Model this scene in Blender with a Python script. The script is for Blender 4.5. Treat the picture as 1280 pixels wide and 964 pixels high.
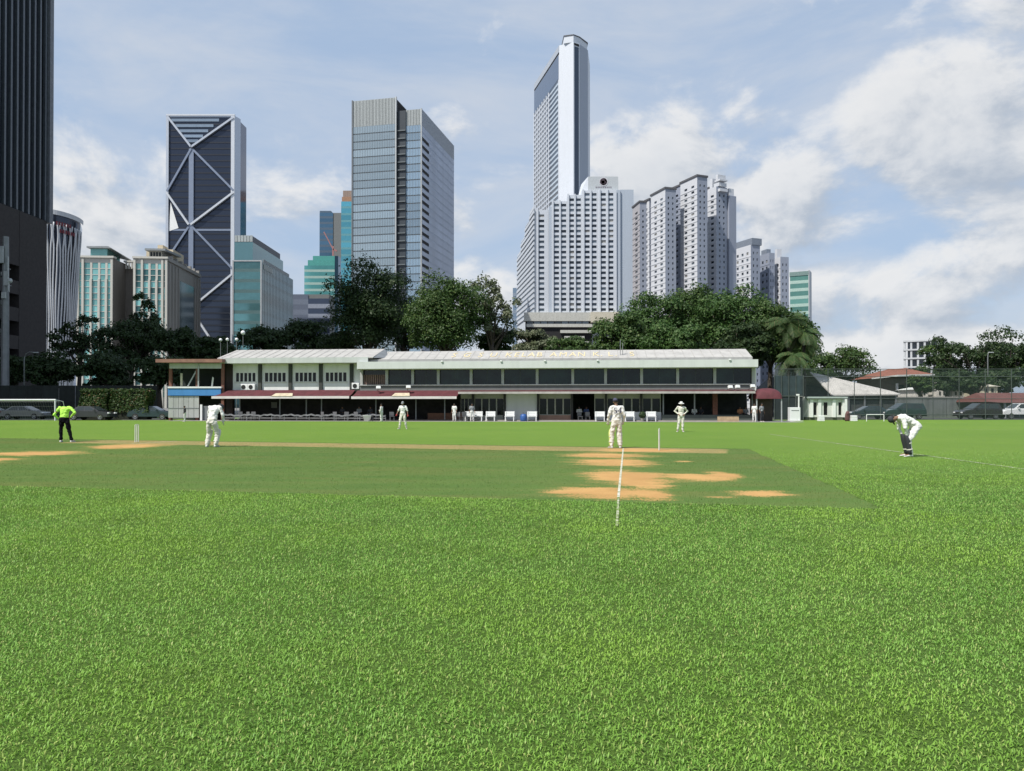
import bpy, math, random
import numpy as np
from mathutils import Vector, Matrix

# ------------------------------------------------------------------ camera, sky, sun, exposure
SC = bpy.context.scene
for o in list(bpy.data.objects):
    bpy.data.objects.remove(o)
COL = SC.collection
R = math.radians

CAM_H, FPX, HORIZON, PITCH = 1.5, 963.0, 507.0, R(0.5)     # eye height (m), focal length in photo pixels
CPY = HORIZON - FPX * math.tan(PITCH)
cam = bpy.data.cameras.new('camera')
cam.sensor_fit = 'HORIZONTAL'
cam.sensor_width = 36.0
cam.lens = 36.0 * FPX / 1280.0
cam.shift_y = -(482.0 - CPY) / 1280.0
cam.clip_start = 0.05
cam.clip_end = 6000.0
cam_ob = bpy.data.objects.new('camera', cam)
COL.objects.link(cam_ob)
cam_ob.location = (0, 0, CAM_H)
cam_ob.rotation_euler = (R(90) + PITCH, 0, 0)
SC.camera = cam_ob

SUN_EL = R(55)
SUN_AZ = (-0.75, -0.66)                                    # horizontal direction towards the sun
SUN_ROT = math.atan2(SUN_AZ[0], SUN_AZ[1])

world = bpy.data.worlds.new('World')
SC.world = world
world.use_nodes = True
WT = world.node_tree
WT.nodes.clear()


class X:
    """Small wrapper so that math nodes can be written as expressions."""
    tree = None

    def __init__(s, sock):
        s.s = sock

    @staticmethod
    def op(o, *a, clamp=False):
        n = X.tree.nodes.new('ShaderNodeMath')
        n.operation = o
        n.use_clamp = clamp
        for i, v in enumerate(a):
            if isinstance(v, X):
                X.tree.links.new(v.s, n.inputs[i])
            else:
                n.inputs[i].default_value = v
        return X(n.outputs[0])

    def __add__(s, o): return X.op('ADD', s, o)
    def __radd__(s, o): return X.op('ADD', o, s)
    def __sub__(s, o): return X.op('SUBTRACT', s, o)
    def __rsub__(s, o): return X.op('SUBTRACT', o, s)
    def __mul__(s, o): return X.op('MULTIPLY', s, o)
    def __rmul__(s, o): return X.op('MULTIPLY', o, s)
    def __truediv__(s, o): return X.op('DIVIDE', s, o)
    def smooth(s, a, b):
        n = X.tree.nodes.new('ShaderNodeMapRange')
        n.interpolation_type = 'SMOOTHSTEP'
        n.inputs['From Min'].default_value = a
        n.inputs['From Max'].default_value = b
        X.tree.links.new(s.s, n.inputs['Value'])
        return X(n.outputs['Result'])


def xnoise(vec, scale, detail=6, rough=0.55, lac=2.0, dist=0.0):
    n = X.tree.nodes.new('ShaderNodeTexNoise')
    n.inputs['Scale'].default_value = scale
    n.inputs['Detail'].default_value = detail
    n.inputs['Roughness'].default_value = rough
    n.inputs['Lacunarity'].default_value = lac
    n.inputs['Distortion'].default_value = dist
    if vec is not None:
        X.tree.links.new(vec, n.inputs['Vector'])
    return X(n.outputs['Fac'])


def xcomb(x, y, z):
    n = X.tree.nodes.new('ShaderNodeCombineXYZ')
    for i, v in enumerate((x, y, z)):
        if isinstance(v, X):
            X.tree.links.new(v.s, n.inputs[i])
        else:
            n.inputs[i].default_value = v
    return n.outputs[0]


def xmix(f, a, b):
    n = X.tree.nodes.new('ShaderNodeMix')
    n.data_type = 'RGBA'
    for sock, v in ((n.inputs[0], f), (n.inputs[6], a), (n.inputs[7], b)):
        if isinstance(v, X):
            X.tree.links.new(v.s, sock)
        elif isinstance(v, (tuple, list)):
            sock.default_value = (*v, 1.0)[:4]
        elif isinstance(v, (int, float)):
            sock.default_value = v
        else:
            X.tree.links.new(v, sock)
    return n.outputs[2]


def build_sky():
    X.tree = WT
    sky = WT.nodes.new('ShaderNodeTexSky')
    sky.sky_type = 'NISHITA'
    sky.sun_disc = False
    sky.sun_elevation = SUN_EL
    sky.sun_rotation = SUN_ROT
    sky.air_density = 1.0
    sky.dust_density = 2.2
    sky.ozone_density = 1.3
    tc = WT.nodes.new('ShaderNodeTexCoord')
    sep = WT.nodes.new('ShaderNodeSeparateXYZ')
    WT.links.new(tc.outputs['Generated'], sep.inputs[0])
    dx, dy, dz = (X(sep.outputs[i]) for i in range(3))
    az = X.op('ARCTAN2', dx, dy) * (180 / math.pi)         # degrees right of the view axis
    el = X.op('ARCSINE', dz) * (180 / math.pi)
    # the cumulus banks that stand over the town, (azimuth, elevation, half sizes, weight)
    banks = [(10, 16, 8, 5.0, 1.0), (20, 13, 8, 4.5, 1.0), (30, 18, 8, 7.0, 1.05), (25, 8, 9, 3.2, 1.0),
             (34, 10, 5, 4.5, .9), (17, 20.5, 4, 2.5, .5), (-28, 13, 6, 5.0, .85), (-24, 8.5, 8, 4, .7),
             (-3, 16, 5, 6.0, .6), (-16, 15, 5, 3.5, .55), (27, 3.5, 14, 2.6, .85), (-6, 9, 6, 4, .55),
             (33, 23, 5, 3.5, .7), (8, 10, 5, 4.5, .7)]
    def density(ox, oy):
        a, e = az + ox, el + oy
        d = None
        for (ca, ce, sa, se, w) in banks:
            p = (a - ca) / sa
            q = (e - ce) / se
            g = X.op('EXPONENT', (p * p + q * q) * -1.0) * w
            d = g if d is None else X.op('MAXIMUM', d, g)
        vec = xcomb(a * 0.075, e * 0.12, 0.37)
        n = xnoise(vec, 1.55, 9, .56, 2.1, .25)
        return n, d
    n0, d0 = density(0.0, 0.0)
    veil0 = xnoise(xcomb(az * .035, el * .09, 4.1), 1.3, 5, .6, 2.0, .6)
    n1, d1 = density(-1.0, 1.5)
    h0 = n0 * 1.5 + d0 * .62
    h1 = n1 * 1.5 + d1 * .62
    cover = (h0 + (el * -1.0 + 13.0).smooth(0.0, 13.0) * .16 + veil0 * .10).smooth(.99, 1.30)
    # lit side (towards the sun, up and left) against the grey undersides
    lit = ((h0 - h1) * 2.0 + 0.56).smooth(.0, 1.0)
    core = h0.smooth(1.1, 1.75)
    cl = xmix(lit, (3.3, 3.75, 4.4), (6.4, 6.4, 6.4))
    cl = xmix(core * .42, cl, (3.7, 4.15, 4.75))
    # thin high veil over the whole sky
    veil = xnoise(xcomb(az * .05, el * .14, 1.7), 1.1, 7, .6, 2.0, .4).smooth(.30, .75)
    base = xmix(veil * .16 + .72, sky.outputs[0], xmix(veil, (3.45, 4.45, 5.95), (4.6, 5.05, 5.75)))
    allc = xmix(cover * .9, base, cl)
    bg = WT.nodes.new('ShaderNodeBackground')
    WT.links.new(allc, bg.inputs['Color'])
    bg.inputs['Strength'].default_value = 0.095
    out = WT.nodes.new('ShaderNodeOutputWorld')
    WT.links.new(bg.outputs[0], out.inputs[0])


build_sky()
sun = bpy.data.lights.new('sun', 'SUN')
sun.energy = 4.0
sun.angle = R(0.55)
sun.color = (1.0, 0.955, 0.88)
sun_ob = bpy.data.objects.new('sun', sun)
COL.objects.link(sun_ob)
sun_ob.location = (-60, -50, 90)
_d = Vector((SUN_AZ[0], SUN_AZ[1], 0)).normalized() * math.cos(SUN_EL) + Vector((0, 0, math.sin(SUN_EL)))
sun_ob.rotation_euler = _d.to_track_quat('Z', 'Y').to_euler()
vs = SC.view_settings
vs.view_transform = 'Standard'
vs.look = 'None'
vs.exposure = 0.5
vs.gamma = 1.0
vs.use_curve_mapping = False
SC.cycles.use_denoising = True
SC.cycles.max_bounces = 6
SC.cycles.diffuse_bounces = 3
SC.cycles.glossy_bounces = 3
SC.cycles.transparent_max_bounces = 12
SC.cycles.sample_clamp_indirect = 8.0


# ------------------------------------------------------------------ helpers: places
def ray(u, v):
    xc, yc = (u - 640.0) / FPX, (CPY - v) / FPX
    return Vector((xc, math.cos(PITCH) - yc * math.sin(PITCH), math.sin(PITCH) + yc * math.cos(PITCH)))


def at(u, v, Y):
    """World point seen at photo pixel (u, v) that lies Y metres ahead."""
    d = ray(u, v)
    return Vector((0, 0, CAM_H)) + d * (Y / d.y)


def gnd(u, v, z=0.0):
    d = ray(u, v)
    return Vector((0, 0, CAM_H)) + d * ((z - CAM_H) / d.z)


def zat(v, Y):
    return at(640, v, Y).z


def xat(u, Y):
    return at(u, 507, Y).x


# ------------------------------------------------------------------ helpers: materials
MATS = {}


def mat(name, col, rough=.7, metal=0.0, var=.12, vscale=1.5, bump=0.0, bscale=20.0, col2=None, rand=0.0, spec=.5,
        streak=0.0, coat=0.0):
    """Principled material; colour wanders by noise (var), by object (rand) and with vertical weather streaks."""
    if name in MATS:
        return MATS[name]
    m = bpy.data.materials.new(name)
    m.use_nodes = True
    t = m.node_tree
    X.tree = t
    b = t.nodes['Principled BSDF']
    b.inputs['Roughness'].default_value = rough
    b.inputs['Metallic'].default_value = metal
    b.inputs['Specular IOR Level'].default_value = spec
    b.inputs['Coat Weight'].default_value = coat
    tc = t.nodes.new('ShaderNodeTexCoord')
    c2 = col2 or tuple(c * (1 - 2.2 * var) for c in col)
    f = xnoise(tc.outputs['Object'], vscale, 6, .62).smooth(.28, .72)
    if streak:
        sp = t.nodes.new('ShaderNodeSeparateXYZ')
        t.links.new(tc.outputs['Object'], sp.inputs[0])
        sv = xcomb(X(sp.outputs[0]) * 2.2, X(sp.outputs[1]) * 2.2, X(sp.outputs[2]) * .12)
        f = f * (1 - streak) + xnoise(sv, 1.0, 5, .6).smooth(.35, .7) * streak
    c = xmix(f, col, c2)
    if rand:
        oi = t.nodes.new('ShaderNodeObjectInfo')
        hs = t.nodes.new('ShaderNodeHueSaturation')
        t.links.new(((X(oi.outputs['Random']) - .5) * (2 * rand) + 1.0).s, hs.inputs['Value'])
        t.links.new(c, hs.inputs['Color'])
        c = hs.outputs[0]
    t.links.new(c, b.inputs['Base Color'])
    if bump:
        bn = t.nodes.new('ShaderNodeBump')
        bn.inputs['Strength'].default_value = bump
        bn.inputs['Distance'].default_value = .02
        t.links.new(xnoise(tc.outputs['Object'], bscale, 5, .6).s, bn.inputs['Height'])
        t.links.new(bn.outputs[0], b.inputs['Normal'])
    MATS[name] = m
    return m


def glass(name, col, rough=.06, metal=.85, rand=.35, wav=.01, wscale=.25):
    """Reflective facade glass: tinted mirror whose panes differ a little and are not quite flat."""
    if name in MATS:
        return MATS[name]
    m = bpy.data.materials.new(name)
    m.use_nodes = True
    t = m.node_tree
    X.tree = t
    b = t.nodes['Principled BSDF']
    b.inputs['Roughness'].default_value = rough
    b.inputs['Metallic'].default_value = metal
    tc = t.nodes.new('ShaderNodeTexCoord')
    oi = t.nodes.new('ShaderNodeObjectInfo')
    hs = t.nodes.new('ShaderNodeHueSaturation')
    pn = xnoise(tc.outputs['Object'], .35, 3, .6)
    t.links.new(((X(oi.outputs['Random']) - .5) * (2 * rand) + (pn - .5) * (rand * 1.2) + 1.0).s, hs.inputs['Value'])
    hs.inputs['Color'].default_value = (*col, 1)
    t.links.new(hs.outputs[0], b.inputs['Base Color'])
    bn = t.nodes.new('ShaderNodeBump')
    bn.inputs['Strength'].default_value = 1.0
    bn.inputs['Distance'].default_value = wav * .2
    t.links.new(xnoise(tc.outputs['Object'], wscale * 4, 3, .5).s, bn.inputs['Height'])
    t.links.new(bn.outputs[0], b.inputs['Normal'])
    MATS[name] = m
    return m


def leafmat(name, c1, c2, c3=None, trans=.25, rough=.55, macro=None):
    """Leaves: colour varies leaf by leaf and from branch to branch."""
    m = bpy.data.materials.new(name)
    m.use_nodes = True
    t = m.node_tree
    X.tree = t
    b = t.nodes['Principled BSDF']
    b.inputs['Roughness'].default_value = rough
    b.inputs['Specular IOR Level'].default_value = .3
    g = t.nodes.new('ShaderNodeNewGeometry')
    tc = t.nodes.new('ShaderNodeTexCoord')
    rnd = X(g.outputs['Random Per Island'])
    n = xnoise(tc.outputs['Object'], .55, 3, .6).smooth(.3, .7)
    c = xmix(rnd * .65 + n * .35, c1, c2)
    if c3:
        c = xmix((rnd * 7.31 - X.op('FLOOR', rnd * 7.31)).smooth(.86, .97), c, c3)
    if macro:      # larger paler and yellower areas
        c = xmix(xnoise(tc.outputs['Object'], .30, 5, .6).smooth(.42, .66) * .62, c, macro)
        c = xmix(xnoise(tc.outputs['Object'], .85, 5, .6).smooth(.48, .72) * .42, c, tuple(k * .45 for k in macro))
    t.links.new(c, b.inputs['Base Color'])
    tr = t.nodes.new('ShaderNodeBsdfTranslucent')
    t.links.new(c, tr.inputs['Color'])
    mx = t.nodes.new('ShaderNodeMixShader')
    mx.inputs[0].default_value = trans
    t.links.new(b.outputs[0], mx.inputs[1])
    t.links.new(tr.outputs[0], mx.inputs[2])
    t.links.new(mx.outputs[0], t.nodes['Material Output'].inputs[0])
    MATS[name] = m
    return m


# ------------------------------------------------------------------ helpers: meshes and objects
def link(o, parent=None):
    COL.objects.link(o)
    if parent is not None:
        o.parent = parent
    return o


def tag(o, label=None, cat=None, group=None, kind=None):
    if label: o['label'] = label
    if cat: o['category'] = cat
    if group: o['group'] = group
    if kind: o['kind'] = kind
    return o


def thing(name, label, cat, loc=(0, 0, 0), rz=0.0, group=None):
    o = bpy.data.objects.new(name, None)
    o.empty_display_size = .3
    link(o)
    o.location = loc
    o.rotation_euler = (0, 0, rz)
    return tag(o, label, cat, group)


class MB:
    """Collects boxes, bars, tubes and prisms and links them as one mesh object."""
    def __init__(s):
        s.v, s.f, s.mi = [], [], []

    def add(s, vs_, fs_, mi=0):
        n = len(s.v)
        s.v += [tuple(p) for p in vs_]
        s.f += [tuple(i + n for i in f) for f in fs_]
        s.mi += [mi] * len(fs_)
        return s

    def box(s, x0, x1, y0, y1, z0, z1, mi=0):
        return s.add([(x0, y0, z0), (x1, y0, z0), (x1, y1, z0), (x0, y1, z0), (x0, y0, z1), (x1, y0, z1), (x1, y1, z1), (x0, y1, z1)],
                     [(0, 3, 2, 1), (4, 5, 6, 7), (0, 1, 5, 4), (1, 2, 6, 5), (2, 3, 7, 6), (3, 0, 4, 7)], mi)

    def cbox(s, x0, x1, y0, y1, z0, z1, c, mi=0):
        """Box whose edges are chamfered by c."""
        P = []
        for (zz, k) in ((z0, c), (z0 + c, 0), (z1 - c, 0), (z1, c)):
            P += [(x0 + c + k, y0 + k, zz), (x1 - c - k, y0 + k, zz), (x1 - k, y0 + c + k, zz), (x1 - k, y1 - c - k, zz),
                  (x1 - c - k, y1 - k, zz), (x0 + c + k, y1 - k, zz), (x0 + k, y1 - c - k, zz), (x0 + k, y0 + c + k, zz)]
        F = [tuple(range(7, -1, -1)), tuple(range(24, 32))]
        for r in range(3):
            for i in range(8):
                j = (i + 1) % 8
                F.append((r * 8 + i, r * 8 + j, r * 8 + 8 + j, r * 8 + 8 + i))
        return s.add(P, F, mi)

    def prism(s, poly, z0, z1, mi=0):
        n = len(poly)
        P = [(x, y, z0) for x, y in poly] + [(x, y, z1) for x, y in poly]
        F = [tuple(range(n - 1, -1, -1)), tuple(range(n, 2 * n))]
        F += [(i, (i + 1) % n, n + (i + 1) % n, n + i) for i in range(n)]
        return s.add(P, F, mi)

    def sideprism(s, poly, y0, y1, mi=0):
        """Polygon in (x, z) given thickness along y."""
        n = len(poly)
        P = [(x, y0, z) for x, z in poly] + [(x, y1, z) for x, z in poly]
        F = [tuple(range(n)), tuple(range(2 * n - 1, n - 1, -1))]
        F += [((i + 1) % n, i, n + i, n + (i + 1) % n) for i in range(n)]
        return s.add(P, F, mi)

    def xprism(s, poly, x0, x1, mi=0):
        """Polygon in (y, z) drawn along x."""
        n = len(poly)
        P = [(x0, y, z) for y, z in poly] + [(x1, y, z) for y, z in poly]
        F = [tuple(range(n - 1, -1, -1)), tuple(range(n, 2 * n))]
        F += [(i, (i + 1) % n, n + (i + 1) % n, n + i) for i in range(n)]
        return s.add(P, F, mi)

    def tube(s, pts, rad, n=8, mi=0, cap=True):
        pts = [Vector(p) for p in pts]
        if not hasattr(rad, '__len__'):
            rad = [rad] * len(pts)
        P, F = [], []
        up = Vector((0, 0, 1))
        prev = None
        for i, p in enumerate(pts):
            t = (pts[min(i + 1, len(pts) - 1)] - pts[max(i - 1, 0)]).normalized()
            if prev is None:
                a = t.cross(up)
                if a.length < 1e-3:
                    a = t.cross(Vector((0, 1, 0)))
            else:
                a = prev - t * prev.dot(t)
            a.normalize()
            prev = a
            b = t.cross(a)
            for k in range(n):
                w = 2 * math.pi * k / n
                P.append(p + (a * math.cos(w) + b * math.sin(w)) * rad[i])
        for i in range(len(pts) - 1):
            for k in range(n):
                j = (k + 1) % n
                F.append((i * n + k, i * n + j, i * n + n + j, i * n + n + k))
        if cap:
            F.append(tuple(range(n - 1, -1, -1)))
            F.append(tuple(range((len(pts) - 1) * n, len(pts) * n)))
        return s.add(P, F, mi)

    def bar(s, p, q, w, h=None, mi=0):
        """Square bar from p to q."""
        p, q = Vector(p), Vector(q)
        h = h or w
        t = (q - p).normalized()
        a = t.cross(Vector((0, 0, 1)))
        if a.length < 1e-3:
            a = Vector((1, 0, 0))
        a.normalize()
        b = a.cross(t)
        P = [e + a * (sx * w / 2) + b * (sz * h / 2) for e in (p, q) for sx, sz in ((-1, -1), (1, -1), (1, 1), (-1, 1))]
        return s.add(P, [(0, 1, 2, 3), (7, 6, 5, 4), (0, 4, 5, 1), (1, 5, 6, 2), (2, 6, 7, 3), (3, 7, 4, 0)], mi)

    def lathe(s, prof, c=(0, 0, 0), n=16, mi=0):
        P, F = [], []
        for r, z in prof:
            for k in range(n):
                w = 2 * math.pi * k / n
                P.append((c[0] + r * math.cos(w), c[1] + r * math.sin(w), c[2] + z))
        for i in range(len(prof) - 1):
            for k in range(n):
                j = (k + 1) % n
                F.append((i * n + k, i * n + j, i * n + n + j, i * n + n + k))
        F.append(tuple(range(n - 1, -1, -1)))
        F.append(tuple(range((len(prof) - 1) * n, len(prof) * n)))
        return s.add(P, F, mi)

    def loft(s, rings, n=12, mi=0):
        """rings: (centre, half-width vector, half-depth vector)."""
        P, F = [], []
        for c, a, b in rings:
            c, a, b = Vector(c), Vector(a), Vector(b)
            for k in range(n):
                w = 2 * math.pi * k / n
                P.append(c + a * math.cos(w) + b * math.sin(w))
        for i in range(len(rings) - 1):
            for k in range(n):
                j = (k + 1) % n
                F.append((i * n + k, i * n + j, i * n + n + j, i * n + n + k))
        F.append(tuple(range(n - 1, -1, -1)))
        F.append(tuple(range((len(rings) - 1) * n, len(rings) * n)))
        return s.add(P, F, mi)

    def ball(s, c, rx, ry=None, rz=None, n=10, m=7, mi=0):
        ry, rz = ry or rx, rz or rx
        c = Vector(c)
        rings = []
        for i in range(m):
            w = -math.pi / 2 + math.pi * (i + .15) / (m - .7)
            rings.append((c + Vector((0, 0, rz * math.sin(w))), Vector((rx * max(.05, math.cos(w)), 0, 0)), Vector((0, ry * max(.05, math.cos(w)), 0))))
        return s.loft(rings, n, mi)

    def mesh(s, name, mats, smooth=False):
        me = bpy.data.meshes.new(name)
        me.from_pydata(s.v, [], s.f)
        for m in (mats if isinstance(mats, (list, tuple)) else [mats]):
            me.materials.append(m)
        if any(s.mi):
            me.polygons.foreach_set('material_index', s.mi)
        if smooth:
            me.polygons.foreach_set('use_smooth', [True] * len(me.polygons))
        me.update()
        return me

    def build(s, name, mats, parent=None, smooth=False, loc=None, rz=0.0):
        o = bpy.data.objects.new(name, s.mesh(name, mats, smooth))
        link(o, parent)
        if loc is not None:
            o.location = loc
        if rz:
            o.rotation_euler = (0, 0, rz)
        return o


def inst(name, me, parent=None, loc=(0, 0, 0), rz=0.0, sc=None):
    o = bpy.data.objects.new(name, me)
    link(o, parent)
    o.location = loc
    if rz:
        o.rotation_euler = (0, 0, rz)
    if sc:
        o.scale = sc
    return o


PANES = {}
rng = random.Random(7)


def face_grid(parent, o, rz, W, z0, z1, xs, zs, mwall, mwin, rec=.35, wname='wall', iname='window', limit=300, frame=None, skip=None):
    """A facade with real openings: one wall mesh with reveals, and each window a pane set back in its opening.
    o: lower left corner of the face, rz: its turn, xs / zs: the openings along and up."""
    gx = sorted({0.0, W, *[a for p in xs for a in p]})
    gz = sorted({z0, z1, *[a for p in zs for a in p]})
    hx = {round(a, 4): (a, b) for a, b in xs}
    hz = {round(a, 4): (a, b) for a, b in zs}
    w = MB()
    rest = MB()
    cnt = 0
    ca, sa = math.cos(rz), math.sin(rz)
    for i in range(len(gx) - 1):
        for k in range(len(gz) - 1):
            a, b, c, d = gx[i], gx[i + 1], gz[k], gz[k + 1]
            if b - a < 1e-5 or d - c < 1e-5:
                continue
            hole = round(a, 4) in hx and round(c, 4) in hz and not (skip and skip((a + b) / 2, (c + d) / 2))
            if not hole:
                if skip and skip((a + b) / 2, (c + d) / 2) == 2:
                    continue
                w.add([(a, 0, c), (b, 0, c), (b, 0, d), (a, 0, d)], [(0, 1, 2, 3)])
                continue
            P = [(a, 0, c), (b, 0, c), (b, 0, d), (a, 0, d), (a, rec, c), (b, rec, c), (b, rec, d), (a, rec, d)]
            w.add(P, [(0, 4, 5, 1), (1, 5, 6, 2), (2, 6, 7, 3), (3, 7, 4, 0)])
            x, z = (a + b) / 2, (c + d) / 2
            cnt += 1
            hw, hh = (b - a) / 2, (d - c) / 2
            mw = rng.choice(mwin) if isinstance(mwin, (list, tuple)) else mwin
            if cnt <= limit:
                key = (round(hw, 2), round(hh, 2), mw.name, frame.name if frame else '')
                if key not in PANES:
                    q = MB().box(-hw, hw, 0, .06, -hh, hh)
                    if frame:
                        q.box(-.04, .04, -.05, -.002, -hh, hh, 1)
                        q.box(-hw, hw, -.055, -.003, hh * .3, hh * .3 + .07, 1)
                    PANES[key] = q.mesh(iname, [mw] + ([frame] if frame else []))
                y = rec - .07
                inst(iname, PANES[key], parent, (o[0] + x * ca - y * sa, o[1] + x * sa + y * ca, o[2] + z), rz)
            else:
                rest.box(x - hw, x + hw, rec - .07, rec - .01, z - hh, z + hh)
    ob = w.build(wname, mwall, parent, loc=o, rz=rz)
    if rest.v:
        tag(rest.build('windows', mwin[0] if isinstance(mwin, (list, tuple)) else mwin, parent, loc=o, rz=rz), kind='stuff')
    return ob


def steps(a, b, n, frac, off=.5):
    """n equal cells between a and b, each with an opening that takes frac of it."""
    p = (b - a) / n
    return [(a + p * i + p * (1 - frac) * off, a + p * i + p * (1 - frac) * off + p * frac) for i in range(n)]


PENDING = []     # objects whose modifiers are applied in one go at the end


def text_part(s, size, m, parent, loc, rot, depth=.02, name='letter'):
    cu = bpy.data.curves.new(name, 'FONT')
    cu.body = s
    cu.size = size
    cu.extrude = depth
    cu.resolution_u = 3
    cu.align_x = 'CENTER'
    cu.materials.append(m)
    o = bpy.data.objects.new(name, cu)
    link(o, parent)
    o.location = loc
    o.rotation_euler = rot
    PENDING.append(o)
    return o


# ------------------------------------------------------------------ shared materials
M_white = mat('white_paint', (.76, .77, .76), .6, var=.06, vscale=.8, streak=.5)
M_offwhite = mat('off_white_paint', (.62, .63, .60), .65, var=.08, vscale=.9, streak=.5)
M_roof = mat('pale_roof_sheet', (.44, .43, .41), .6, var=.13, vscale=.9, streak=.35, bump=.2, bscale=3)
M_fascia = mat('grey_fascia', (.50, .53, .52), .6, var=.08, vscale=.8, streak=.5)
M_greywall = mat('grey_render', (.16, .17, .17), .8, var=.1, streak=.4)
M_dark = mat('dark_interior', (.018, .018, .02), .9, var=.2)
M_darkwood = mat('dark_brown_wood', (.035, .022, .018), .7, var=.2)
M_maroon = mat('maroon_canvas', (.105, .022, .030), .8, var=.18, vscale=2.0, bump=.2, bscale=6)
M_steel = mat('grey_steel', (.22, .23, .24), .5, .3, var=.1)
M_lightsteel = mat('light_steel', (.42, .44, .45), .5, .3, var=.1)
M_whiteplastic = mat('white_plastic', (.74, .75, .76), .45, var=.03)
M_concrete = mat('concrete', (.30, .29, .27), .85, var=.14, bump=.3, bscale=12, streak=.3)
M_black = mat('black_paint', (.015, .015, .016), .5, var=.1)
G_dark = mat('dark_glass', (.010, .012, .014), .12, var=.1, rand=.3, spec=.3)
G_pav = mat('pavilion_glass', (.014, .030, .029), .09, var=.3, vscale=.8, rand=.35, spec=.4)


# ------------------------------------------------------------------ ground
def grass_material(name, short=False):
    m = bpy.data.materials.new(name)
    m.use_nodes = True
    t = m.node_tree
    X.tree = t
    b = t.nodes['Principled BSDF']
    b.inputs['Roughness'].default_value = .8
    b.inputs['Specular IOR Level'].default_value = .2
    tc = t.nodes.new('ShaderNodeTexCoord')
    P = tc.outputs['Object']
    big = xnoise(P, .09, 4, .6).smooth(.3, .7)
    mid = xnoise(P, .9, 5, .65).smooth(.3, .7)
    fine = xnoise(P, 22.0, 4, .7).smooth(.28, .72)
    speck = xnoise(P, 75.0, 3, .7).smooth(.25, .75)
    if not short:
        c = xmix(big * .6 + mid * .4, (.105, .205, .020), (.165, .265, .032))
        c = xmix(fine * .5, c, (.075, .160, .018))
        c = xmix(speck * .45, c, (.175, .29, .05))
        # thatch and earth between the long blades near the square
        sp = t.nodes.new('ShaderNodeSeparateXYZ')
        t.links.new(P, sp.inputs[0])
        thatch = (X(sp.outputs[1]) + (mid - .5) * 5.0).smooth(22.0, 11.0)
        c = xmix(thatch * .75, c, xmix(fine, (.034, .074, .012), (.085, .145, .024)))
        dry = xnoise(P, .35, 5, .65).smooth(.56, .78)
        c = xmix(dry * .35, c, (.20, .22, .055))
        t.links.new(c, b.inputs['Base Color'])
        h = fine * .6 + speck * .5
        k = 1.0
    else:
        wear = t.nodes.new('ShaderNodeAttribute')
        wear.attribute_name = 'soil'
        strip = t.nodes.new('ShaderNodeAttribute')
        strip.attribute_name = 'strip'
        mp = t.nodes.new('ShaderNodeMapping')
        mp.inputs['Rotation'].default_value = (0, 0, .26)
        mp.inputs['Scale'].default_value = (.55, 1.35, 1.0)
        t.links.new(P, mp.inputs['Vector'])
        edge = xnoise(mp.outputs[0], 1.5, 7, .68)
        bnd0 = t.nodes.new('ShaderNodeMapping')
        bnd0.inputs['Rotation'].default_value = (0, 0, .26)
        bnd0.inputs['Location'].default_value = (3.1, 1.7, 0)
        bnd0.inputs['Scale'].default_value = (.16, .42, 1.0)
        t.links.new(P, bnd0.inputs['Vector'])
        c = xmix(big * .5 + mid * .5, (.044, .112, .015), (.088, .170, .026))
        brown = xnoise(bnd0.outputs[0], 1.3, 6, .65).smooth(.46, .66)
        c = xmix(brown * .6, c, (.160, .150, .040))
        bnd = t.nodes.new('ShaderNodeMapping')
        bnd.inputs['Rotation'].default_value = (0, 0, .26)
        bnd.inputs['Scale'].default_value = (.10, .75, 1.0)
        t.links.new(P, bnd.inputs['Vector'])
        c = xmix(xnoise(bnd.outputs[0], 1.6, 5, .6).smooth(.35, .68) * .55, c, (.120, .165, .040))
        c = xmix(fine * .45, c, (.045, .088, .015))
        c = xmix(speck * .4, c, (.125, .17, .045))
        stripf = (X(strip.outputs['Fac']) + (edge - .5) * .5).smooth(.35, .65)
        cs = xmix(edge.smooth(.35, .65), (.33, .24, .095), (.23, .20, .075))
        cs = xmix(fine * .3, cs, (.21, .19, .08))
        c = xmix(stripf * .92, c, cs)
        sf = (X(wear.outputs['Fac']) + (edge - .5) * 1.8 + (fine - .5) * .5).smooth(.40, .74)
        so = xmix(mid, (.50, .29, .105), (.38, .205, .070))
        so = xmix(speck * .35, so, (.55, .35, .15))
        c = xmix(sf * .96, c, so)
        t.links.new(c, b.inputs['Base Color'])
        h = fine * .4 + speck * .3
        k = .5
    bn = t.nodes.new('ShaderNodeBump')
    bn.inputs['Strength'].default_value = .7 * k
    bn.inputs['Distance'].default_value = .035
    t.links.new(h.s, bn.inputs['Height'])
    t.links.new(bn.outputs[0], b.inputs['Normal'])
    MATS[name] = m
    return m


M_grass = grass_material('outfield_grass')
M_square = grass_material('short_square_grass', True)
tag(MB().add([(-2500, -60, 0), (2500, -60, 0), (2500, 4500, 0), (-2500, 4500, 0)], [(0, 1, 2, 3)]).build('ground', M_grass), kind='structure')

# the square: short rolled turf with bare patches, a sheet on the outfield
PS_R = gnd(824, 563)            # foot of the one wicket
PS_L = gnd(171, 553)            # foot of the other
PDIR = (PS_L - PS_R).normalized()
PPER = Vector((-PDIR.y, PDIR.x, 0))
if PPER.y < 0:
    PPER = -PPER
NEAR_R = gnd(1105, 637)
NEAR_L = gnd(0, 608)
NEARD = (NEAR_L - NEAR_R).normalized()


SQUARE = None


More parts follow.
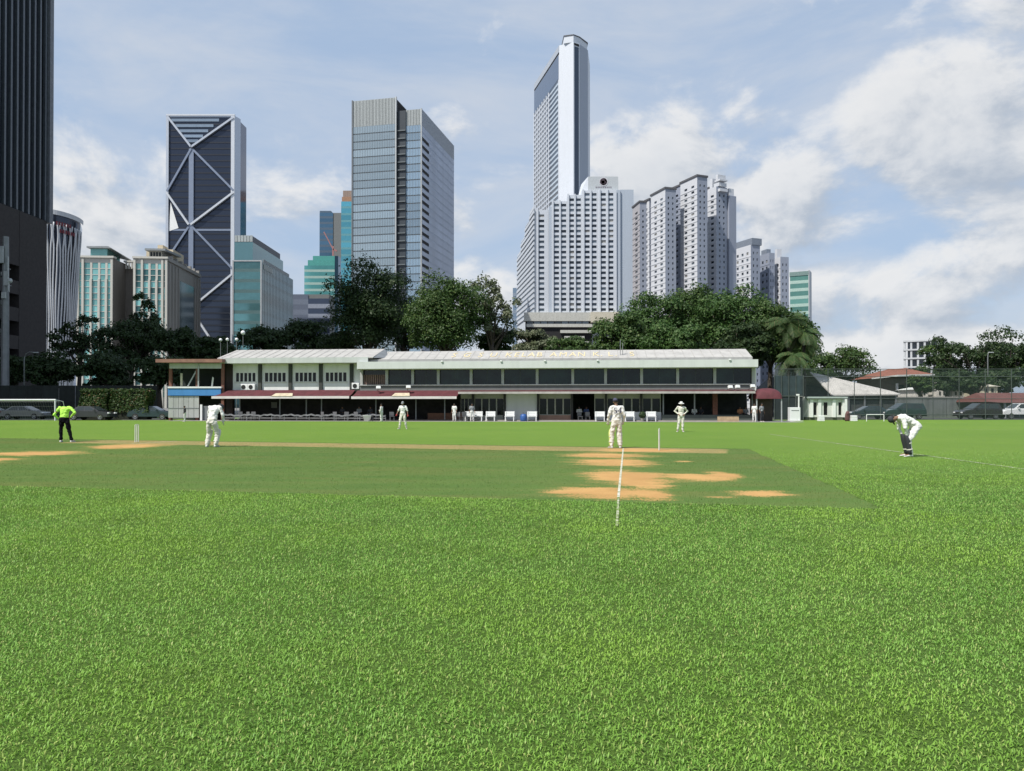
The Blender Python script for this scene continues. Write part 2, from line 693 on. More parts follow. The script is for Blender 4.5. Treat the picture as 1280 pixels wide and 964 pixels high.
def square_sheet():
    global SQUARE
    ns, nt = 420, 170
    far0 = PS_R - PDIR * 2.9 + PPER * 1.65
    n0 = NEAR_R
    n1 = NEAR_R + NEARD * 33.0
    far1 = PS_L + PDIR * 9.0 + PPER * 1.65
    s = np.linspace(0, 1, ns)[None, :, None]
    t = np.linspace(0, 1, nt)[:, None, None]
    A = np.array(n0)[None, None, :] * (1 - s) + np.array(n1)[None, None, :] * s
    B = np.array(far0)[None, None, :] * (1 - s) + np.array(far1)[None, None, :] * s
    P = A * (1 - t) + B * t
    P[:, :, 2] = .004
    rg = np.random.RandomState(3)
    # a slightly ragged mown edge
    P[0, :, 1] += np.convolve(rg.randn(ns) * .10, np.ones(7) / 7, 'same') + .10 * np.sin(np.linspace(0, 23, ns)) * np.sin(np.linspace(0, 9, ns))
    P[:, 0, 0] += np.convolve(rg.randn(nt) * .07, np.ones(5) / 5, 'same')
    X_, Y_ = P[:, :, 0], P[:, :, 1]
    soil = np.zeros_like(X_)
    patches = [(750, 616, 74, 8.0), (800, 604, 36, 9), (785, 596, 62, 8.5), (872, 597, 55, 5.0), (765, 578, 52, 5.0), (758, 569.5, 54, 3.4), (948, 617, 40, 4.5),
               (812, 618, 30, 7), (45, 567, 66, 3.0), (-40, 577, 50, 5), (160, 558, 46, 3.4), (905, 594, 22, 4), (905, 622, 26, 1.6), (855, 577, 14, 1.2),
               (800, 563, 60, 2.5)]
    for (u, v, hu, hv) in patches:
        c = gnd(u, v)
        rx = hu * c.y / FPX
        ry = hv * c.y * c.y / (CAM_H * FPX)
        # lie along the pitch
        ddx, ddy = X_ - c.x, Y_ - c.y
        k = -.16
        p = ddx
        q = ddy - k * ddx * .6
        d = np.sqrt((p / rx) ** 2 + (q / ry) ** 2)
        wgt = .8 if hv < 2 else 1.0
        soil = np.maximum(soil, wgt * np.clip(1.22 - .78 * d, 0, 1))
    rel = np.stack([X_ - PS_R.x, Y_ - PS_R.y], -1)
    al = rel @ np.array([PDIR.x, PDIR.y])
    pe = rel @ np.array([PPER.x, PPER.y])
    L = (PS_L - PS_R).length
    strip = np.clip((1.55 - np.abs(pe)) / .5, 0, 1) * np.clip((al + 2.5) / .6, 0, 1) * np.clip((L + 3.2 - al) / .8, 0, 1)
    SQUARE = (P, np.maximum(soil, strip * .35))
    V = P.reshape(-1, 3)
    idx = np.arange(ns * nt).reshape(nt, ns)
    F = np.stack([idx[:-1, :-1], idx[:-1, 1:], idx[1:, 1:], idx[1:, :-1]], -1).reshape(-1, 4)[:, ::-1]
    me = bpy.data.meshes.new('cricket_square')
    me.vertices.add(len(V))
    me.vertices.foreach_set('co', V.ravel())
    me.loops.add(F.size)
    me.loops.foreach_set('vertex_index', F.ravel())
    me.polygons.add(len(F))
    me.polygons.foreach_set('loop_start', np.arange(0, F.size, 4))
    me.polygons.foreach_set('loop_total', np.full(len(F), 4))
    for nm, arr in (('soil', soil), ('strip', strip)):
        a = me.attributes.new(nm, 'FLOAT', 'POINT')
        a.data.foreach_set('value', arr.ravel().astype(np.float32))
    me.materials.append(M_square)
    me.update(calc_edges=True)
    o = bpy.data.objects.new('cricket_square', me)
    link(o)
    tag(o, kind='structure')


square_sheet()


# painted lines, thin sheets that follow the turf
def chalk_material(name, fade):
    m = bpy.data.materials.new(name)
    m.use_nodes = True
    t = m.node_tree
    X.tree = t
    b = t.nodes['Principled BSDF']
    b.inputs['Roughness'].default_value = .9
    tc = t.nodes.new('ShaderNodeTexCoord')
    n = xnoise(tc.outputs['Object'], 9, 5, .7).smooth(fade, fade + .25)
    t.links.new(xmix(n, (.13, .19, .04), (.56, .54, .47)), b.inputs['Base Color'])
    return m


M_chalk = chalk_material('white_line_paint', .33)
M_chalkfaint = chalk_material('worn_line_paint', .43)


def ground_line(name, pts, w, m, z):
    q = MB()
    pts = [Vector(p) for p in pts]
    for i in range(len(pts) - 1):
        a, b = pts[i], pts[i + 1]
        d = (b - a).normalized()
        n = Vector((-d.y, d.x, 0)) * (w / 2)
        q.add([(a - n), (b - n), (b + n), (a + n)], [(0, 1, 2, 3)])
    for i, p in enumerate(q.v):
        q.v[i] = (p[0], p[1], z)
    tag(q.build(name, m), kind='structure')


def seg(a, b, n):
    return [Vector(a).lerp(Vector(b), i / n) for i in range(n + 1)]


ground_line('crease_line', seg(gnd(779, 561), gnd(773, 622), 12), .042, M_chalk, .009)
ground_line('crease_line_on_outfield', seg(gnd(773, 622.5), gnd(771, 660), 6), .034, M_chalkfaint, .020)
ground_line('pitch_line', seg(gnd(962, 543), gnd(1290, 588), 14), .11, M_chalkfaint, .008)
ground_line('boundary_line', seg(gnd(1150, 536.5), gnd(1420, 539), 6), .14, M_chalkfaint, .008)
ground_line('boundary_line_by_goal', seg(gnd(-60, 525.2), gnd(205, 525.2), 6), .5, mat('boundary_rope_white', (.6, .6, .56), .8), .012)
ground_line('return_crease', seg(PS_L - PPER * 1.3 - PDIR * .9, PS_L + PPER * 1.3 - PDIR * .9, 4), .06, M_chalk, .009)

# the town stands on paved ground
M_town = mat('town_paving', (.19, .185, .18), .9, var=.15, vscale=.05)
tag(MB().add([(-2500, 99, .003), (2500, 99, .003), (2500, 4500, .003), (-2500, 4500, .003)], [(0, 1, 2, 3)]).build('town_ground', M_town), kind='structure')
tag(MB().add([(-2500, -60, .003), (-62, -60, .003), (-62, 98.9, .003), (-2500, 98.9, .003)], [(0, 1, 2, 3)]).build('road', M_town), kind='structure')
# car park behind the fence
M_asph = mat('asphalt', (.055, .055, .056), .9, var=.15, bump=.4, bscale=30)
tag(MB().add([(24, 81, .006), (160, 81, .006), (160, 96, .006), (24, 96, .006)], [(0, 1, 2, 3)]).build('car_park', M_asph), kind='structure')
tag(MB().add([(-96, 78.5, .006), (-37, 78.5, .006), (-37, 90, .006), (-96, 90, .006)], [(0, 1, 2, 3)]).build('club_driveway', M_asph), kind='structure')
tag(MB().add([(-34, 74.6, .006), (26, 68.4, .006), (26.9, 77, .006), (-33, 83, .006)], [(0, 1, 2, 3)]).build('paved_apron', M_concrete), kind='structure')


# ------------------------------------------------------------------ long grass of the outfield near the camera
M_blade = leafmat('grass_blade', (.100, .238, .028), (.275, .490, .095), (.42, .47, .16), trans=.26, rough=.5, macro=(.275, .455, .055))


def blade_object(name, label, Q, ang, ln, wd, tilt, m, z=0.0):
    n = len(Q)
    dirx, diry = np.cos(ang), np.sin(ang)
    B = np.stack([Q[:, 0], Q[:, 1], np.full(n, z)], 1)
    hor = np.stack([dirx, diry, np.zeros(n)], 1)
    sidev = np.stack([-diry, dirx, np.zeros(n)], 1)
    zz = np.array([0, 0, 1.0])[None, :]
    mid = B + (hor * np.sin(tilt * .6)[:, None] + zz * np.cos(tilt * .6)[:, None]) * (ln * .55)[:, None]
    tip = mid + (hor * np.sin(tilt * 1.35)[:, None] + zz * np.cos(tilt * 1.35)[:, None]) * (ln * .5)[:, None]
    L = mid - sidev * (wd * .5)[:, None]
    Rr = mid + sidev * (wd * .5)[:, None]
    V = np.stack([B, L, Rr, tip], 1).reshape(-1, 3)
    base = (np.arange(n) * 4)[:, None]
    F = np.stack([base + [0, 2, 1], base + [1, 2, 3]], 1).reshape(-1, 3)
    me = bpy.data.meshes.new(name)
    me.vertices.add(len(V))
    me.vertices.foreach_set('co', V.ravel())
    me.loops.add(F.size)
    me.loops.foreach_set('vertex_index', F.ravel())
    me.polygons.add(len(F))
    me.polygons.foreach_set('loop_start', np.arange(0, F.size, 3))
    me.polygons.foreach_set('loop_total', np.full(len(F), 3))
    me.materials.append(m)
    me.update(calc_edges=True)
    o = bpy.data.objects.new(name, me)
    link(o)
    tag(o, label, 'grass', kind='stuff')
    print(name, n)


def grass_blades():
    rg = np.random.RandomState(11)
    out = []
    # bands of distance: (from, to, blades per square metre, size)
    bands = [(2.3, 3.6, 8000, 1.0), (3.6, 5.0, 7200, 1.0), (5.0, 7.0, 5200, 1.08), (7.0, 9.5, 3600, 1.2), (9.5, 13.0, 2500, 1.3), (13.0, 17.0, 1700, 1.35), (17, 27, 900, 1.4)]
    for y0, y1, dens, sz in bands:
        wmax = .73 * y1 + .8
        n = int(2 * wmax * (y1 - y0) * dens)
        x = rg.uniform(-wmax, wmax, n)
        y = rg.uniform(y0, y1, n)
        keep = np.abs(x) < .73 * y + .8
        # only on the outfield: this side of the square's mown edge, or right of it
        e = np.array(NEARD)[:2]
        nrm = np.array([-e[1], e[0]])
        if nrm[1] > 0:
            nrm = -nrm
        side = (x - NEAR_R.x) * nrm[0] + (y - NEAR_R.y) * nrm[1]
        far0 = PS_R - PDIR * 2.9 + PPER * 1.65
        right = (far0.y - NEAR_R.y) * (x - NEAR_R.x) - (far0.x - NEAR_R.x) * (y - NEAR_R.y)
        keep &= (side > 0) | (right > 0)
        keep &= rg.rand(n) > np.clip((y - 12.0) / 15.0, 0, 1) ** .8
        x, y = x[keep], y[keep]
        out.append(np.stack([x, y, np.full(len(x), sz)], 1))
    Q = np.concatenate(out)
    n = len(Q)
    # tufts: thicker and thinner places
    cell = np.sin(Q[:, 0] * 9.1 + np.sin(Q[:, 1] * 5.3) * 1.7) * np.sin(Q[:, 1] * 8.3 + np.sin(Q[:, 0] * 6.1) * 1.9)
    cell2 = np.sin(Q[:, 0] * 2.3 + 1.1 + np.sin(Q[:, 1] * 1.1) * 2) * np.sin(Q[:, 1] * 1.9 + np.sin(Q[:, 0] * 1.3) * 1.5)
    keep = rg.rand(n) < (.80 + .22 * cell + .10 * cell2)
    Q = Q[keep]
    n = len(Q)
    ang = rg.uniform(0, 2 * np.pi, n)
    ln = rg.uniform(.014, .036, n) * Q[:, 2]
    wd = rg.uniform(.0042, .0080, n) * Q[:, 2]
    tilt = rg.uniform(.35, 1.5, n)              # from upright to nearly lying
    blade_object('grass', 'short green turf grass covering the outfield around the square', Q, ang, ln, wd, tilt, M_blade)


def stubble():
    """The shaved grass of the square, left out where the soil is bare."""
    rg = np.random.RandomState(12)
    P, soil = SQUARE
    nt, ns = soil.shape
    n = 230000
    i = rg.randint(0, nt - 1, n)
    j = rg.randint(0, ns - 1, n)
    fi, fj = rg.rand(n), rg.rand(n)
    p = P[i, j] * ((1 - fi) * (1 - fj))[:, None] + P[i + 1, j] * (fi * (1 - fj))[:, None] + P[i, j + 1] * ((1 - fi) * fj)[:, None] + P[i + 1, j + 1] * (fi * fj)[:, None]
    keep = rg.rand(n) > np.clip(soil[i, j] * 1.9, 0, 1)
    keep &= p[:, 0] > -.75 * p[:, 1] - 1
    p = p[keep]
    n = len(p)
    m = leafmat('stubble_blade', (.050, .120, .016), (.112, .195, .036), (.26, .22, .09), trans=.15, rough=.6, macro=(.15, .17, .042))
    blade_object('square_stubble', 'closely cut olive grass stubble on the cricket square', p, rg.uniform(0, 2 * np.pi, n), rg.uniform(.012, .026, n), rg.uniform(.004, .009, n), rg.uniform(.3, 1.4, n), m, .004)


stubble()
grass_blades()


# ------------------------------------------------------------------ the clubhouse, in its own frame: x along the front, y to the back
PA = at(285, 507, 78.0)
PB = at(945, 507, 72.5)
PV = (PB - PA)
PANG = math.atan2(PV.y, PV.x)
PDV = PV.normalized()


def S(u, y=0.0):
    """Distance along the clubhouse front seen at photo column u (for a plane y metres behind the front)."""
    k = (u - 640.0) / FPX * math.cos(PITCH)
    ax, ay = PA.x - PDV.y * y, PA.y + PDV.x * y
    return (k * ay - ax) / (PDV.x - k * PDV.y)


pav = thing('clubhouse', 'long two-storey white clubhouse with pale roofs and maroon awnings beside the field', 'building', (PA.x, PA.y, 0), PANG)
LEN = S(945)
S_MID = S(450)
# left wing -------------------------------------------------
b = MB()
b.xprism([(-.5, 6.28), (3.8, 7.40), (8.6, 6.3), (8.6, 6.2), (3.8, 7.3), (-.5, 6.18)], S(285) - .9, S(468))
roofl = b.build('roof', M_roof, pav)
b = MB()
for i in range(int((S(468) - S(285)) / .9)):
    x = S(285) - .5 + i * .9
    b.add([(x, -.5, 6.285), (x + .05, -.5, 6.285), (x + .05, 3.8, 7.405), (x, 3.8, 7.405), (x, -.5, 6.31), (x + .05, -.5, 6.31), (x + .05, 3.8, 7.43), (x, 3.8, 7.43)],
          [(0, 1, 5, 4), (4, 5, 6, 7), (0, 4, 7, 3), (1, 2, 6, 5), (3, 7, 6, 2)])
b.build('roof_seam', mat('roof_seam', (.40, .39, .37), .55), roofl)
# the grey hipped end where the left roof stands above the right one
MB().add([(S(468), -.5, 6.2), (S(468), 3.8, 7.42), (S(468) + .02, 8.6, 6.2), (S(482), 3.2, 6.3), (S(482), 1.2, 6.3)],
         [(0, 4, 1), (4, 3, 1), (3, 2, 1), (0, 2, 3, 4), (0, 1, 2)]).build('roof_end', mat('grey_roof_end', (.17, .185, .20), .6), pav)
MB().box(S(285) - .6, S(462), -.62, -.5, 5.74, 6.27).build('fascia', M_fascia, pav)
MB().box(S(290), S(462), -.5, .58, 5.70, 5.76).build('soffit', M_offwhite, pav)
# upper wall in bays between dark pilasters
bays = [(291, 323), (327, 361), (365, 399), (403, 437)]
M_frame = mat('pale_window_frame', (.60, .61, .60), .5, var=.04)
for (u0, u1) in bays:
    x0, x1 = S(u0, .6), S(u1, .6)
    w0, w1 = x0 + (x1 - x0) * .10, x0 + (x1 - x0) * .90
    zs = [(3.93, 4.82)]
    xs = []
    n = 5
    for i in range(n):
        p = (w1 - w0) / n
        xs.append((w0 + p * i + .055, w0 + p * (i + 1) - .055))
    face_grid(pav, (x0, .6, 0), 0, x1 - x0, 3.0, 5.72, [(a - x0, c - x0) for a, c in xs], zs, M_white, [G_dark], rec=.14, wname='wall_panel')
    MB().box(w0 - .05, w1 + .05, .5, .597, 3.85, 3.92).build('sill', M_frame, pav)
for u in (325, 363, 401, 439.5):
    MB().box(S(u, .5) - .17, S(u, .5) + .17, .38, .62, 2.9, 5.73).build('pilaster', mat('dark_green_column', (.045, .05, .045), .7), pav)
MB().box(S(441, .6), S(452, .6), .6, .8, 3.0, 5.72).build('wall_panel', M_white, pav)
MB().box(S(283, .6), S(291, .6), .55, .8, 0, 5.7).build('corner_pier', M_darkwood, pav)
MB().box(S(283, .6), S(462), .85, 8.4, 3.0, 5.7).build('wall', M_greywall, pav)
# ground floor of the left wing: deep open veranda
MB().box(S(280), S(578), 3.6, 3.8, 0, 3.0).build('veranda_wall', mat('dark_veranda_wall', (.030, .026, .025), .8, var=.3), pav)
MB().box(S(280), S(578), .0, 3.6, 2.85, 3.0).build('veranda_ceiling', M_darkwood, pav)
MB().box(S(280), S(578), -.6, 3.6, 0, .12).build('veranda_floor', mat('veranda_floor', (.10, .085, .075), .7), pav)
for u in (300, 350, 383, 402, 470, 520, 556):
    MB().box(S(u, 0) - .05, S(u, 0) + .05, -.05, .05, .12, 2.86).build('veranda_post', M_steel, pav)
MB().box(S(339, 3.5), S(346, 3.5), 3.52, 3.59, 1.25, 1.85).build('notice_board', mat('notice_paper', (.25, .24, .22), .8), pav)
MB().box(S(533), S(577), .6, .75, .12, .75).build('low_wall', mat('brown_low_wall', (.16, .075, .045), .8), pav)
# maroon awnings with a white valance
def awning(x0, x1, ztop, zbot, out, hang, name='awning'):
    q = MB()
    n = max(4, int((x1 - x0) / .55))
    ins = .9 if name == 'awning' and x0 < 2 else .05
    for i in range(n):
        a0, a1 = i / n, (i + 1) / n
        t0, t1 = x0 + ins + (x1 - x0 - ins) * a0, x0 + ins + (x1 - x0 - ins) * a1
        c0, c1 = x0 + (x1 - x0) * a0, x0 + (x1 - x0) * a1
        dz = .025 * math.sin(i * 2.4)
        q.add([(c0, -out, zbot), (c1, -out, zbot), (t1, -.05, ztop), (t0, -.05, ztop), ((c0 + t0) / 2, -out / 2, (ztop + zbot) / 2 - .05 + dz), ((c1 + t1) / 2, -out / 2, (ztop + zbot) / 2 - .05 + .025 * math.sin((i + 1) * 2.4))],
              [(0, 1, 5, 4), (4, 5, 2, 3)])
    aw = q.build(name, M_maroon, pav)
    MB().box(x0, x1, -out - .03, -out, zbot - hang, zbot + .04).build('valance', mat('white_valance', (.62, .58, .58), .7, var=.08), aw)
    return aw
awning(S(276), S(444), 3.05, 2.38, 1.9, .2)
awning(S(446.5), S(575), 2.98, 2.34, 1.9, .2, 'canvas_awning')
for u, wpx in ((362, 26), (507, 22)):
    MB().add([(S(u - wpx / 2), -1.97, 2.42), (S(u + wpx / 2), -1.97, 2.42), (S(u + wpx * .4), -1.35, 2.72), (S(u - wpx * .4), -1.35, 2.72), (S(u - wpx / 2), -1.9, 2.36), (S(u + wpx / 2), -1.9, 2.36), (S(u + wpx * .4), -1.3, 2.62), (S(u - wpx * .4), -1.3, 2.62)],
             [(0, 1, 2, 3), (0, 4, 5, 1), (1, 5, 6, 2), (3, 2, 6, 7), (0, 3, 7, 4)]).build('awning_patch', mat('cream_banner', (.58, .50, .36), .8, var=.15, vscale=3), pav)
# right wing -------------------------------------------------
x0, x1 = S_MID, LEN
b = MB()
b.xprism([(.1, 6.08), (3.4, 7.08), (3.9, 7.08), (9.0, 6.0), (9.0, 5.9), (3.4, 6.9), (.1, 5.98)], S(470), x1 - .3)
roofr = b.build('roof', M_roof, pav)
b = MB()
for i in range(int((x1 - S(470)) / .9)):
    x = S(470) + .4 + i * .9
    b.add([(x, .1, 6.085), (x + .05, .1, 6.085), (x + .05, 3.4, 7.085), (x, 3.4, 7.085), (x, .1, 6.105), (x + .05, .1, 6.105), (x + .05, 3.4, 7.105), (x, 3.4, 7.105)],
          [(0, 1, 5, 4), (4, 5, 6, 7), (0, 4, 7, 3), (1, 2, 6, 5), (3, 7, 6, 2)])
b.build('roof_seam', MATS['roof_seam'], roofr)
MB().box(x0 + .2, x1 - .3, .0, .1, 5.80, 6.06).build('gutter', mat('gutter_grey', (.33, .33, .32), .5), pav)
q = MB()
q.box(x0, x1, -1.02, -.85, 5.09, 5.79)
q.box(x0, x1 , -.85, .35, 5.72, 5.785)
q.build('fascia', mat('pale_grey_fascia', (.56, .585, .575), .6, var=.06, streak=.5), pav)
MB().box(x0, x1, -.85, .6, 5.03, 5.085).build('soffit', M_offwhite, pav)
cols_u = [452, 483.6, 516, 548, 589, 628.5, 671.5, 716, 757, 802, 847, 893.4, 941.5]
for u in cols_u:
    MB().box(S(u) - .13, S(u) + .13, -.12, .14, 3.5, 5.03).build('column', mat('pale_column', (.42, .42, .42), .7, var=.1), pav)
for i in range(len(cols_u) - 1):
    a, c = S(cols_u[i]) + .14, S(cols_u[i + 1]) - .14
    if i == 0:
        # striped shutters in the first bay
        n = 12
        for k in range(n):
            p = (c - a) / n
            MB().box(a + p * k + .04, a + p * (k + 1) - .04, .12, .2, 3.56, 4.55).build('shutter_slat', mat('brown_slat', (.24, .15, .13), .7, rand=.15), pav)
        MB().box(a, c, .24, .3, 3.56, 5.03).build('window', G_pav, pav)
        continue
    mid = (a + c) / 2
    for (p0, p1) in ((a, mid - .02), (mid + .02, c)):
        w = MB().box(p0, p1, .18, .22, 3.56, 5.03).build('window', G_pav, pav)
    MB().box(mid - .02, mid + .02, .17, .22, 3.56, 5.03).build('mullion', mat('thin_dark_mullion', (.05, .055, .06), .5), pav)
MB().box(x0, x1 - .1, -.2, .3, 3.47, 3.56).build('sill', mat('pale_sill', (.40, .41, .41), .6), pav)
MB().box(x0, x1 - .1, -.05, .3, 2.95, 3.47).build('spandrel', M_greywall, pav)
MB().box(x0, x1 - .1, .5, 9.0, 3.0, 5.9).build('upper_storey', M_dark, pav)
MB().box(x1 - .12, x1, -.1, 9.0, 2.9, 5.0).build('end_wall', M_offwhite, pav)
# thin maroon canopy with its white edge
cx0, cx1 = S(576), S(940)
MB().xprism([(-1.5, 2.80), (-.06, 3.02), (-.06, 2.94), (-1.5, 2.72)], cx0, cx1).build('canopy', mat('faded_maroon_sheet', (.105, .042, .046), .6, var=.2, streak=.5), pav)
MB().box(cx0, cx1, -1.56, -1.5, 2.62, 2.82).build('canopy_edge', mat('canopy_edge_paint', (.44, .41, .40), .6, var=.15, streak=.4), pav)
MB().box(S(578), x1, .0, 1.25, 2.72, 2.93).build('canopy_ceiling', mat('canopy_ceiling', (.07, .065, .06), .8), pav)
MB().box(S(574), x1, -.8, 1.3, 0, .1).build('plinth', mat('pale_plinth', (.34, .31, .28), .8), pav)
WY = 1.3
WALLC = mat('cream_wall', (.44, .44, .38), .75, var=.08, streak=.4)
def bay(u0, u1, kind, panes=0):
    a, c = S(u0, WY), S(u1, WY)
    if kind == 'white':
        MB().box(a, c, WY - .1, WY + .15, .1, 2.72).build('wall_panel', M_white, pav)
        return
    if kind == 'open':
        return
    xs = [(p0, p1) for p0, p1 in steps(0, c - a, panes, .84)]
    lo = .62 if kind == 'plinth' else (.85 if kind == 'low' else .55)
    face_grid(pav, (a, WY, 0), 0, c - a, .1, 2.72, xs, [(lo, 2.18)], WALLC, [G_dark], rec=.1, wname='wall_panel')
    if kind == 'plinth':
        MB().box(a, c, WY - .16, WY - .01, .1, .55).build('pink_plinth', mat('pink_plinth', (.43, .26, .19), .8), pav)
    if kind == 'low':
        MB().box(a, c, WY - .5, WY - .02, .1, .88).build('low_wall', M_white, pav)
bay(576, 590, 'door', 3)
bay(593, 630, 'door', 4)
bay(632.5, 671.5, 'white')
bay(674, 714, 'plinth', 4)
bay(743, 756, 'low', 1)
bay(759, 800, 'low', 4)
bay(803, 826, 'low', 2)
for u in (591.5, 631.2, 672.8, 715, 757.5, 801.5):
    MB().box(S(u, WY) - .11, S(u, WY) + .11, WY - .3, WY - .02, .1, 2.72).build('pier', mat('dark_pier', (.04, .04, .042), .7), pav)
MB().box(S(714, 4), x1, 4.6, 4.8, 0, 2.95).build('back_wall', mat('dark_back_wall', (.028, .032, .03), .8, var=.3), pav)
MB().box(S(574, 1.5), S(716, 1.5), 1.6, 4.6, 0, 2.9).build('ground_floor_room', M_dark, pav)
MB().box(S(827), S(939), -.35, -.2, .1, .62).build('veranda_wall', mat('green_grey_low_wall', (.07, .085, .078), .8), pav)
pl = MB().box(S(893.5) - .22, S(893.5) + .22, -.3, .15, .1, 2.72).build('brick_pillar', mat('red_brown_brick', (.13, .05, .032), .8, var=.2, vscale=6, bump=.4), pav)
for u in (829, 868, 940):
    MB().box(S(u) - .06, S(u) + .06, -.15, -.03, .1, 2.72).build('veranda_post', M_steel, pav)
# raised yellow lettering along the roof
M_letter = mat('cream_yellow_letter', (.64, .55, .34), .6, var=.05)
slope = math.atan2(1.0, 3.3)
for ch, u in (('S', 568), ('G', 584), ('S', 601), ('U', 617), ('.', 625), ('K', 636), ('E', 646), ('L', 655), ('A', 664.5), ('B', 674.5),
              ('A', 692), ('M', 704), ('A', 716), ('N', 727), ('K', 745), ('.', 752), ('L', 763), ('.', 770), ('S', 790)):
    yy = .75
    zz = 6.08 + (yy - .1) * math.tan(slope) + .03
    text_part(ch, 2.6, M_letter, pav, (S(u, 1.5), yy, zz), (slope, 0, 0), .006).scale = (.42, 1, 1)
# roof fittings
for u in (555, 628, 682, 747, 910):
    MB().box(S(u) - .09, S(u) + .09, -1.14, -1.02, 5.72, 5.86).build('fascia_lamp', M_whiteplastic, pav)
MB().box(S(776) - .03, S(776) + .03, 1.2, 1.26, 6.4, 7.9).build('aerial', M_steel, pav)
MB().box(S(779) - .03, S(779) + .03, 1.2, 1.26, 6.4, 7.6).build('aerial', M_steel, pav)
ac = MB().cbox(-.38, .38, -.17, .17, 0, .62, .03).mesh('air_conditioner', M_whiteplastic)
fan = MB().lathe([(.22, -.02), (.22, .02)], n=14).mesh('fan', M_black)
for u, z in ((313, 3.06), (443.5, 3.14), (304, 3.06)):
    o = inst('air_conditioner', ac, pav, (S(u), .35, z))
    f = inst('fan', fan, o, (-.06, -.175, .31))
    f.rotation_euler = (R(90), 0, 0)
# floodlights bolted over the canopy
lamp_box = MB().cbox(-.22, .22, -.12, .12, -.15, .15, .03).mesh('flood_lamp', M_whiteplastic)
for u, z in ((473, 3.25), (510.5, 3.3), (913, 3.22), (922, 3.25), (941, 3.3)):
    o = inst('flood_lamp', lamp_box, pav, (S(u, -.9), -.9, z), .3)
    o.rotation_euler = (R(-20), 0, .4)
    MB().box(-.03, .03, .1, .8, -.03, .03).build('bracket', M_steel, o)

# maroon barrel awning over the side porch, hung on its own posts
porch = thing('porch_awning', 'maroon barrel-vaulted canvas awning over the side porch beside the ball-stop screen', 'awning', (PA.x + PDV.x * S(957), PA.y + PDV.y * S(957), 0), PANG)
q = MB()
hw = S(973) - S(957)
n = 10
P0 = []
for j, (yy, k) in enumerate(((-1.6, .0), (-1.5, .55), (-1.2, .85), (-.6, 1.0), (2.0, 1.0))):
    for i in range(n + 1):
        w = math.pi * i / n
        P0.append((-math.cos(w) * hw * (1 if k else 1.04), yy, 2.12 + (math.sin(w) ** .45) * 1.0 * k))
Fq = []
for j in range(4):
    for i in range(n):
        Fq.append((j * (n + 1) + i, j * (n + 1) + i + 1, (j + 1) * (n + 1) + i + 1, (j + 1) * (n + 1) + i))
q.add(P0, Fq)
q.build('canvas', M_maroon, porch, smooth=True)
for sx in (-1, 1):
    MB().box(sx * hw * .95 - .05, sx * hw * .95 + .05, -1.5, -1.4, 0, 2.15).build('post', M_lightsteel, porch)
MB().box(-hw * .9, hw * .9, 1.9, 2.0, 0, 2.3).build('door', mat('brown_door', (.06, .042, .03), .6, var=.2), porch)

# ------------------------------------------------------------------ scorer's stand at the left end
SA = at(211, 507, 77.5)
SB = at(278, 507, 77.3)
std = thing('scorers_stand', 'two-level scorers stand with brown roof, blue board and white corrugated screen', 'stand', (SA.x, SA.y, 0), 0)
SW = SB.x - SA.x
k = SW / 67.0
def su(u): return (u - 211) * k
M_brown = mat('red_brown_timber', (.20, .085, .06), .7, var=.15, bump=.2)
MB().xprism([(-1.0, 5.78), (-1.0, 6.12), (4.0, 6.35), (4.0, 5.95)], su(200), su(281)).build('roof', mat('brown_roof_edge', (.29, .15, .11), .7, var=.15), std)
MB().box(su(212), su(276), -.1, .02, 5.22, 5.74).build('header_board', M_fascia, std)
for u in (212.5, 245.5, 277):
    MB().box(su(u) - .14, su(u) + .14, .03, .3, 0.0, 5.75).build('post', M_brown, std)
MB().box(su(248) - .06, su(248) + .06, -.16, -.04, 3.4, 5.75).build('downpipe', M_lightsteel, std)
MB().bar((su(234), .1, 3.45), (su(245), .1, 5.1), .11).build('brace', M_lightsteel, std)
MB().box(su(223.5), su(226), .3, .42, 3.4, 4.75).build('chair_back', mat('cream_timber', (.5, .48, .36), .7), std)
MB().add([(su(262), .2, 3.4), (su(264), .2, 3.4), (su(265.3), .2, 4.3), (su(263.6), .2, 4.4), (su(262), .26, 3.4), (su(264), .26, 3.4), (su(265.3), .26, 4.3), (su(263.6), .26, 4.4)],
         [(0, 1, 2, 3), (7, 6, 5, 4), (0, 4, 5, 1), (1, 5, 6, 2), (2, 6, 7, 3), (3, 7, 4, 0)]).build('paddle', M_offwhite, std)
MB().box(su(211), su(277), -.3, .3, 3.24, 3.4).build('ledge', M_white, std)
MB().box(su(211), su(276), -.22, -.08, 2.5, 3.24).build('blue_board', mat('blue_paint', (.055, .22, .50), .55, var=.08, streak=.5), std)
MB().box(su(211), su(277), .3, 3.6, 2.4, 2.55).build('deck', M_darkwood, std)
MB().box(su(211), su(277), 3.4, 3.5, 0, 5.9).build('rear_wall', mat('dark_teal_board', (.022, .03, .03), .8), std)
# white sheets, each corrugated
for i in range(6):
    a = su(211) + i * (su(249) - su(211)) / 6
    wd = (su(249) - su(211)) / 6 - .03
    q = MB()
    n = 14
    P0, F0 = [], []
    for j in range(n + 1):
        x = a + wd * j / n
        yy = -.12 + .025 * (j % 2)
        P0 += [(x, yy, .28), (x, yy, 2.44), (x, yy + .02, .28), (x, yy + .02, 2.44)]
    for j in range(n):
        c0, c1 = j * 4, j * 4 + 4
        F0 += [(c0, c1, c1 + 1, c0 + 1), (c0 + 2, c0 + 3, c1 + 3, c1 + 2), (c0 + 1, c1 + 1, c1 + 3, c0 + 3), (c0, c0 + 2, c1 + 2, c1)]
    q.add(P0, F0)
    q.build('sheet', mat('white_corrugated', (.52, .53, .51), .6, var=.1, streak=.6, rand=.06), std)
MB().box(su(211), su(249), -.14, -.12, 1.2, 1.26).build('rail', M_steel, std)
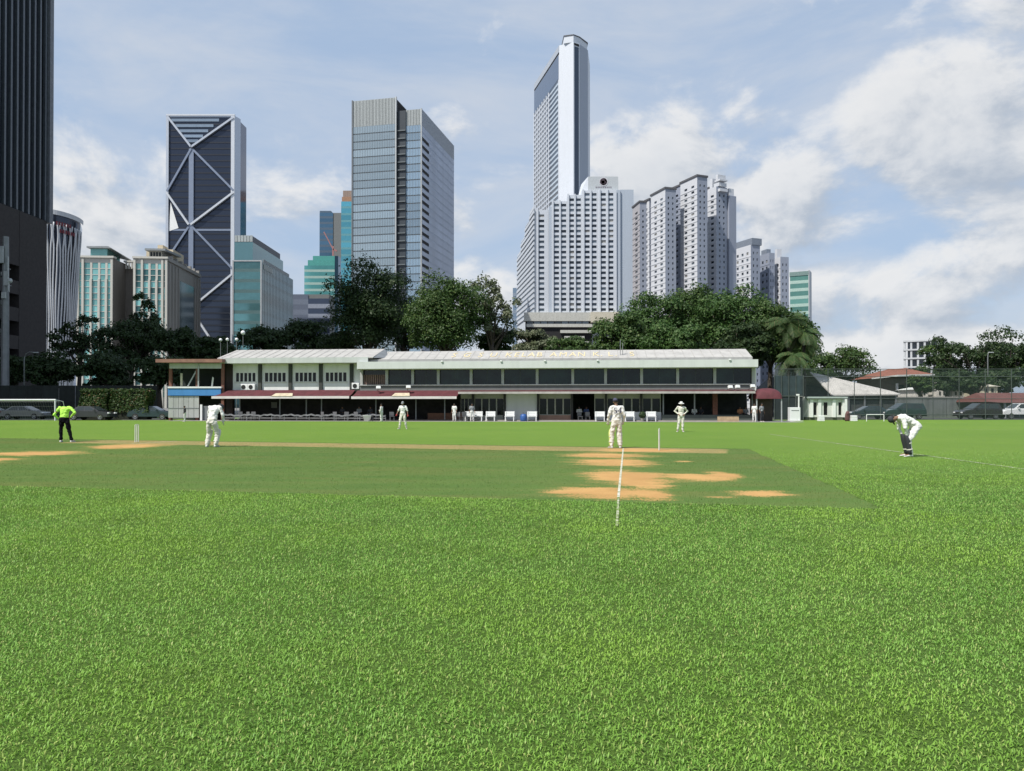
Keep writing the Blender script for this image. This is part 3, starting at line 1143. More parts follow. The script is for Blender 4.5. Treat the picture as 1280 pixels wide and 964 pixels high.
MB().box(su(250), su(252.5), -.1, .06, 0, 1.6).build('marker_post', M_white, std)
MB().box(su(253), su(262), .1, .2, .05, 1.45).build('shutter', M_steel, std)


# ------------------------------------------------------------------ the town behind the field
def site(name, label, uL, YL, uR, YR, cat='tower'):
    """A building whose front runs from photo column uL (YL metres away) to uR (YR metres away)."""
    a, b_ = at(uL, 507, YL), at(uR, 507, YR)
    d = b_ - a
    t = thing(name, label, cat, (a.x, a.y, 0), math.atan2(d.y, d.x))
    return t, d.length


def bands(parent, o, rz, W, z0, z1, n, mg, ms, gfrac=.7, proud=.12, name='window_band', mull=0, mm=None, mw=.12, md=.10):
    """Ribbon glazing: every storey a glass band of its own, spandrels between, mullions in front."""
    p = (z1 - z0) / n
    me = MB().box(0, W, -.06, .06, 0, p * gfrac).mesh(name, mg)
    sp = MB()
    for i in range(n):
        inst(name, me, parent, (o[0], o[1], o[2] + z0 + p * i + p * (1 - gfrac)), rz)
        sp.box(0, W, -proud, .06, z0 + p * i, z0 + p * i + p * (1 - gfrac) - .002)
    tag(sp.build('spandrels', ms, parent, loc=o, rz=rz), kind='stuff')
    if mull:
        mu = MB()
        for i in range(mull + 1):
            x = W * i / mull
            mu.box(x - mw / 2, x + mw / 2, -md - .06, -.061, z0, z1)
        tag(mu.build('mullions', mm or ms, parent, loc=o, rz=rz), kind='stuff')


def rear(parent, W, D, z, m, ins=.5, name='core', z0=0):
    return MB().box(ins, W - ins, ins, D - ins * .5, z0, z - .05).build(name, m, parent)


# dark finned tower whose side runs away from the camera
M_tower = mat('dark_tower_panel', (.020, .024, .030), .45, .2, var=.15)
M_fin = mat('charcoal_fin', (.10, .115, .135), .4, .4, var=.12)
M_pod = mat('dark_brown_podium', (.030, .025, .024), .75, var=.2)
dt = thing('finned_tower', 'very tall dark tower with charcoal vertical fins over a brown car park podium', 'tower', (-102.9, 28, 0), 0)
MB().box(-46, -1.2, 6, 143.0, 42, 215).build('shaft', glass('black_tower_glass', (.05, .06, .075), .12, .6, .1, .02), dt)  # unseen length and height shaped so that its shadow covers the trees
fin = MB().box(-.6, 0, -.28, .28, 0, 125.5).mesh('fin', M_fin)
for i in range(34):
    inst('fin', fin, dt, (0, 141.6 - i * 1.95, 42.3))
MB().box(-1.1, .45, 142.3, 143.6, 42, 103).build('edge_strip', mat('grey_edge_strip', (.16, .17, .19), .5, .2), dt)
MB().box(-1.1, .85, 142.3, 143.6, 106.5, 215).build('edge_strip', MATS['grey_edge_strip'], dt)
nb = MB().box(0, .28, -.35, .35, 0, .5).mesh('balcony_nib', M_fin)
for i in range(38):
    inst('balcony_nib', nb, dt, (-.35, 141.9, 43.5 + i * 3.3))
q = MB()
for i in range(9):
    pass
q.box(-46, -2.6, 0, 141.8, 0, 41.9)
q.build('podium', M_dark, dt)
for i, (z0, z1) in enumerate(((0, 4.2), (7.4, 10.3), (13.2, 16.0), (19.0, 21.8), (24.6, 27.4), (30.6, 42.2))):
    MB().box(-2.9, 0, 0, 142.0, z0, z1).build('parapet', M_pod, dt)
MB().box(-2.9, .05, 132.6, 142.03, 0, 42.1).build('stair_core', M_pod, dt)
for i in range(5):
    for j in range(5):
        MB().box(-2.5, -1.2, 100 + j * 7.2, 101.6 + j * 7.2, 4.8 + i * 5.8, 5.6 + i * 5.8).build('deck_light', mat('deck_fitting', (.22, .23, .22), .6), dt)

# white tower with flowing ribs, flaring towards its crown
wt = thing('ribbed_tower', 'white tower with flowing wavy ribs flaring towards the top beside the finned tower', 'tower', at(60, 507, 330), 0)
wt.location.z = 0
H1 = zat(262, 330)
def wt_pt(t, z, out=0.0):
    """t runs round the curved front from left to right; z is the height."""
    f = (z / H1)
    R0 = 6.6 + 3.0 * f ** 1.5
    a = R(-120 + 140 * t)
    return Vector((-2.4 + (R0 + out) * math.cos(a) * .92 + f * .8, 10 + (R0 + out) * math.sin(a), z * (1 - .035 * t)))
q = MB()
rows = 26
for r in range(rows):
    z = H1 * r / (rows - 1)
    q.v += [tuple(wt_pt(i / 20, z, -.5)) for i in range(21)] + [tuple(wt_pt(1, z, -.5) + Vector((-6, 12, 0))), tuple(wt_pt(0, z, -.5) + Vector((-6, 14, 0)))]
nr = 23
for r in range(rows - 1):
    for i in range(nr):
        j = (i + 1) % nr
        q.f.append((r * nr + i, r * nr + j, r * nr + nr + j, r * nr + nr + i)); q.mi.append(0)
q.f.append(tuple(range((rows - 1) * nr, rows * nr))); q.mi.append(0)
q.build('glass_body', glass('navy_glass', (.05, .06, .085), .1, .5, .1, .02), wt)
M_rib = mat('white_rib', (.50, .52, .55), .5, var=.05)
for i in range(18):
    t = .03 + i * .0555
    pts = []
    for r in range(40):
        f = r / 39
        wob = .016 * math.sin(f * 9 + i * .9) * math.sin(f * math.pi)
        if f > .86:
            wob += .020 * math.sin((f - .86) / .14 * math.pi) * (1 if i % 2 else -1)
        pts.append(wt_pt(t + wob, 7 + f * (H1 - 11), .1))
    MB().tube(pts, [.34 - .03 * math.sin(k * .5) for k in range(40)], 6).build('rib', M_rib, wt, smooth=True)
q = MB()
for i in range(24):
    a0, a1 = wt_pt(i / 24, H1 - .8, .6), wt_pt((i + 1) / 24, H1 - .8, .6)
    b0, b1 = wt_pt(i / 24, H1 + 1.2, .6), wt_pt((i + 1) / 24, H1 + 1.2, .6)
    q.add([a0, a1, b1, b0], [(0, 1, 2, 3)])
q.build('crown', M_rib, wt)
for (t0, t1, zz, col) in ((.40, .66, 4.1, 'red_sign'), (.46, .74, 7.2, 'red_sign')):
    q = MB()
    for i in range(6):
        ta, tb = t0 + (t1 - t0) * i / 6, t0 + (t1 - t0) * (i + .7) / 6
        q.add([wt_pt(ta, H1 - zz - 1.1, 1.0), wt_pt(tb, H1 - zz - 1.1, 1.0), wt_pt(tb, H1 - zz + .5, 1.0), wt_pt(ta, H1 - zz + .5, 1.0)], [(0, 1, 2, 3)])
    q.build('sign', mat(col, (.16, .02, .03), .6), wt)
q = MB()
for i in range(24):
    a0, a1 = wt_pt(i / 24, 0, .6), wt_pt((i + 1) / 24, 0, .6)
    b0, b1 = wt_pt(i / 24, 24, .6), wt_pt((i + 1) / 24, 24, .6)
    if i % 3 == 0:
        q.add([a0, a1, b1, b0], [(0, 1, 2, 3)])
    else:
        q.add([wt_pt(i / 24, 20, .6), wt_pt((i + 1) / 24, 20, .6), b1, b0], [(0, 1, 2, 3)])
q.build('base_arcade', M_rib, wt)

# cream and teal twin-winged block
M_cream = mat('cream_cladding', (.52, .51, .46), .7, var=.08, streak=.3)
G_teal = glass('teal_glass', (.20, .44, .42), .12, .35, .3, .01)
G_grey = glass('grey_green_glass', (.16, .22, .22), .1, .5, .2, .01)
tw, TW = site('twin_block', 'cream and teal hotel block with two wings and stepped pavilion roofs', 97, 430, 208, 434)
Y0 = 430
def tz(v): return zat(v, 432)
def tu(u): return (u - 97) / 111.0 * TW
TOP = tz(323)
TD = 58
MB().box(.6, tu(140) - .4, .6, 44, 0, TOP - .2).build('core', M_greywall, tw)
MB().box(tu(167) + .5, TW - .5, .6, TD - .5, 0, TOP - .2).build('core', M_greywall, tw)
MB().box(tu(140) - .4, tu(167) + .5, 17, 40, 0, TOP - 3).build('link_wall', mat('shaded_grey_cladding', (.20, .185, .165), .8, streak=.6, var=.15), tw)  # shade of the recess put into the cladding colour
nfl = 22
for (ua, ub, gm, pil) in ((97, 140, G_teal, (97, 103, 113, 123, 132, 139)), (167, 208, G_teal, (167.5, 177, 186, 195, 202.5, 207.5))):
    a, c = tu(ua), tu(ub)
    right = ua > 150
    m2 = [G_teal, glass('dark_teal_glass', (.05, .13, .13), .12, .3, .3, .01)] if right else [G_teal]
    cols = [(tu(pil[i]) + .6 - a, tu(pil[i + 1]) - .6 - a) for i in range(5)]
    face_grid(tw, (a, 0, 0), 0, c - a, 0, TOP, cols, steps(6, TOP - 2.5, nfl, .90), M_cream, m2, rec=.3, limit=120)
    for i, u in enumerate(pil):
        h = TOP - .3 if i in (0, 5, 1) or right and i == 4 else TOP * .86
        MB().box(tu(u) - .6, tu(u) + .6, -.7, -.003, 0, h).build('pilaster', M_cream, tw)
    MB().box(a - .8, c + .8, -1.1, 3, TOP, TOP + 1.1).build('cornice', M_cream, tw)
# sides of the recess darkened for its shade, and the long right flank
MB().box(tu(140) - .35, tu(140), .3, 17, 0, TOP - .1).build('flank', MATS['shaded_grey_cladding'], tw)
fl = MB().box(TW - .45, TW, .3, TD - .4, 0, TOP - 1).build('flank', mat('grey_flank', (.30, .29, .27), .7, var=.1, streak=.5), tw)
bandm = MB().box(TW + .02, TW + .14, 19, 47, 4, TOP - 9).build('flank_glazing', G_grey, tw)
for y in (3, 8, 13, 18.4, 47.8, 53, 57):
    MB().box(TW + .01, TW + .7, y - .5, y + .5, 0, TOP - 2.2).build('rib', MATS['grey_flank'], tw)
MB().box(TW - 3, TW + .9, .5, TD, TOP - 1.0, TOP + .9).build('cornice', MATS['grey_flank'], tw)
for y in (8, 16, 24, 32, 40, 48, 56):
    MB().box(TW - 1.6, TW + .3, y - 1, y + 1, TOP + .9, TOP + 3.0).build('merlon', MATS['grey_flank'], tw)
# roof pavilions
MB().box(tu(109), tu(130), 3, 20, TOP + .8, tz(309)).build('roof_pavilion', G_teal, tw)
MB().add([(tu(106), 1, tz(310)), (tu(137), 1, tz(310)), (tu(143), 22, tz(318)), (tu(109), 22, tz(310)), (tu(106), 1, tz(308)), (tu(133), 1, tz(307.5)), (tu(143), 22, tz(316)), (tu(109), 22, tz(307))],
         [(3, 2, 1, 0), (4, 5, 6, 7), (0, 1, 5, 4), (1, 2, 6, 5), (2, 3, 7, 6), (3, 0, 4, 7)]).build('pavilion_roof', mat('pale_slate', (.26, .28, .29), .5), tw)
MB().box(tu(183), tu(199), 3, 18, TOP + .8, tz(312)).build('roof_pavilion', mat('pavilion_frame', (.38, .37, .32), .7), tw)
for i in range(4):
    MB().box(tu(184.5 + i * 3.6), tu(187 + i * 3.6), 2.9, 2.99, TOP + 1.6, tz(313.4)).build('window', G_dark, tw)
MB().prism([(tu(179), 1), (tu(205), 1), (tu(209), 22), (tu(183), 22)], tz(312), tz(309.5)).build('pavilion_roof', MATS['pale_slate'], tw)
M_creamtop = mat('warm_cream_render', (.58, .50, .36), .75, var=.08)  # plain warm cream for the roof houses and tank
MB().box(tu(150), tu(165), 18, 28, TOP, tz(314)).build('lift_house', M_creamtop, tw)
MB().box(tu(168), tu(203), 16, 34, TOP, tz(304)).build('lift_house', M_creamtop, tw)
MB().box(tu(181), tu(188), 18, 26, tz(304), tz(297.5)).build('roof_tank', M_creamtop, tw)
for i in range(7):
    MB().box(tu(142.5 + i * 3.6), tu(144.3 + i * 3.6), 14.2, 15, TOP - 3.4, TOP + .4).build('bridge_post', M_cream, tw)
MB().box(tu(140.2), tu(166.8), 14, 17, TOP + .4, TOP + 1.4).build('bridge_beam', M_cream, tw)

# tower braced by silver diagonals
bt, BW = site('braced_tower', 'dark blue glass tower braced by silver diagonal beams', 207, 560, 292, 560)
def bz(v): return zat(v, 560)
def bu(u): return (u - 207) / 85.0 * BW
BT = bz(145)
G_navy = glass('navy_curtain_glass', (.040, .050, .075), .10, .55, .12, .02)
MB().box(.5, BW - .5, .8, 16, 0, BT - .5).build('shaft', G_navy, bt)
q = MB()
for i in range(46):
    z = 6 + i * (BT - 8) / 46
    q.box(.6, BW - .6, .62, .8, z, z + 1.1)
tag(q.build('floor_lines', mat('floor_line', (.024, .029, .042), .4, .3), bt), kind='stuff')
M_silver = mat('silver_beam', (.52, .55, .60), .35, .55, var=.05)
M_silverd = mat('blue_grey_beam', (.24, .28, .36), .4, .5, var=.06)
M_silverl = mat('bright_silver_beam', (.62, .64, .67), .35, .35, var=.05)
def beam(u0, v0, u1, v1, w, m, name='brace', y=0.2):
    MB().bar((bu(u0), y, bz(v0)), (bu(u1), y, bz(v1)), w, 1.4).build(name, m, bt)
MB().box(-.3, 1.6, -.4, 1.2, 0, BT).build('corner_column', M_silver, bt)
MB().box(BW - 2.4, BW + .2, -.4, 1.2, 0, BT).build('corner_column', M_silverl, bt)
MB().box(-.3, BW + .2, -.5, 1.3, BT, BT + 1.2).build('top_beam', M_silverl, bt)
MB().box(bu(235), bu(241), -.2, .9, 0, bz(186)).build('mast_column', M_silverd, bt)
for a in ((209, 147, 238, 184, 2.3, M_silver), (291, 147, 238, 184, 2.3, M_silver), (238, 186, 208, 239, 1.7, M_silverd), (241, 188, 291, 238, 1.7, M_silverd),
          (207.5, 241, 235.5, 281, 2.5, M_silverl), (291, 241, 238, 281, 2.7, M_silverl), (235, 284, 208, 325, 1.7, M_silverd), (240, 284, 290, 336, 1.7, M_silverd),
          (290, 343, 238, 386, 3.0, M_silverl), (238, 386, 262, 422, 2.5, M_silverl), (207, 343, 238, 386, 2.4, M_silver)):
    beam(*a)
for i, v in enumerate((150, 157, 163.5, 170, 176)):
    half = (184 - v) * .75
    MB().box(bu(max(212, 238 - half * 1.0)), bu(min(289, 238 + half * 1.35)), .35, .6, bz(v) - 1.0, bz(v) + 1.1).build('top_window', glass('pale_top_glass', (.30, .36, .42), .1, .6, .25, .01), bt)
MB().sideprism([(bu(210), bz(289)), (bu(222), bz(285)), (bu(212), bz(253))], .3, .55).build('white_panel', M_white, bt)
MB().box(bu(210), bu(289), .45, .58, bz(288.5), bz(286)).build('belt', M_silverd, bt)
MB().prism([(BW + .2, .9), (BW + 1.6, 8), (BW + 1.8, 20), (BW - .5, 20), (BW - .5, .9)], 0, BT - 1.5).build('side_glass', glass('side_glass', (.10, .13, .20), .1, .6, .1, .02), bt)
MB().prism([(BW + .25, -.2), (BW + 2.2, 6.5), (BW + 1.7, 7.0), (BW + .2, 1.3)], 0, BT).build('side_column', M_silver, bt)

# green glass office block with a set-back upper storey
gb, GW = site('green_glass_block', 'green glass office block with a set-back grey roof storey beside the braced tower', 291, 480, 326, 480, 'office block')
def gz(v): return zat(v, 480)
def gu(u): return (u - 291) / 35.0 * GW
G_green = glass('green_curtain_glass', (.10, .22, .23), .07, .5, .45, .03)
G_greend = glass('dark_green_glass', (.06, .115, .135), .07, .5, .4, .03)
GT = gz(327)
rear(gb, GW, 70, GT, M_dark)
bands(gb, (0, 0, 0), 0, GW, 0, GT, 14, G_green, mat('green_spandrel', (.11, .19, .19), .4, .3), .68, .05)
bands(gb, (GW, .2, 0), R(90), 69, 0, GT, 14, G_greend, glass('dark_green_spandrel_glass', (.05, .095, .11), .09, .5, .1, .03), .68, .05, mull=22, mm=mat('thin_green_mullion', (.10, .15, .15), .5))
MB().box(-.5, .4, -.5, .3, 0, GT + .6).build('corner_post', M_lightsteel, gb)
MB().box(GW - .4, GW + .4, -.5, .3, 0, GT + .6).build('corner_post', M_lightsteel, gb)
MB().box(-.4, GW + .3, -.4, .3, GT, GT + .8).build('coping', M_lightsteel, gb)
MB().box(gu(291), gu(314), 2, 66, GT, gz(302)).build('upper_storey', glass('upper_glass', (.13, .25, .27), .1, .5, .1, .01), gb)
pw = (gu(314) - gu(291)) / 6
for i in range(6):
    MB().box(gu(291) + pw * i + .15, gu(291) + pw * (i + 1) - .1, 1.85, 1.98, gz(301.5), gz(293.5)).build('roof_screen_panel', mat('pale_screen_panel', (.38, .42, .42), .5, rand=.1), gb)
MB().box(gu(291) + .3, gu(314) - .3, 2.05, 60, gz(302), gz(294)).build('plant_room', mat('dark_plant_room', (.11, .12, .14), .6), gb)
MB().box(GW - .3, GW + .1, 4, 60, GT, GT + 2.2).build('side_parapet', mat('side_parapet', (.24, .27, .28), .6), gb)
MB().box(GW + .02, GW + .32, 4, 22, GT - 4, GT - 1).build('sign_band', mat('pale_sign_band', (.34, .38, .37), .6), gb)

# low blue-grey slab
lb, LW = site('blue_grey_slab', 'low blue-grey office slab with ribbon windows beyond the green glass block', 360, 640, 412, 640, 'office block')
LT = zat(368, 640)
rear(lb, LW, 20, LT, M_greywall)
bands(lb, (0, 0, 0), 0, LW * .48, 0, LT, 11, mat('slab_panel', (.12, .145, .20), .5), mat('slab_panel_light', (.16, .19, .25), .5), .5, .1)
bands(lb, (LW * .48, 0, 0), 0, LW * .52, 0, LT - 3.5, 11, glass('slab_glass', (.05, .065, .10), .1, .5, .2, .01), mat('slab_spandrel', (.26, .29, .36), .5), .55, .3)

# teal stepped tower, blue tower with a crane, slim teal tower with an orange crown
ts, TSW = site('teal_stepped_tower', 'bright teal glass tower with stepped top', 380, 760, 418, 760)
def sz(v): return zat(v, 760)
def su2(u): return (u - 380) / 38.0 * TSW
G_aqua = glass('aqua_glass', (.14, .42, .42), .12, .45, .25, .01)
rear(ts, TSW, 24, sz(332), M_greywall)
bands(ts, (0, 0, 0), 0, TSW, 0, sz(332), 22, G_aqua, mat('aqua_spandrel', (.32, .46, .42), .5), .62, .08)
MB().box(su2(384), su2(418), 1, 22, sz(332), sz(325)).build('upper_step', mat('teal_scaffold_net', (.07, .32, .29), .8, var=.15), ts)
MB().box(su2(390), su2(418), 2, 22, sz(325), sz(319.5)).build('upper_step', MATS['teal_scaffold_net'], ts)
MB().box(TSW, TSW + 3.5, 0, 24, 0, sz(320)).build('side_wing', glass('side_wing_glass', (.05, .10, .15), .1, .5, .1), ts)
bw_, BWW = site('blue_tower', 'slate blue glass tower with a red crane standing against it', 399, 820, 427, 820)
rear(bw_, BWW, 24, zat(266, 820), M_greywall)
bands(bw_, (0, 0, 0), 0, BWW * .6, 0, zat(266, 820), 34, glass('slate_blue_glass', (.08, .16, .24), .12, .5, .2), mat('slate_blue_spandrel', (.07, .115, .17), .5), .6, .06)
bands(bw_, (BWW * .6, .6, 0), 0, BWW * .4, 0, zat(270, 820), 34, glass('slate_blue_glass2', (.10, .20, .28), .12, .5, .2), MATS['slate_blue_spandrel'], .6, .06)
MB().box(0, BWW * .5, .5, 10, zat(266, 820), zat(263.5, 820)).build('crown', MATS['slate_blue_spandrel'], bw_)
cr = thing('tower_crane', 'thin red lattice crane leaning over the teal stepped tower', 'crane', at(416, 507, 790), 0)
cr.location.z = 0
q = MB()
zc0, zc1 = zat(325, 790), zat(308, 790)
q.box(-.8, .8, -.8, .8, 0, zc1)
q.build('mast', mat('crane_red', (.36, .16, .15), .6), cr)
MB().bar((0, 0, zc1 - 3), (-9.5, 0, zat(290, 790)), 1.0).build('jib', MATS['crane_red'], cr)
MB().bar((0, 0, zc1 - 3), (4.0, 0, zc1 - 5), 1.6).build('counter_jib', MATS['crane_red'], cr)
sl, SLW = site('slim_teal_tower', 'slim teal glass tower with an orange crown behind the grey glass tower', 426, 700, 446, 700)
rear(sl, SLW, 16, zat(252, 700), M_greywall)
bands(sl, (0, 0, 0), 0, SLW, 0, zat(252, 700), 30, glass('bright_teal_glass', (.10, .34, .42), .12, .45, .2), mat('teal_spandrel', (.12, .32, .36), .5), .7, .05)
MB().box(.5, SLW, .5, 14, zat(252, 700), zat(246, 700)).build('crown', mat('orange_panel', (.36, .20, .12), .7, var=.15), sl)
MB().box(1.4, SLW, 1, 13, zat(246, 700), zat(238, 700)).build('crown_top', mat('grey_orange_panel', (.30, .22, .18), .7, var=.15), sl)

# grey glass office tower, seen on its corner
gt, GTW = site('grey_glass_tower', 'grey glass office tower with two front bays and a dark slot between', 440, 404, 525, 396)
def g2z(v): return zat(v, 400)
def g2u(u): return (u - 440) / 85.0 * GTW
G_pale = glass('pale_curtain_glass', (.36, .44, .48), .09, .55, .16, .02)
G_paleb = glass('pale_blue_glass', (.29, .39, .47), .09, .55, .2, .02)
M_sp = mat('dark_spandrel', (.10, .12, .135), .4, .4)  # dark spandrel strips between the glass bands
M_mul = mat('pale_mullion', (.34, .37, .39), .45, .4)
zA, zB = g2z(123), g2z(138)
zs0 = g2z(156)
rear(gt, g2u(495), 45, zA, M_dark)
MB().box(g2u(495) - .5, GTW - .5, 3.2, 58, 0, zB - .1).build('core', M_dark, gt)
bands(gt, (0, 0, 0), 0, g2u(495), 0, zs0, 36, G_pale, M_sp, .86, -.03, mull=26, mm=M_mul, mw=.10, md=.16)
bands(gt, (g2u(506), 2.0, 0), 0, GTW - g2u(506), 0, zs0 - .8, 36, G_paleb, M_sp, .86, -.03, mull=10, mm=M_mul, mw=.10, md=.16)
# louvred plant storeys at the head
def louvres(x0, x1, y, za, zb):
    n = int((x1 - x0) / .8)
    MB().box(x0, x1, y + .1, y + .3, za, zb).build('louvre_backing', mat('louvre_back', (.17, .19, .20), .6), gt)
    for i in range(n):
        p = (x1 - x0) / n
        MB().box(x0 + p * i, x0 + p * i + p * .62, y - .12, y + .1, za, zb).build('louvre', mat('pale_louvre', (.40, .43, .43), .5, .2, rand=.08), gt)
louvres(0, g2u(495), 0, zs0 + .02, zA)
louvres(g2u(506), GTW, 2.0, zs0 - .78, zB)
MB().box(-.3, .35, -.5, .4, 0, zA + .3).build('edge_fin', mat('edge_fin', (.15, .165, .18), .5), gt)
MB().box(g2u(495) - .35, g2u(495) + .3, -.5, .5, 0, zA + .3).build('edge_fin', M_lightsteel, gt)
MB().box(g2u(495) + .3, g2u(506), 1.2, 3.2, 0, zB - .4).build('slot', mat('slot_dark', (.04, .05, .06), .4), gt)
q = MB()
for i in range(36):
    z = zs0 * (i + .1) / 36
    q.box(g2u(495) + .4, g2u(506), .5, 1.2, z, z + .55)
tag(q.build('slot_ledges', mat('slot_ledge', (.12, .14, .15), .5), gt), kind='stuff')
MB().box(GTW - .3, GTW + .25, 1.4, 2.3, 0, zB + .2).build('edge_fin', M_lightsteel, gt)
# right flank running back, mirrored sky painted on as a matt blue-grey, with dark slots by the corner
bands(gt, (GTW, 2.4, 0), R(90), 58, 0, zs0 - 1, 36, mat('flank_sky_tint', (.36, .42, .54), .3, .15, var=.12, vscale=.08, rand=.06), mat('flank_spandrel_sky_tint', (.29, .345, .45), .35, .15, var=.1, vscale=.08), .74, .0)
MB().box(GTW - .25, GTW + .1, 2.4, 60.4, zs0 - 1, zB).build('flank_head', mat('flank_head', (.27, .30, .34), .4, .4), gt)
sl_me = MB().box(0, .16, 0, 11, 0, 1.5).mesh('dark_slot', M_dark)
for i in range(35):
    inst('dark_slot', sl_me, gt, (GTW + .05, 2.6, zs0 * (i + .02) / 36 - .2))

# white chamfered tower
ht = thing('white_chamfered_tower', 'tall white chamfered tower with dark balconies behind the stepped white hotel', 'tower', at(698, 507, 505), 0)
ht.location.z = 0
hx, hy = ht.location.x, ht.location.y
def hp(u, Y):
    p = at(u, 250, Y)
    return (p.x - hx, p.y - hy)
def hz(v): return zat(v, 505)
C1, C2, C3, C4, C5 = hp(699, 505), hp(717, 500), hp(724.5, 503), hp(735, 512), hp(737.5, 535)
CL = hp(668, 566)
HT = hz(55)
M_hw = mat('white_tower_cladding', (.58, .61, .66), .55, var=.04, streak=.4)
MB().prism([CL, C1, C2, C3, C4, C5, (C5[0], 66)], 0, HT - 5).build('core', M_hw, ht)
MB().prism([C1, C2, C3, C4, C5, (C5[0] - 2, 44), (C1[0] - 5, 30)], HT - 5, hz(57)).build('head', M_hw, ht)
MB().prism([(C2[0] - 6, C2[1] + 2), (C2[0], C2[1] + .3), (C3[0], C3[1] + .5), (C4[0] - .5, C4[1]), (C4[0], 30), (C1[0] + 2, 24)], hz(57), hz(48.5)).build('crown', M_hw, ht)
MB().prism([(C2[0] - 6.3, C2[1] + 1.7), (C2[0], C2[1]), (C3[0] + .2, C3[1] + .2), (C4[0], C4[1] - .3), (C4[0] + .3, 30.3), (C1[0] + 1.6, 24.4)], hz(48.5), hz(47.4)).build('crown_cap', mat('dark_cap', (.09, .09, .10), .6), ht)
def slab_between(p, q_, z0, z1, out, name, m, a=0.0, b_=1.0):
    p, q_ = Vector((*p, 0)), Vector((*q_, 0))
    d = (q_ - p)
    n = Vector((d.y, -d.x, 0)).normalized()
    a0, b0 = p + d * a, p + d * b_
    P = [a0, b0, b0 + n * out, a0 + n * out]
    return MB().prism([(v.x, v.y) for v in P], z0, z1).build(name, m, ht)
# recessed dark strip down the front corner
slab_between(C2, C3, 10, hz(62), .15, 'glass_strip', glass('strip_glass', (.06, .075, .10), .1, .5, .1), .15, .85)
slab_between(C2, C3, hz(60.5), hz(58), .3, 'vent', M_dark, .1, .9)
slab_between(C3, C4, 5, hz(57), .12, 'side_cladding', mat('side_shade_cladding', (.33, .36, .42), .5, .1, var=.05), .02, .98)  # white side face with its bluish shade put into the colour
# glazed head of the left flank, then storeys of balconies
G_head = glass('head_glass', (.14, .18, .25), .08, .6, .15)
slab_between(CL, C1, hz(98), hz(68), .2, 'sky_lounge_glass', G_head, .0, .98)
slab_between(CL, C1, hz(65.5), hz(57.5), .35, 'roof_screen', mat('roof_screen_grey', (.42, .46, .52), .6), .0, 1.0)
slab_between(CL, C1, hz(68) + .02, hz(65.5) - .02, .05, 'shadow_gap', M_dark, .0, 1.0)
nf = 62
zt = hz(98)
d_l = Vector((C1[0] - CL[0], C1[1] - CL[1], 0))
fl_len = d_l.length
for i in range(nf):
    z = zt * i / nf
    p = zt / nf
    slab_between(CL, C1, z + p * .0, z + p * .42, .4, 'parapet', mat('tower_parapet', (.46, .50, .57), .6), .0, .70)
    slab_between(CL, C1, z + p * .44, z + p * .98, .2, 'window_band', glass('flat_glass', (.05, .065, .09), .1, .3, .3), .0, .70)
    slab_between(CL, C1, z + p * .0, z + p * .42, .25, 'balcony_front', mat('pale_blue_balcony', (.46, .53, .60), .4, var=.06), .70, .96)
    slab_between(CL, C1, z + p * .46, z + p * .98, .1, 'window_band', MATS['flat_glass'], .70, .96)
q = MB()
for i in range(8):
    a = CL[0] + d_l.x * .70 * i / 8
    c = CL[1] + d_l.y * .70 * i / 8
    q.prism([(a - .6, c - .3), (a + .0, c - .4), (a + .1, c + .3), (a - .5, c + .4)], 0, zt)
tag(q.build('party_walls', M_hw, ht), kind='stuff')

# stepped white hotel
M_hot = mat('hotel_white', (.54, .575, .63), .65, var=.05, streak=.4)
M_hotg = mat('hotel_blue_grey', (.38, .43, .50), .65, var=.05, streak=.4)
ho, HW = site('stepped_hotel', 'broad white hotel stepping up to a roof sign with rows of dark windows', 668, 470, 776, 470, 'hotel')
def oz(v): return zat(v, 470)
def ou(u): return (u - 668) / 108.0 * HW
G_win = glass('hotel_glass', (.03, .04, .055), .1, .1, .5, .004)
G_win2 = glass('hotel_glass_pale', (.10, .125, .15), .12, .1, .5, .004)
GM = [G_win] * 6 + [G_win2] * 4 + [mat('drawn_curtain', (.28, .28, .27), .8, rand=.3)]
zlow = oz(391)
rowz = []
p = oz(386) - oz(392.55)
z = zlow + .35 * p
while z < oz(238):
    rowz.append((z, z + p * .52))
    z += p
secs = [(668, 686, 262, [(673.5, 680.5)]), (686, 690.5, 258, []), (690.5, 709.5, 251, [(692.6, 699), (701.6, 708)]), (709.5, 727.5, 243.5, [(712, 718), (720.3, 726.4)]),
        (727.5, 747.5, 238, [(731, 737.3), (740, 746)]), (747.5, 771, 237, [(751.2, 757.6), (760.8, 767)])]
for i, (a, c, vt, wins) in enumerate(secs):
    zt2 = oz(vt)
    y = (1.2, .6, .8, .4, .2, 0)[i]
    zz = [r for r in rowz if r[1] < zt2 - 1.0]
    xs = [(ou(w0) - ou(a), ou(w1) - ou(a)) for w0, w1 in wins]
    MB().box(ou(a) + .05, ou(c) - .05, y + .7, 24, 0, zt2 - .1).build('core', M_hot, ho)
    face_grid(ho, (ou(a), y, 0), 0, ou(c) - ou(a), zlow, zt2, xs, zz, M_hot if i != 1 else M_hotg, GM, rec=.5, limit=60)
    for (w0, w1) in wins:
        MB().box(ou(w0) - 1.3, ou(w0) - .25, y - .9, y - .003, zlow, zt2 + .4).build('bay_rib', M_hot, ho)
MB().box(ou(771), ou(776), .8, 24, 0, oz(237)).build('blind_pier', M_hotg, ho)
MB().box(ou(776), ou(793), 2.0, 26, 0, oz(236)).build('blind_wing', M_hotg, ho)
MB().box(ou(736), ou(774), 3, 20, oz(239), oz(219)).build('roof_house', mat('hotel_roof_house', (.44, .47, .49), .65, var=.05), ho)
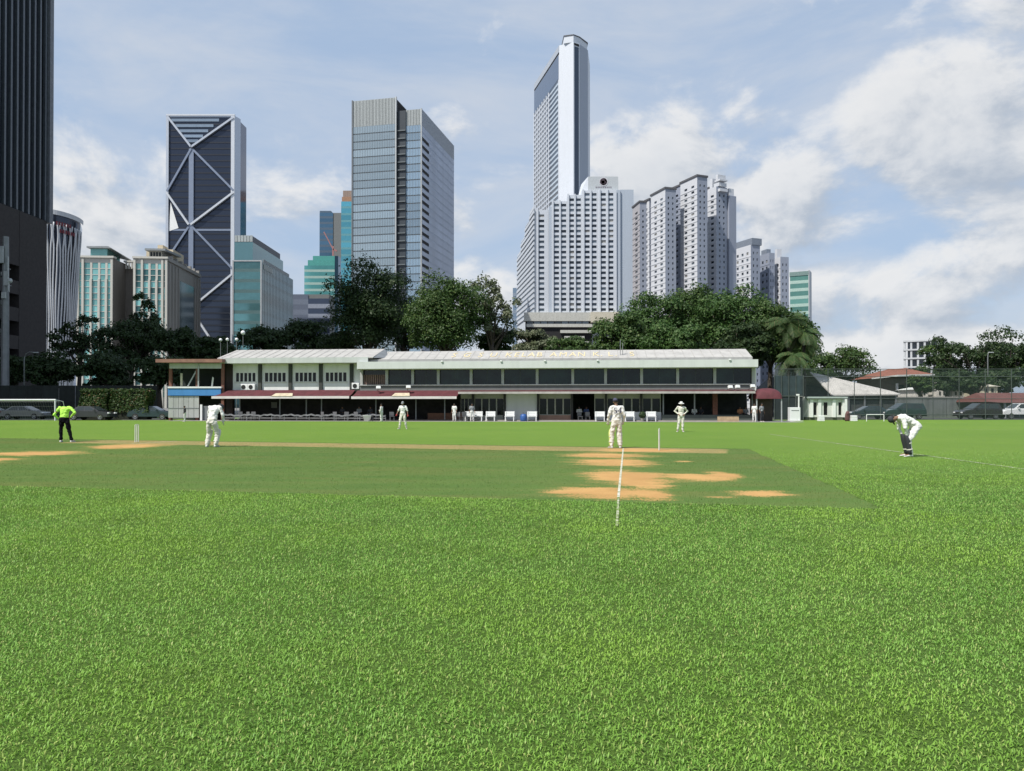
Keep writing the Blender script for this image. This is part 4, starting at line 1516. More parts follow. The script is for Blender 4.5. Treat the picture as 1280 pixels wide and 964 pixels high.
MB().add([(ou(724), 6, oz(244)), (ou(736), 3, oz(244)), (ou(736), 3, oz(219)), (ou(728), 6, oz(227)), (ou(724), 14, oz(244)), (ou(736), 14, oz(244)), (ou(736), 14, oz(219)), (ou(728), 14, oz(227))],
         [(0, 1, 2, 3), (7, 6, 5, 4), (0, 3, 7, 4), (3, 2, 6, 7)]).build('roof_house_slope', M_hot, ho)
# emblem: dark tree-like mark inside a pale ring, with a line of small lettering below
em = MB().lathe([(2.7, 0), (2.7, .12), (2.2, .12), (2.2, 0)], n=24).build('emblem_ring', mat('emblem_ring', (.58, .56, .60), .5), ho, loc=(ou(755.5), 2.98, oz(225.5)))
em.rotation_euler = (R(90), 0, 0)
q = MB()
for cx_, cz_, r_ in ((0, .7, 1.15), (-.9, -.5, 1.0), (.9, -.5, 1.0), (0, -.4, 1.0)):
    q.lathe([(r_, 0), (r_, .1)], (cx_ - .4, cz_, 0), 14)
ee = q.build('emblem_tree', mat('emblem_dark', (.05, .03, .045), .6), ho, loc=(ou(755.5), 2.9, oz(225.3)))
ee.rotation_euler = (R(90), 0, 0)
for i in range(9):
    MB().box(ou(745.5 + i * 2.3), ou(746.9 + i * 2.3), 2.9, 2.99, oz(233.4), oz(231.6)).build('sign_letter', mat('sign_letter_grey', (.22, .20, .24), .6), ho)
# left flank running back, with shelf-like storeys
FLK = 72.0
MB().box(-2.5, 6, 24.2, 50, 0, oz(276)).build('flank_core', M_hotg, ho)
a0 = at(668, 400, 470)
a1 = at(646.5, 400, 545)
fv = a1 - a0
fang = math.atan2(-fv.y, -fv.x)
nrow = len([r for r in rowz if r[1] < oz(262)])
# local frame of the hotel is unrotated, so world offsets serve as local ones
fo = (fv.x, fv.y, 0)
flen = math.hypot(fv.x, fv.y)
p = rowz[1][0] - rowz[0][0]
for i in range(nrow + 3):
    z = zlow + p * i
    for k in range(4):
        L0, L1 = flen * k / 4, flen * (k + 1) / 4
        if z > oz((300, 284, 272, 262)[k]) * (545 - 75 * (k + .5) / 4) / 470 * .0 + oz((296, 284, 272, 262)[k]):
            continue
        me_key = ('flank', k)
        MB().box(L0 + .15, L1 - .15, -.5, .1, z, z + p * .55).build('flank_parapet', M_hot, ho, loc=fo, rz=fang)
        MB().box(L0 + .15, L1 - .15, -.05, .1, z + p * .56, z + p * .98).build('flank_window', G_win2, ho, loc=fo, rz=fang)
q = MB()
for k, vt in enumerate((296, 284, 272, 262)):
    q.box(flen * k / 4, flen * (k + 1) / 4 - (1.5 if k == 3 else 0), .11, 1.2, 0, oz(vt) + p)
q.build('flank_wall', M_hot, ho, loc=fo, rz=fang)
# podium storeys below the rooms
for (ua, ub, va, vb, y, m_) in ((655, 738, 402, 391.3, -3, mat('podium_cream', (.50, .50, .46), .7, streak=.4)), (738, 772, 404, 391.3, -5, mat('podium_warm_cream', (.56, .52, .42), .7, streak=.3)), (658, 742, 409.5, 405.6, -3, MATS['podium_cream']),
                                (700, 745, 417, 413.5, -4, MATS['podium_cream']), (705, 730, 424, 421, -4, MATS['podium_cream']), (705, 735, 431, 427.5, -4, MATS['podium_cream'])):
    MB().box(ou(ua), ou(ub), y, 3, oz(va), oz(vb)).build('podium_band', m_, ho)
MB().box(ou(657), ou(740), -1.8, 10, 0, zlow - .2).build('podium_core', M_dark, ho)
for i in range(9):
    MB().box(ou(659 + i * 8.6), ou(666.6 + i * 8.6), -1.95, -1.82, oz(405.5), oz(402.2)).build('podium_window', G_win2, ho)

# pale apartment towers
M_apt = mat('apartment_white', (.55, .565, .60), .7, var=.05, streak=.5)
M_aptg = mat('apartment_shade_grey', (.27, .30, .37), .7, var=.06, streak=.5)  # darker copy of the white: shade of the right flanks put into colour
M_pink = mat('apartment_pinkish', (.38, .37, .39), .7, var=.05, streak=.5)  # pinkish render greyed to stand for the shadow on its lower storeys
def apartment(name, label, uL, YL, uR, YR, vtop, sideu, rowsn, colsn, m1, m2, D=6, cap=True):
    """One slender apartment stack: pale front with windows, right flank with shade put into its colour."""
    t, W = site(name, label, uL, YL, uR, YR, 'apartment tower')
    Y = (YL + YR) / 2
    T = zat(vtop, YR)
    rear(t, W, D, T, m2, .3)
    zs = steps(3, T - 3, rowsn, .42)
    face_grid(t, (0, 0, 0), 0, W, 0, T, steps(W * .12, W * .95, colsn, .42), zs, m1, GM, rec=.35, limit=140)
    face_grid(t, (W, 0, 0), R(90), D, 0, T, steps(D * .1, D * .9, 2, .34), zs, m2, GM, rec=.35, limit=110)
    q = MB()
    for i in range(rowsn):
        z = 3 + (T - 6) * i / rowsn
        q.box(-.1, W + .1, -.16, -.003, z - .3, z + .1)
    tag(q.build('floor_slabs', m1, t), kind='stuff')
    if cap:
        MB().box(-.4, W + .4, -.4, D + .3, T, T + .9).build('roof_slab', mat('dark_roof_slab', (.10, .10, .11), .7), t)
    return t, W, T, D
A1 = apartment('slim_apartment_tower', 'slim pinkish apartment tower squeezed against the hotel', 791, 414, 800, 402, 253, 0, 36, 1, M_pink, M_aptg)
A2 = apartment('apartment_tower', 'pale grey apartment tower with a dark roof edge beside the narrow white block', 814, 394, 832, 380, 236, 0, 38, 2, M_apt, M_aptg, 6)
A3 = apartment('apartment_tower', 'tallest pale apartment tower with a dark roof edge', 851, 389, 872, 376, 220.5, 0, 40, 2, M_apt, M_aptg, 6)
A4 = apartment('apartment_tower', 'apartment tower with stacked roof tanks and a blind grey side', 885, 396, 896, 390, 233, 0, 38, 1, M_apt, M_aptg, 7, False)
t4, W4, T4, D4 = A4
MB().box(W4 - 3, W4 + 1.2, D4 + .3, D4 + 5, 0, T4 - 4).build('blind_wing', M_aptg, t4)
for (x0_, x1_, z0_, z1_) in ((.5, 2.6, 0, 5.2), (3.6, 7.5, .2, 2.0), (4.2, 8.2, 2.8, 3.6), (5.2, 6.8, 3.6, 6.2), (3.8, 8.4, -2.6, -1.2)):
    MB().box(x0_, x1_, 1, 6, T4 + z0_, T4 + z1_).build('roof_tank', M_apt, t4)
MB().box(W4 - 2.6, W4 + .6, D4 + .8, D4 + 4, T4 - 3.98, T4 - .2).build('roof_house', M_apt, t4)
lk1 = apartment('link_apartment_block', 'shaded grey apartment block joining the two tallest apartment towers', 839, 404, 852, 396, 232, 0, 38, 1, M_aptg, M_aptg, 4)
lk2 = apartment('link_apartment_block', 'narrow white apartment block squeezed beside the slim pinkish tower', 804, 406, 812, 400, 250, 0, 36, 1, M_apt, M_aptg, 4)
lk3 = apartment('link_apartment_block', 'narrow shaded apartment strip beside the tower with roof tanks', 877, 402, 887, 397, 236, 0, 38, 1, M_aptg, M_aptg, 4)
B1 = apartment('terraced_apartment_tower', 'white lower apartment tower with a grey roof house', 917, 492, 939, 476, 306, 0, 24, 3, M_apt, M_aptg, 7, False)
tb, WB, TB, DB = B1
MB().box(0.6, WB + .5, .6, 8, TB, TB + 4.2).build('roof_house', mat('blue_grey_roof_house', (.20, .23, .28), .6), tb)
B2 = apartment('terraced_apartment_tower', 'shaded lower apartment tower stepping down behind the white one', 950, 498, 962, 488, 316, 0, 22, 2, M_aptg, M_aptg, 4, False)
MB().box(1, 7, .6, 3.5, B2[2], B2[2] + 3).build('roof_house', MATS['blue_grey_roof_house'], B2[0])
B3 = apartment('terraced_apartment_tower', 'white and grey lower apartment tower beside the green glass slab', 963.5, 500, 976, 489, 321, 0, 22, 2, M_apt, M_aptg, 6, False)
MB().box(4, 6.5, .8, 4, B3[2], B3[2] + 6).build('roof_tank', M_apt, B3[0])
B4 = apartment('terraced_apartment_tower', 'narrow white apartment tower at the back of the tall tree', 910.5, 508, 917, 500, 314, 0, 22, 1, M_apt, M_aptg, 4, False)
gs, GSW = site('green_glass_slab', 'slim pale green glass slab beyond the big tree', 988, 562, 1011, 556, 'office block')
GST = zat(340, 560)
rear(gs, GSW, 12, GST, M_greywall)
bands(gs, (0, 0, 0), 0, GSW, 0, GST - 3, 17, glass('mint_glass', (.16, .36, .32), .1, .45, .25), mat('mint_spandrel', (.36, .50, .45), .5), .6, .1)
MB().box(-.3, GSW + .3, -.4, 12, GST - 3, GST).build('roof_band', mat('mint_roof_band', (.16, .24, .23), .6), gs)
MB().box(GSW, GSW + .7, -.4, 12, 0, GST + .6).build('edge_fin', M_lightsteel, gs)
# two faint far blocks that close the gaps between the towers
fb, FW = site('far_block', 'plain blue-grey far block behind the ribbed tower', 84, 700, 98, 700, 'office block')
bands(fb, (0, 0, 0), 0, FW, 0, zat(347, 700), 16, mat('far_block_glass', (.17, .21, .29), .4), mat('far_block_spandrel', (.22, .26, .34), .5), .6)
rear(fb, FW, 10, zat(347, 700), M_greywall)
fb2, FW2 = site('far_block', 'narrow blue far block beside the stepped hotel', 641, 650, 648, 650, 'office block')
bands(fb2, (0, 0, 0), 0, FW2, 0, zat(360, 650), 14, mat('far_blue_glass', (.20, .28, .38), .3), mat('far_blue_spandrel', (.26, .32, .40), .5), .6)
rear(fb2, FW2, 10, zat(360, 650), M_greywall)


# ------------------------------------------------------------------ trees, hedges, palms
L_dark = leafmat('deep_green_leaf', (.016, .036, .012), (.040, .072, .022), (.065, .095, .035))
L_mid = leafmat('mid_green_leaf', (.026, .062, .014), (.066, .118, .028), (.11, .15, .045))
L_bright = leafmat('fresh_green_leaf', (.028, .070, .017), (.072, .138, .034), (.12, .18, .055))
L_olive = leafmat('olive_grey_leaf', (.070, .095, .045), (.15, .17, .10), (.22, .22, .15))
L_hedge = leafmat('hedge_leaf', (.024, .054, .012), (.062, .108, .026), (.14, .09, .035))
L_palm = leafmat('palm_leaf', (.024, .058, .016), (.060, .108, .030), (.13, .12, .05))
M_bark = mat('bark', (.075, .060, .048), .9, var=.25, vscale=3, bump=.6, bscale=8)


def quads_mesh(name, C, N, size, rg, m, bend=.25, aspect=.62):
    """Leaf sprays: a folded four-sided leaf at every centre C facing roughly along N."""
    n = len(C)
    r = rg.randn(n, 3)
    T = np.cross(N, r)
    T /= np.linalg.norm(T, axis=1)[:, None] + 1e-9
    Bv = np.cross(N, T)
    s = size[:, None]
    a = C - T * s
    c = C + T * s - N * s * bend
    b_ = C - Bv * s * aspect - N * s * bend * .5
    d = C + Bv * s * aspect - N * s * bend * .5
    V = np.stack([a, b_, c, d], 1).reshape(-1, 3)
    base = (np.arange(n) * 4)[:, None]
    F = np.stack([base + [0, 1, 2], base + [0, 2, 3]], 1).reshape(-1, 3)
    me = bpy.data.meshes.new(name)
    me.vertices.add(len(V))
    me.vertices.foreach_set('co', V.ravel())
    me.loops.add(F.size)
    me.loops.foreach_set('vertex_index', F.ravel())
    me.polygons.add(len(F))
    me.polygons.foreach_set('loop_start', np.arange(0, F.size, 3))
    me.polygons.foreach_set('loop_total', np.full(len(F), 3))
    me.materials.append(m)
    me.update(calc_edges=True)
    return me


def tree(label, u, vtop, wpx, Y, m, seed, vlow=None, n=7000, leaf=.32, clumps=46, name='tree', sparse=0.0, clump=.275, trunk_r=.32, group=None, flat=1.0):
    """Tree at photo column u: a trunk that forks into limbs, each limb carrying clumps of leaf sprays."""
    rg = np.random.RandomState(seed)
    top = zat(vtop, Y)
    W = wpx * Y / FPX
    base = at(u, 507, Y)
    t = thing(name, label, 'tree', (base.x, base.y, 0), 0, group)
    low = zat(vlow, Y) if vlow else top * .28
    hz_, rx = (top - low) / 2, W / 2
    cz = (top + low) / 2
    # clump centres, mostly near the crown's surface, uneven
    K = []
    while len(K) < clumps:
        d = rg.randn(3)
        d /= (np.abs(d) ** 2.8).sum() ** (1 / 2.8)
        rr = rg.uniform(.45, .80 if sparse == 0 else .88) if rg.rand() < .82 else rg.uniform(.1, .5)
        p = d * rr
        if p[2] < -.65 and rg.rand() < .7:
            continue
        K.append(p)
    K = np.array(K)
    wob = 1 + (.16 if sparse else .09) * np.sin(K[:, 0] * 5 + seed) * np.sin(K[:, 2] * 4 + seed * 2)
    K = K * wob[:, None]
    cr = rg.uniform(.75, 1.3, clumps) * clump
    cen = np.stack([K[:, 0] * rx, K[:, 1] * rx * .85, K[:, 2] * hz_ * flat + cz], 1)
    per = max(20, int(n * 1.7) // clumps)
    Cs, Ns, Ss = [], [], []
    for i in range(clumps):
        d = rg.randn(per, 3)
        d /= np.linalg.norm(d, axis=1)[:, None]
        d[:, 2] = np.where(d[:, 2] < -.3, -d[:, 2] * .5, d[:, 2])
        rad = cr[i] * (.62 + .38 * rg.rand(per) ** .4) * (1 + .3 * np.sin(d[:, 0] * 7 + i) * np.sin(d[:, 1] * 6 + 2 * i))
        pos = cen[i] + d * rad[:, None] * np.array([rx, rx, hz_ * .85 + rx * .1])
        if sparse:
            k = rg.rand(per) > sparse
            pos, d = pos[k], d[k]
        nn = d + rg.randn(*d.shape) * .55 + np.array([0, 0, .35])
        nn /= np.linalg.norm(nn, axis=1)[:, None]
        Cs.append(pos)
        Ns.append(nn)
        Ss.append(rg.uniform(.5, 1.15, len(pos)) * leaf * .82)
    C, N_, S_ = np.concatenate(Cs), np.concatenate(Ns), np.concatenate(Ss)
    me = quads_mesh('crown', C, N_, S_, rg, m)
    inst('crown', me, t)
    q = MB()
    h0 = low + hz_ * .35
    lean = rg.uniform(-.4, .4, 2)
    q.tube([(0, 0, 0), (lean[0] * .3, lean[1] * .3, h0 * .5), (lean[0], lean[1], h0)], [trunk_r * 1.35, trunk_r, trunk_r * .8], 9)
    order = np.argsort(-cr)[:min(16, clumps)]
    for i in order:
        e = Vector(cen[i])
        s0 = Vector((lean[0] * .9, lean[1] * .9, h0 * rg.uniform(.72, 1.0)))
        mid = s0.lerp(e, .5) + Vector((rg.randn() * .3, rg.randn() * .3, rg.uniform(.1, .6)))
        q.tube([s0, mid, e], [trunk_r * .5, trunk_r * .32, trunk_r * .12], 6)
    q.build('trunk', M_bark, t, smooth=True)
    return t


GB = 'trees behind the clubhouse'
GL = 'trees in the tower shade'
# behind the clubhouse
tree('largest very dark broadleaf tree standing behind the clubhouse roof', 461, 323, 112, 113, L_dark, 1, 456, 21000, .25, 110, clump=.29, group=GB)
tree('dense rounded green tree next to the largest dark tree', 556, 338, 110, 106, L_mid, 2, 456, 21000, .22, 110, clump=.28, group=GB)
tree('thin pale tree with open feathery branches beside the stepped white hotel', 612, 334, 76, 109, L_olive, 3, 440, 4200, .30, 44, sparse=.35, clump=.18, group=GB)
tree('dark small tree filling the gap below the grey glass tower', 505, 375, 60, 128, L_dark, 4, 448, 4500, .34, 34, group=GB)
tree('dull olive tree low in front of the hotel podium', 668, 410, 66, 118, L_olive, 5, 452, 4200, .30, 34, group=GB)
tree('low dull green tree below the hotel podium', 712, 419, 70, 112, L_mid, 6, 455, 4200, .28, 34, group=GB)
tree('shadowed low tree between the two largest trees and the thin pale one', 618, 400, 56, 112, L_dark, 7, 455, 3600, .32, 30, group=GB)
GR = 'trees of the bright green clump'
for i, (u, vt, w, Y, m, lab) in enumerate((
        (772, 388, 74, 100, L_mid, 'leafy green tree at the hotel end of the big clump'),
        (818, 364, 92, 106, L_bright, 'bright green tree second from the hotel in the big clump'),
        (868, 352, 92, 110, L_mid, 'tall green tree in the middle of the big clump below the apartments'),
        (915, 352, 100, 104, L_bright, 'tallest bright green tree of the big clump below the lower apartments'),
        (962, 372, 84, 100, L_mid, 'broad dark-hearted tree of the big clump beside the palms'),
        (842, 402, 96, 96, L_bright, 'low sunlit tree at the foot of the big clump above the roof'),
        (993, 388, 62, 98, L_mid, 'dark green tree at the palm end of the big clump'),
        (930, 405, 70, 95, L_dark, 'low dark tree at the foot of the big clump beside the clubhouse end'))):
    tree(lab, u, vt, w, Y, m, 20 + i, 462 if i < 5 else 470, 11000, .24, 64, group=GR)
# left, in the tower's shade
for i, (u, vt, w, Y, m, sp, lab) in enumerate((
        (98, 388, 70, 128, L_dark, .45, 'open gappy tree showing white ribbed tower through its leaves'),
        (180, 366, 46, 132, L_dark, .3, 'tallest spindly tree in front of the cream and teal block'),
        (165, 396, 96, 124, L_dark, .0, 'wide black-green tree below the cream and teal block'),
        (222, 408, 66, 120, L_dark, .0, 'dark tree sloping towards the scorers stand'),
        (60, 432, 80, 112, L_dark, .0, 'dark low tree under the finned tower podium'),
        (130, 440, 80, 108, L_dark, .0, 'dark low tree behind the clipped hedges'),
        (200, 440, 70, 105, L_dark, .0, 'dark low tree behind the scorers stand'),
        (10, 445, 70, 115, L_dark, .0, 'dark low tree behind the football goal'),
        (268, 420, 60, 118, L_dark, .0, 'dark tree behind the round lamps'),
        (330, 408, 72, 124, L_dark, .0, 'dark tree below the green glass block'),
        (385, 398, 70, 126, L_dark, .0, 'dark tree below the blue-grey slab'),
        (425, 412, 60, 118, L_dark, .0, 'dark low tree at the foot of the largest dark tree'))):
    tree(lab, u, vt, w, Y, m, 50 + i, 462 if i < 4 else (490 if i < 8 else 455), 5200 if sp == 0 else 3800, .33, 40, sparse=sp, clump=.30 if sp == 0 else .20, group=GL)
# right
GX = 'trees beyond the tall fence'
for i, (u, vt, w, Y, m, sp, lab) in enumerate((
        (1052, 428, 86, 128, L_mid, .0, 'rounded green tree behind the pale shed roof'),
        (1028, 440, 40, 120, L_mid, .0, 'small tree between the palms and the pale shed'),
        (1172, 426, 54, 132, L_mid, .25, 'loose-leaved tree in front of the far grey frame building'),
        (1212, 418, 90, 122, L_dark, .05, 'dark tree with sky gaps above the parked vans'),
        (1262, 418, 90, 126, L_dark, .05, 'green tree above the red-roofed shelter'),
        (1312, 420, 80, 124, L_dark, .0, 'dense dark tree past the red-roofed shelter'),
        (1190, 465, 70, 112, L_dark, .2, 'low bushy tree above the grey boundary wall'),
        (1250, 462, 70, 112, L_dark, .1, 'low dark tree behind the red-roofed shelter'),
        (1236, 430, 70, 130, L_dark, .0, 'dark tree filling the gap between the two taller trees beyond the fence'),
        (1152, 470, 34, 104, L_mid, .3, 'small loose shrub-like tree in front of the low white cottage'),
        (1182, 468, 40, 103, L_dark, .3, 'small loose tree in front of the gabled cottages'),
        (1216, 466, 44, 103, L_dark, .2, 'small dark tree between the grey-white and cream cottages'))):
    tree(lab, u, vt, w, Y, m, 80 + i, 492, 5200, .28, 42, sparse=sp, clump=.26, group=GX, flat=1.05)


def palm(label, u, vtop, Y, seed, nf=22, L=3.6):
    rg = np.random.RandomState(seed)
    base = at(u, 507, Y)
    top = zat(vtop, Y)
    t = thing('palm_tree', label, 'palm', (base.x, base.y, 0), 0, 'palms beside the clubhouse')
    q = MB()
    q.tube([(0, 0, 0), (.15, 0, top * .5), (.1, .1, top - 1.4)], [.26, .2, .17], 9)
    q.build('trunk', M_bark, t, smooth=True)
    for i in range(nf):
        a = 2 * math.pi * i / nf * 2.4 + rg.uniform(-.2, .2)
        up = rg.uniform(-.25, 1.0)
        pts = []
        for k in range(9):
            f = k / 8
            r = L * f * (.65 + .35 * math.cos(up))
            z = top - 1.4 + L * (up * f - (.75 + .35 * (1 - up)) * f * f)
            pts.append(Vector((math.cos(a) * r, math.sin(a) * r, z)))
        V, F = [], []
        side = Vector((-math.sin(a), math.cos(a), 0))
        for k in range(1, 9):
            for j in range(5):
                f = (k - 1 + j / 5) / 8
                p = pts[k - 1].lerp(pts[k], j / 5)
                dirv = (pts[k] - pts[k - 1]).normalized()
                ll = .75 * math.sin(math.pi * (.12 + .85 * f)) + .1
                for sgn in (-1, 1):
                    tip = p + side * sgn * ll * .8 + dirv * ll * .5 + Vector((0, 0, -.55 * ll))
                    n = len(V)
                    V += [tuple(p - dirv * .035), tuple(p + dirv * .035), tuple(tip + dirv * .012), tuple(tip - dirv * .012)]
                    F.append((n, n + 1, n + 2, n + 3))
        MB().add(V, F).tube(pts, [.035 - .003 * k for k in range(9)], 4).build('frond', L_palm, t)
    return t


palm('taller palm rising beside the clubhouse end', 985, 388, 91, 1, 30, 2.9)
palm('shorter palm leaning out at the edge of the big clump', 1004, 402, 90, 2, 28, 2.5)
palm('lowest palm with hanging brown fronds beside the pale shed', 992, 430, 88, 3, 26, 2.2)


def hedge(label, u0, u1, v0, v1, Y, seed):
    rg = np.random.RandomState(seed)
    a, b_ = at(u0, 507, Y), at(u1, 507, Y)
    z0, z1 = max(0, zat(v1, Y)), zat(v0, Y)
    W = b_.x - a.x
    t = thing('clipped_hedge', label, 'hedge', (a.x, a.y, 0), 0, 'clipped hedges by the driveway')
    n = 5200
    D = 1.6
    f = rg.randint(0, 4, n)
    x = rg.uniform(0, W, n); y = rg.uniform(0, D, n); z = rg.uniform(z0, z1, n)
    jit = rg.rand(n) * .22
    N_ = np.zeros((n, 3))
    y = np.where(f == 0, jit, y); N_[f == 0] = (0, -1, .3)
    z = np.where(f == 1, z1 - jit + .25 * rg.rand(n) ** 3, z); N_[f == 1] = (0, 0, 1)
    x = np.where(f == 2, jit, x); N_[f == 2] = (-1, 0, .3)
    x = np.where(f == 3, W - jit, x); N_[f == 3] = (1, 0, .3)
    N_ += rg.randn(n, 3) * .5
    N_ /= np.linalg.norm(N_, axis=1)[:, None]
    C = np.stack([x + .12 * np.sin(z * 3), y, z], 1)
    inst('leaves', quads_mesh('leaves', C, N_, rg.uniform(.06, .15, n), rg, L_hedge), t)
    MB().box(.25, W - .25, .25, D - .2, 0, z1 - .28).build('twigs', mat('hedge_twigs', (.02, .026, .012), .9, var=.3, vscale=6), t)


hedge('clipped hedge with orange tips nearer the football goal', 99, 133, 488, 516, 80, 1)
hedge('clipped hedge with orange tips nearer the scorers stand', 137, 185, 488, 516, 80, 2)


# ------------------------------------------------------------------ right of the clubhouse: sheds, hut, house, wall, fence
def local(u, v, Y, t):
    p = at(u, v, Y)
    return (p.x - t.location.x, p.y - t.location.y, p.z)


# pale shed with a long sloping roof
sh = thing('pale_shed', 'low shed with a wide pale sheet roof behind the tall mesh fence', 'shed', (xat(1028, 95), 95, 0))
def shx(u): return xat(u, 95) - sh.location.x
zr, ze = zat(463, 95), zat(489, 95)
rf = MB()
rf.add([(shx(1030), 4.5, zr), (shx(1040), 0, zat(494, 95) + .05), (shx(1126), 0, ze - .35), (shx(1124), 1.5, ze), (shx(1030), 4.5, zr - .15), (shx(1040), 0, zat(494, 95) - .12), (shx(1126), 0, ze - .5), (shx(1124), 1.5, ze - .15)],
       [(0, 1, 2, 3), (7, 6, 5, 4), (0, 4, 5, 1), (1, 5, 6, 2), (2, 6, 7, 3), (3, 7, 4, 0)])
rf.add([(shx(1030), 4.5, zr), (shx(1124), 1.5, ze), (shx(1126), 10, ze - .4), (shx(1030), 10, zr - 1.4)], [(0, 1, 2, 3)])
rf.build('roof', mat('weathered_pale_roof', (.52, .50, .47), .7, var=.14, vscale=1.2, streak=.4), sh)
MB().box(shx(1040), shx(1122), .5, 8, 0, ze - .55).build('wall', mat('dark_shed_wall', (.05, .055, .055), .8), sh)
for u in (1042, 1062, 1082, 1102, 1121):
    MB().box(shx(u) - .08, shx(u) + .08, .2, .36, 0, ze - .42).build('post', M_steel, sh)

# slate roofed lodge with a bright white gable beside the palms
lo = thing('slate_lodge', 'lodge with dark slate hipped roof and bright white dormer under the palms', 'house', (xat(970, 102), 102, 0))
def lx(u): return xat(u, 102) - lo.location.x
def lz(v): return zat(v, 102)
MB().box(lx(968), lx(1042), 1.5, 9, 0, lz(494)).build('wall', mat('lodge_wall', (.22, .24, .25), .8), lo)
M_slate = mat('slate_roof', (.075, .09, .105), .7, var=.2, vscale=2.0, bump=.3, bscale=6)
MB().add([(lx(964), 0, lz(496)), (lx(1046), 0, lz(496)), (lx(1024), 5, lz(464)), (lx(982), 5, lz(466)), (lx(964), 11, lz(496)), (lx(1046), 11, lz(496))],
         [(0, 1, 2, 3), (1, 5, 2), (5, 4, 3, 2), (4, 0, 3)]).build('roof', M_slate, lo)
MB().add([(lx(979), -.3, lz(470)), (lx(1006), -.3, lz(466)), (lx(1004), .2, lz(457)), (lx(996), .4, lz(452)), (lx(984), .4, lz(453)), (lx(979), 4, lz(470)), (lx(1006), 4, lz(466)), (lx(1004), 4, lz(457)), (lx(996), 4, lz(452)), (lx(984), 4, lz(453))],
         [(0, 1, 2, 3, 4), (9, 8, 7, 6, 5), (0, 5, 6, 1), (1, 6, 7, 2), (2, 7, 8, 3), (3, 8, 9, 4), (4, 9, 5, 0)]).build('dormer', M_white, lo)

# white hut with tall slots
hu = thing('white_hut', 'small white hut with tall dark window slots and a flat roof', 'hut', (xat(1003, 79), 79, 0))
def ux(u): return xat(u, 79) - hu.location.x
def uz(v): return zat(v, 79)
MB().add([(ux(1003), .8, .3), (ux(1010), 0, .3), (ux(1010), 0, uz(497)), (ux(1006), .8, uz(495.5)), (ux(1003), 3, .3), (ux(1006), 3, uz(495.5))], [(0, 1, 2, 3), (0, 3, 5, 4), (3, 2, 5)]).build('side_wall', M_offwhite, hu)
W_ = ux(1056) - ux(1010)
sl_ = [(ux(1016) - ux(1010), ux(1021) - ux(1010)), (ux(1029.5) - ux(1010), ux(1034.5) - ux(1010)), (ux(1048) - ux(1010), ux(1052) - ux(1010))]
face_grid(hu, (ux(1010), 0, 0), 0, W_, .3, uz(498.5), sl_, [(uz(519), uz(503))], M_offwhite, [G_dark], rec=.18)
MB().box(ux(1010) + .2, ux(1056) - .1, .3, 3.4, .05, uz(499)).build('core', M_greywall, hu)
MB().box(ux(1008), ux(1058), -.35, 3.6, uz(498), uz(496)).build('roof', mat('pale_green_roof', (.40, .46, .45), .6, var=.1), hu)
for u in (1014, 1024, 1042, 1054.5):
    MB().box(ux(u) - .16, ux(u) + .16, -.14, -.003, .3, uz(499.5)).build('pier', M_white, hu)
MB().box(ux(1054), ux(1056.5), -.5, -.36, 0, uz(499)).build('drain_pipe', M_whiteplastic, hu)
MB().box(ux(1007), ux(1057), .05, 3.4, 0, .31).build('plinth', mat('mossy_plinth', (.12, .13, .10), .9), hu)

# red-tiled house further off
rh = thing('red_roof_house', 'brown house with orange-red hipped tile roof behind the pale shed', 'house', (xat(1096, 118), 118, 0))
def rx_(u): return xat(u, 118) - rh.location.x
def rz_(v): return zat(v, 118)
MB().box(rx_(1104), rx_(1162), 1.4, 9, 0, rz_(469)).build('wall', mat('brown_house_wall', (.11, .085, .07), .8, var=.15), rh)
MB().add([(rx_(1090), 0, rz_(473)), (rx_(1120), -.6, rz_(469.5)), (rx_(1168), 0, rz_(468)), (rx_(1152), 4.5, rz_(458.5)), (rx_(1128), 4.5, rz_(460)), (rx_(1090), 10, rz_(473)), (rx_(1168), 10, rz_(468))],
         [(0, 1, 4), (1, 2, 3, 4), (2, 6, 3), (6, 5, 4, 3), (5, 0, 4)]).build('roof', mat('orange_red_tile', (.27, .10, .065), .8, var=.15, vscale=4, bump=.5, bscale=10), rh)
MB().add([(rx_(1089.5), -.05, rz_(474)), (rx_(1120), -.7, rz_(470.8)), (rx_(1168.5), -.05, rz_(469.4)), (rx_(1168.5), -.05, rz_(467.6)), (rx_(1120), -.7, rz_(468.8)), (rx_(1089.5), -.05, rz_(472.5))], [(0, 1, 4, 5), (1, 2, 3, 4)]).build('eaves_board', M_offwhite, rh)
MB().box(rx_(1125), rx_(1128), 1.2, 1.38, rz_(488), rz_(479)).build('door_post', M_white, rh)
MB().box(rx_(1129), rx_(1136), 1.33, 1.39, rz_(488), rz_(481)).build('window', G_dark, rh)
MB().box(rx_(1140), rx_(1146), 1.33, 1.39, rz_(486), rz_(480)).build('window', G_dark, rh)

# far grey frame building
fg, FGW = site('frame_building', 'pale grey frame building with open floors rising behind the loose-leaved tree', 1131, 306, 1182, 298, 'building')
T_ = zat(424, 300)
M_fr = mat('pale_frame', (.46, .48, .50), .7, var=.08)
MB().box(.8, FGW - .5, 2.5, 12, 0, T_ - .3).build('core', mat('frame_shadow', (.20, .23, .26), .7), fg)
for i in range(7):
    MB().box(FGW * i / 6 - .35, FGW * i / 6 + .35, 0, .8, 0, T_).build('column', M_fr, fg)
for i in range(8):
    z = T_ * (i + 1) / 8
    MB().box(-.5, FGW + .5, -.3, 2.4, z - .7, z - .1).build('floor_slab', M_fr, fg)

